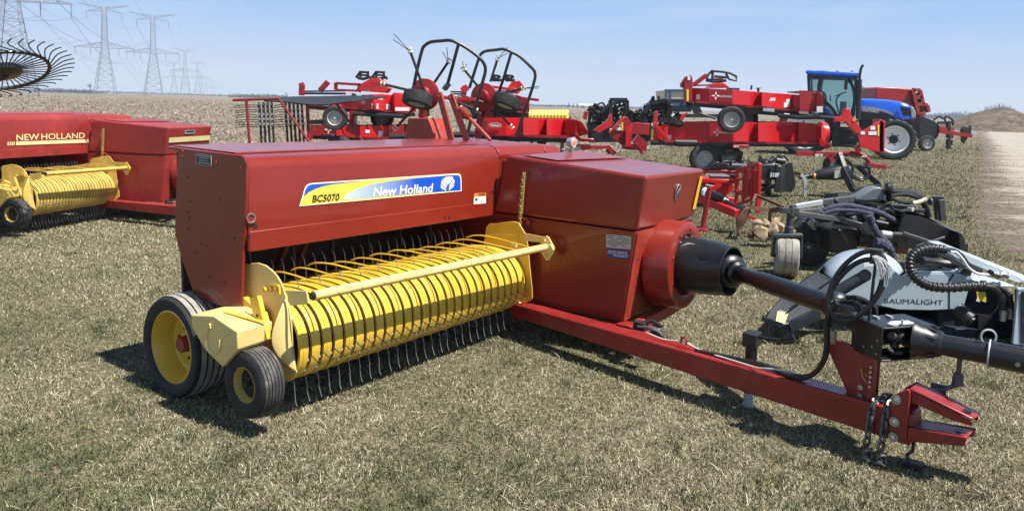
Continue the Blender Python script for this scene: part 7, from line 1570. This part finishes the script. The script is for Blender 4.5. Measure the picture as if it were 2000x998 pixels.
scribbles('printed_lines', sq[::-1], 3, 'sticker_white', mh, 6, n=(0, -1, 0), d=.004, gap=.8)
mb = MB(); mb.lathe([(.001, -.03), (.055, -.03), (.068, -.015), (.068, .015), (.055, .03), (.001, .03)], g(1268, 132, .2), (1, -.3, 0), 24); mb.cyl(g(1268, 150, .2), g(1275, 220, .3), .03, n=10); mb.build('end_cap', 'black_plastic', mw_, world=True)
# decks
mb = MB(); mb.hexa([g(770, 690, 0), g(1000, 672, .1), g(1000, 672, .9), g(770, 690, .9), g(768, 478, 0), g(1010, 470, .1), g(1010, 470, .9), g(768, 478, .9)]); mb.build('deck', 'black_paint', mw_, world=True, bevel=.02)
mb = MB(); mb.prism([g(*t, -.1) for t in ((1330, 560), (1410, 330), (1560, 350), (1885, 495), (1890, 700), (1700, 690), (1345, 625))], (0, .04, 0)); mb.prism([g(1410, 330, -.1), g(1560, 350, -.1), g(1885, 495, -.1), g(1885, 495, .5), g(1560, 350, .8), g(1410, 330, .8)], (0, 0, -.02)); mb.build('deck', 'black_paint', mw_, world=True, bevel=.008)
mb = MB(); mb.prism([g(*t, -.25) for t in ((1878, 505), (1905, 512), (1938, 575), (1930, 745), (1890, 735))], (0, .5, 0)); mb.build('end_plate', 'black_paint', mw_, world=True, bevel=.008)
mb = MB(); mb.beam(g(1110, 520, -.2), g(1400, 520, -.25), .10, .03); mb.beam(g(1380, 510, -.25), g(1690, 610, -.3), .10, .035); mb.beam(g(1230, 560, -.2), g(1420, 560, -.2), .06, .06); mb.cyl(g(1200, 520, -.25), g(1290, 530, -.25), .035, n=12, m=1); mb.beam(g(1330, 660, -.2), g(1420, 665, -.2), .06, .06, m=2); mb.prism([g(1500, 620, -.14), g(1760, 540, -.14), g(1768, 560, -.14), g(1520, 640, -.14)], (0, .02, 0)); mb.build('linkage', ['mower_grey', 'galv', 'rust'], mw_, world=True, bevel=.006)
mb = MB(); mb.beam(g(1685, 222, .4), g(1705, 395, .4), .06, .05); mb.beam(g(1722, 222, .3), g(1738, 405, .3), .06, .045); mb.beam(g(1640, 222, .4), g(1750, 222, .35), .09, .07); mb.cyl(g(1620, 240, .3), g(1640, 240, .3), .04, n=10); mb.build('mount_bracket', 'mower_grey', mw_, world=True, bevel=.006)
mb = MB()
for P_, r_, d in (([(1300, 150), (1420, 155), (1510, 185), (1560, 230), (1600, 320), (1610, 380)], .030, .4), ([(1290, 190), (1400, 175), (1500, 200), (1550, 240)], .02, .35), ([(1280, 200), (1340, 230), (1430, 250), (1500, 240), (1580, 225)], .018, .3), ([(1010, 250), (1200, 250), (1400, 270), (1480, 310)], .04, .5), ([(1330, 480), (1400, 450), (1440, 420), (1480, 440)], .02, .2), ([(1050, 330), (1200, 330), (1330, 380), (1420, 430)], .045, .4), ([(800, 380), (900, 430), (1000, 440), (1060, 400)], .04, .4), ([(820, 420), (960, 470), (1050, 520)], .05, .5), ([(1150, 300), (1300, 330), (1460, 400), (1600, 480)], .05, .4)): mb.tube(spl([g(*q, d) for q in P_], 5), r_, 8)
mb.build('hydraulic_hose', 'black_hose', mw_, world=True, fix=False)
mb = MB(); mb.prism([g(*t, .75) for t in ((1010, 250), (1450, 250), (1600, 370), (1400, 640), (1010, 600))], (0, .06, 0)); mb.build('deck_back', 'black_paint', mw_, world=True)
mb = MB(); mb.tube(spl([g(1480, 255, .2), g(1530, 245, .2), g(1580, 225, .2), g(1600, 210, .2)], 4), .022, 8); mb.cyl(g(1462, 290, .2), g(1462, 320, .2), .03, n=10); mb.build('hose_fitting', 'cream', mw_, world=True)
mb = MB(); rr = random.Random(23)
for k in range(20):
    a = (rr.uniform(830, 1350), rr.uniform(300, 560)); b = (a[0]+rr.uniform(60, 260), a[1]+rr.uniform(-30, 90)); d_ = rr.uniform(.05, .4)
    mb.tube(spl([g(*a, d_), g((a[0]+b[0])/2, min(a[1], b[1])-rr.uniform(0, 50), d_), g(*b, d_)], 4), rr.uniform(.012, .026), 7)
for k in range(7):
    a = (rr.uniform(850, 1300), rr.uniform(340, 560)); mb.beam(g(*a, .35), g(a[0]+rr.uniform(80, 300), a[1]+rr.uniform(-20, 80), .3), .06, .05)
mb.beam(g(1020, 300, .42), g(1480, 330, .42), .1, .12); mb.beam(g(1000, 560, .3), g(1420, 600, .3), .12, .14); mb.cyl(g(1150, 420, .1), g(1430, 480, .1), .035, n=12)
mb.build('hydraulic_gear', 'black_paint', mw_, world=True, fix=False)
def sleeve(P_, r_, d, seed):
    rr = random.Random(seed); C_ = spl([g(*q, d) for q in P_], 6); mb = MB(); mb.tube(C_, [r_*(1+rr.uniform(-.13, .13)) for _ in C_], 10); return mb.build('hose_sleeve', 'jacket_blue', mw_, world=True, fix=False)
sleeve([(650, 355), (700, 320), (790, 285), (920, 275), (1060, 300), (1200, 340), (1310, 400), (1390, 445)], .026, .0, 3); sleeve([(690, 350), (800, 318), (930, 315), (1050, 330), (1130, 352)], .020, -.05, 4)
sleeve([(1105, 360), (1125, 430), (1160, 500), (1210, 560), (1270, 620), (1300, 700), (1310, 740)], .032, -.35, 5); sleeve([(1150, 590), (1200, 600), (1260, 640)], .045, -.38, 6)
mb = MB(); 
for q in (g(900, 680, .4), g(1600, 690, .2), g(1850, 690, .1)): mb.beam(q+V((0, 0, .1)), V((q.x, q.y, 0)), .2, .05)
mb.build('skid', 'black_paint', mw_, world=True)
# ------------------------------------------------------------------ pale blue stump grinder
SGY = 5.2; f = PX(SGY); cs = lambda x, y: (1400+x/3.327, 440+y/3.327); g = lambda x, y, d=0: f(*cs(x, y), d)
p = g(900, 660); sg = thing('stump_grinder', 'pale blue grey stump grinder attachment with black corrugated hose, beyond the tongue', 'stump grinder', (p.x, SGY, 0))
outer = [(655, 302), (690, 258), (740, 215), (800, 180), (870, 160), (940, 154), (1010, 160), (1080, 178), (1140, 210), (1185, 250), (1215, 300)]
inner_ = [(745, 352), (765, 318), (800, 285), (850, 258), (905, 240), (960, 232), (1020, 236), (1075, 250), (1120, 272), (1160, 300), (1180, 330)]
A = spl([g(*q, .0) for q in inner_], 3); O = spl([g(*q, .22) for q in outer], 3)
mb = MB(); mb.strip(A, O); o = mb.build('wheel_guard', 'grinder_blue', sg, world=True); s_ = o.modifiers.new('t', 'SOLIDIFY'); s_.thickness = .006
# side of the boom below the guard
mb = MB(); mb.prism([g(*q, 0) for q in [(745, 352)]+inner_[1:]+[(1215, 330), (1240, 310), (1545, 312), (1545, 545), (1390, 552), (1180, 548), (960, 500), (800, 455)]], (0, .02, 0)); mb.prism([g(1545, 312, 0), g(1640, 315, 0), (g(1660, 340, 0)), g(1600, 545, 0), g(1545, 545, 0)], (0, .02, 0)); bp_ = mb.build('boom_side', 'grinder_blue', sg, world=True, bevel=.004)
mb = MB(); mb.prism([g(1225, 300, .0), g(1545, 300, .0), g(1640, 300, .05), g(1640, 286, .42), g(1280, 282, .42), g(1225, 282, .42)], (0, 0, -.012), m=0); mb.prism([g(1300, 292, .08), g(1530, 292, .08), g(1530, 284, .30), g(1300, 284, .30)], (0, 0, .006), m=1); mb.build('boom_top', ['grinder_blue', 'grinder_dark'], sg, world=True, bevel=.004)
mb = MB(); mb.prism([g(*q, .42) for q in ((760, 350), (900, 200), (1180, 240), (1640, 286), (1600, 560), (960, 520))], (0, .02, 0)); mb.build('boom_side', 'grinder_dark', sg, world=True)
mb = MB(); mb.beam(g(1538, 318, -.003), g(1512, 360, -.003), .006, .010); mb.beam(g(1512, 360, -.003), g(1512, 545, -.003), .006, .004); mb.build('panel_seam', 'grinder_dark', bp_, world=True)
word(bp_, f, 'BAUMALIGHT', *(cs(1086, 0)[0], cs(1468, 0)[0]), cs(0, 506)[1], cs(0, 474)[1], -.0005, 'sticker_black', bold=0)
# dark skirt in front
mb = MB(); mb.prism([g(650, 305, -.02), g(745, 352, -.06), g(800, 455, -.06), g(660, 560, -.25), g(480, 660, -.30), g(300, 605, -.28), g(345, 560, -.26), g(430, 455, -.12)], (0, .012, 0)); o = mb.build('deflector', 'grinder_dark', sg, world=True)
mb = MB(); mb.strip([g(430, 455, -.12), g(650, 305, -.02), g(690, 262, .15)], [g(500, 395, .35), g(640, 300, .40), g(700, 250, .42)]); mb.strip([g(300, 605, -.28), g(345, 560, -.26), g(430, 455, -.12)], [g(330, 590, .0), g(420, 480, .2), g(500, 395, .35)]); mb.beam(g(470, 662, -.33), g(665, 570, -.28), .03, .07); mb.beam(g(745, 352, -.065), g(470, 672-130, -.27), .008, .006); mb.beam(g(300, 606, -.29), g(480, 664, -.31), .05, .03); o2 = mb.build('deflector', 'grinder_dark', sg, world=True); s_ = o2.modifiers.new('t', 'SOLIDIFY'); s_.thickness = .008
def skirt_pt(x, y): 
    n_ = (g(430, 455, -.12)-g(480, 660, -.30)).cross(g(300, 605, -.28)-g(480, 660, -.30)); pp0 = g(480, 660, -.30); v = V(ray(*cs(x, y))); c = V(_C); return c+v*((pp0-c).dot(n_)/v.dot(n_))
mb = MB(); q = [skirt_pt(*t)+V((0, -.03, 0)) for t in ((372, 612), (428, 636), (466, 518), (396, 500))]; mb.prism(q, (0, -.003, 0)); ys_ = mb.build('warning_sticker', 'sticker_yellow', sg, world=True)
def inner_sc(q, rows, m_, parent, seed): return scribbles('printed_lines', q, rows, m_, parent, seed, n=(0, -1, 0), d=.005, gap=.55)
ipos = sg.matrix_basis.inverted(); q_ = [ipos @ (p_+V((0, -.002, 0))) for p_ in (q[3], q[2], q[1], q[0])]
inner_sc(q_, 4, 'sticker_black', ys_, 8)
mb = MB(); mb.ball(g(688, 452, -.09), .018, 10, sc=(1, .5, 1)); mb.beam(g(430, 640, -.34), g(478, 636, -.34), .006, .010); mb.build('bolt', 'galv', sg, world=True)
mb = MB(); mb.tube([g(760, 445, -.10), g(975, 320, -.10)], .040, 14); mb.cyl(g(965, 322, -.145), g(965, 322, -.09), .038, n=18); mb.build('cylinder', 'grinder_dark', sg, world=True)
mb = MB(); mb.lathe([(.001, 0), (.12, 0), (.14, .03), (.14, .12), (.12, .15), (.001, .15)], g(900, 420, .12), (0, 1, 0), 28)
for k in range(10):
    a = k*.628; mb.beam(g(900, 420, .12)+V((.12*math.cos(a), .03, .12*math.sin(a))), g(900, 420, .12)+V((.165*math.cos(a), .02, .165*math.sin(a))), .03, .03)
mb.build('cutting_wheel', 'dark_steel', sg, world=True)
mb = MB(); mb.prism([g(955, 245, -.03), g(1030, 240, -.03), g(1030, 262, -.03), g(955, 268, -.03)], (0, -.004, 0)); mb.build('sticker', 'sticker_white', sg, world=True)
# dark boom edge running up, lower drive box and its hoses
mb = MB(); mb.hexa([g(960, 520, .05), g(1600, 560, .05), g(1600, 560, .40), g(960, 520, .40), g(940, 490, .05), g(1600, 540, .05), g(1600, 540, .40), g(940, 490, .40)], 0)
mb.hexa([g(1440, 720, .08), g(1930, 735, .05), g(1930, 735, .5), g(1440, 720, .5), g(1440, 560, .08), g(1930, 440, .05), g(1930, 440, .5), g(1440, 560, .5)], 0); mb.build('drive_box', 'grinder_dark', sg, world=True, bevel=.01)
mb = MB(); mb.cyl(g(1560, 545, -.02), g(1650, 620, -.10), .055, n=18); mb.cyl(g(1650, 620, -.10), g(1662, 630, -.11), .035, n=14); mb.prism([g(1700, 580, .0), g(1800, 600, .0), g(1800, 740, .0), g(1700, 730, .0)], (0, .05, 0)); mb.build('drive_motor', 'black_paint', sg, world=True)
mb = MB(); mb.prism([g(1686, 432, .02), g(1745, 434, .02), g(1748, 500, .02), g(1690, 480, .02)], (0, -.006, 0), m=0); mb.prism([g(1684, 478, .01), g(1706, 484, .01), g(1706, 496, .01), g(1684, 492, .01)], (0, -.006, 0), m=1); mb.build('warning_sticker', ['sticker_yellow', 'sticker_white'], sg, world=True)
# mount plate at the right
mb = MB(); mb.prism([g(1672, 212, .45), g(1720, 210, .45), g(1975, 345, .05), g(1990, 372, .05), g(1950, 372, .05), g(1672, 245, .45)], (0, .05, 0)); mb.prism([g(1672, 212, .45), g(1720, 210, .45), g(1985, 352, .05), g(2040, 365, .05), g(2040, 340, .30), g(1760, 205, .62), g(1680, 205, .62)], (0, 0, -.02)); mb.prism([g(1640, 340, .05), g(1720, 330, .05), g(1935, 392, .0), g(1938, 402, .0), g(1800, 398, .0), g(1660, 360, .05)], (0, .35, 0)); mb.build('mount_frame', 'grinder_blue', sg, world=True, bevel=.005)
mb = MB(); mb.prism([g(1960, 415, -.20), g(2120, 400, -.20), g(2120, 800, -.20), g(1925, 770, -.20)], (0, .02, 0), m=0); mb.prism([g(1975, 430, -.203), g(2110, 420, -.203), g(2110, 775, -.203), g(1975, 765, -.203)], (0, -.004, 0), m=1); mb.prism([g(1960, 415, -.20), g(2120, 400, -.20), g(2120, 400, .4), g(1940, 400, .0)], (0, 0, -.012), m=0); mb.prism([g(1955, 415, -.19), g(1955, 770, -.19), g(1935, 770, .35), g(1935, 415, .35)], (.012, 0, 0), m=1); mb.build('mount_plate', ['grinder_blue', 'grinder_dark'], sg, world=True, bevel=.004)
# hoses
path = spl([g(1480, 160, -.02), g(1410, 152, -.04), g(1340, 158, -.06), g(1280, 188, -.08), g(1254, 235, -.10), g(1262, 300, -.12), g(1300, 350, -.14), g(1360, 388, -.15), g(1440, 404, -.16), g(1540, 404, -.16), g(1640, 396, -.15), g(1740, 394, -.14)], 14)
mb = MB(); mb.tube(path, [.030+.0042*math.sin(i*2*math.pi/5.2) for i in range(len(path))], 12); ch = mb.build('corrugated_hose', 'black_hose', sg, world=True, fix=False, ang=60)
mb = MB(); mb.tube(spl([g(1740, 394, -.14), g(1800, 408, -.14), g(1840, 450, -.13), g(1856, 510, -.12), g(1862, 556, -.12)], 5), .019, 9); mb.tube(spl([g(1740, 390, -.12), g(1820, 400, -.11), g(1880, 440, -.09), g(1912, 500, -.09), g(1914, 545, -.09)], 5), .017, 9); mb.tube(spl([g(1480, 160, 0), g(1540, 165, .1), g(1590, 200, .15), g(1640, 260, .2), g(1720, 295, .2)], 5), .018, 9); mb.tube(spl([g(1330, 230, .3), g(1420, 240, .35), g(1520, 250, .35), g(1600, 240, .35), g(1640, 220, .35)], 4), .03, 9); mb.tube(spl([g(1420, 170, .1), g(1500, 200, .2), g(1560, 240, .3), g(1610, 270, .3)], 4), .026, 8); mb.build('hydraulic_hose', 'black_hose', sg, world=True, fix=False)
mb = MB(); mb.tube(spl([g(1520, 172, -.03), g(1560, 180, -.03), g(1600, 225, -.03), g(1640, 280, -.03), g(1700, 315, -.02), g(1790, 322, 0)], 6), .009, 8); mb.build('cable_sheath', 'string_white', sg, world=True, fix=False)
mb = MB()
for x, y, d in ((1862, 575, -.12), (1912, 562, -.09)): mb.cyl(g(x, y-25, d), g(x-2, y+45, d), .022, n=12); mb.cyl(g(x, y-12, d), g(x, y, d), .027, n=6)
for x, y in ((1820, 320), (1870, 322)): mb.cyl(g(x-25, y-6, -.01), g(x+25, y+6, -.02), .020, n=12); mb.cyl(g(x+8, y+1, -.015), g(x+22, y+6, -.02), .026, n=8)
mb.cyl(g(1550, 290, -.01), g(1590, 285, -.01), .012, n=10); mb.build('hose_coupling', 'steel', sg, world=True)
mb = MB(); mb.beam(g(1560, 285, -.005), g(1625, 290, -.005), .03, .02); mb.cyl(g(1770, 300, .0), g(1800, 318, -.0), .018, n=10); mb.beam(g(1600, 300, -.004), g(1640, 310, -.004), .05, .04); mb.build('hose_clamp', 'black_paint', sg, world=True)
mb = MB(); mb.box((g(1000, 0).x, SGY+.05, 0), (g(1500, 0).x, SGY+.4, .10)); mb.box((g(1480, 0).x, SGY+.0, 0), (g(1960, 0).x, SGY+.5, .06)); mb.build('skid', 'grinder_dark', sg, world=True, bevel=.01)

# ------------------------------------------------------------------ the air between here and the far pylons
mb = MB(); mb.box((-2600, -60, -1.2), (2600, 3600, 60)); hz_o = mb.build('haze', 'cable', None); hz_o['kind'] = 'stuff'
m_ = bpy.data.materials.new('haze_air'); m_.use_nodes = True; nt_ = m_.node_tree
for n_ in list(nt_.nodes): nt_.nodes.remove(n_)
o_ = nt_.nodes.new('ShaderNodeOutputMaterial'); v_ = nt_.nodes.new('ShaderNodeVolumePrincipled'); v_.inputs['Color'].default_value = (.80, .87, .98, 1); v_.inputs['Density'].default_value = .00045
nt_.links.new(v_.outputs[0], o_.inputs['Volume']); hz_o.data.materials.clear(); hz_o.data.materials.append(m_)
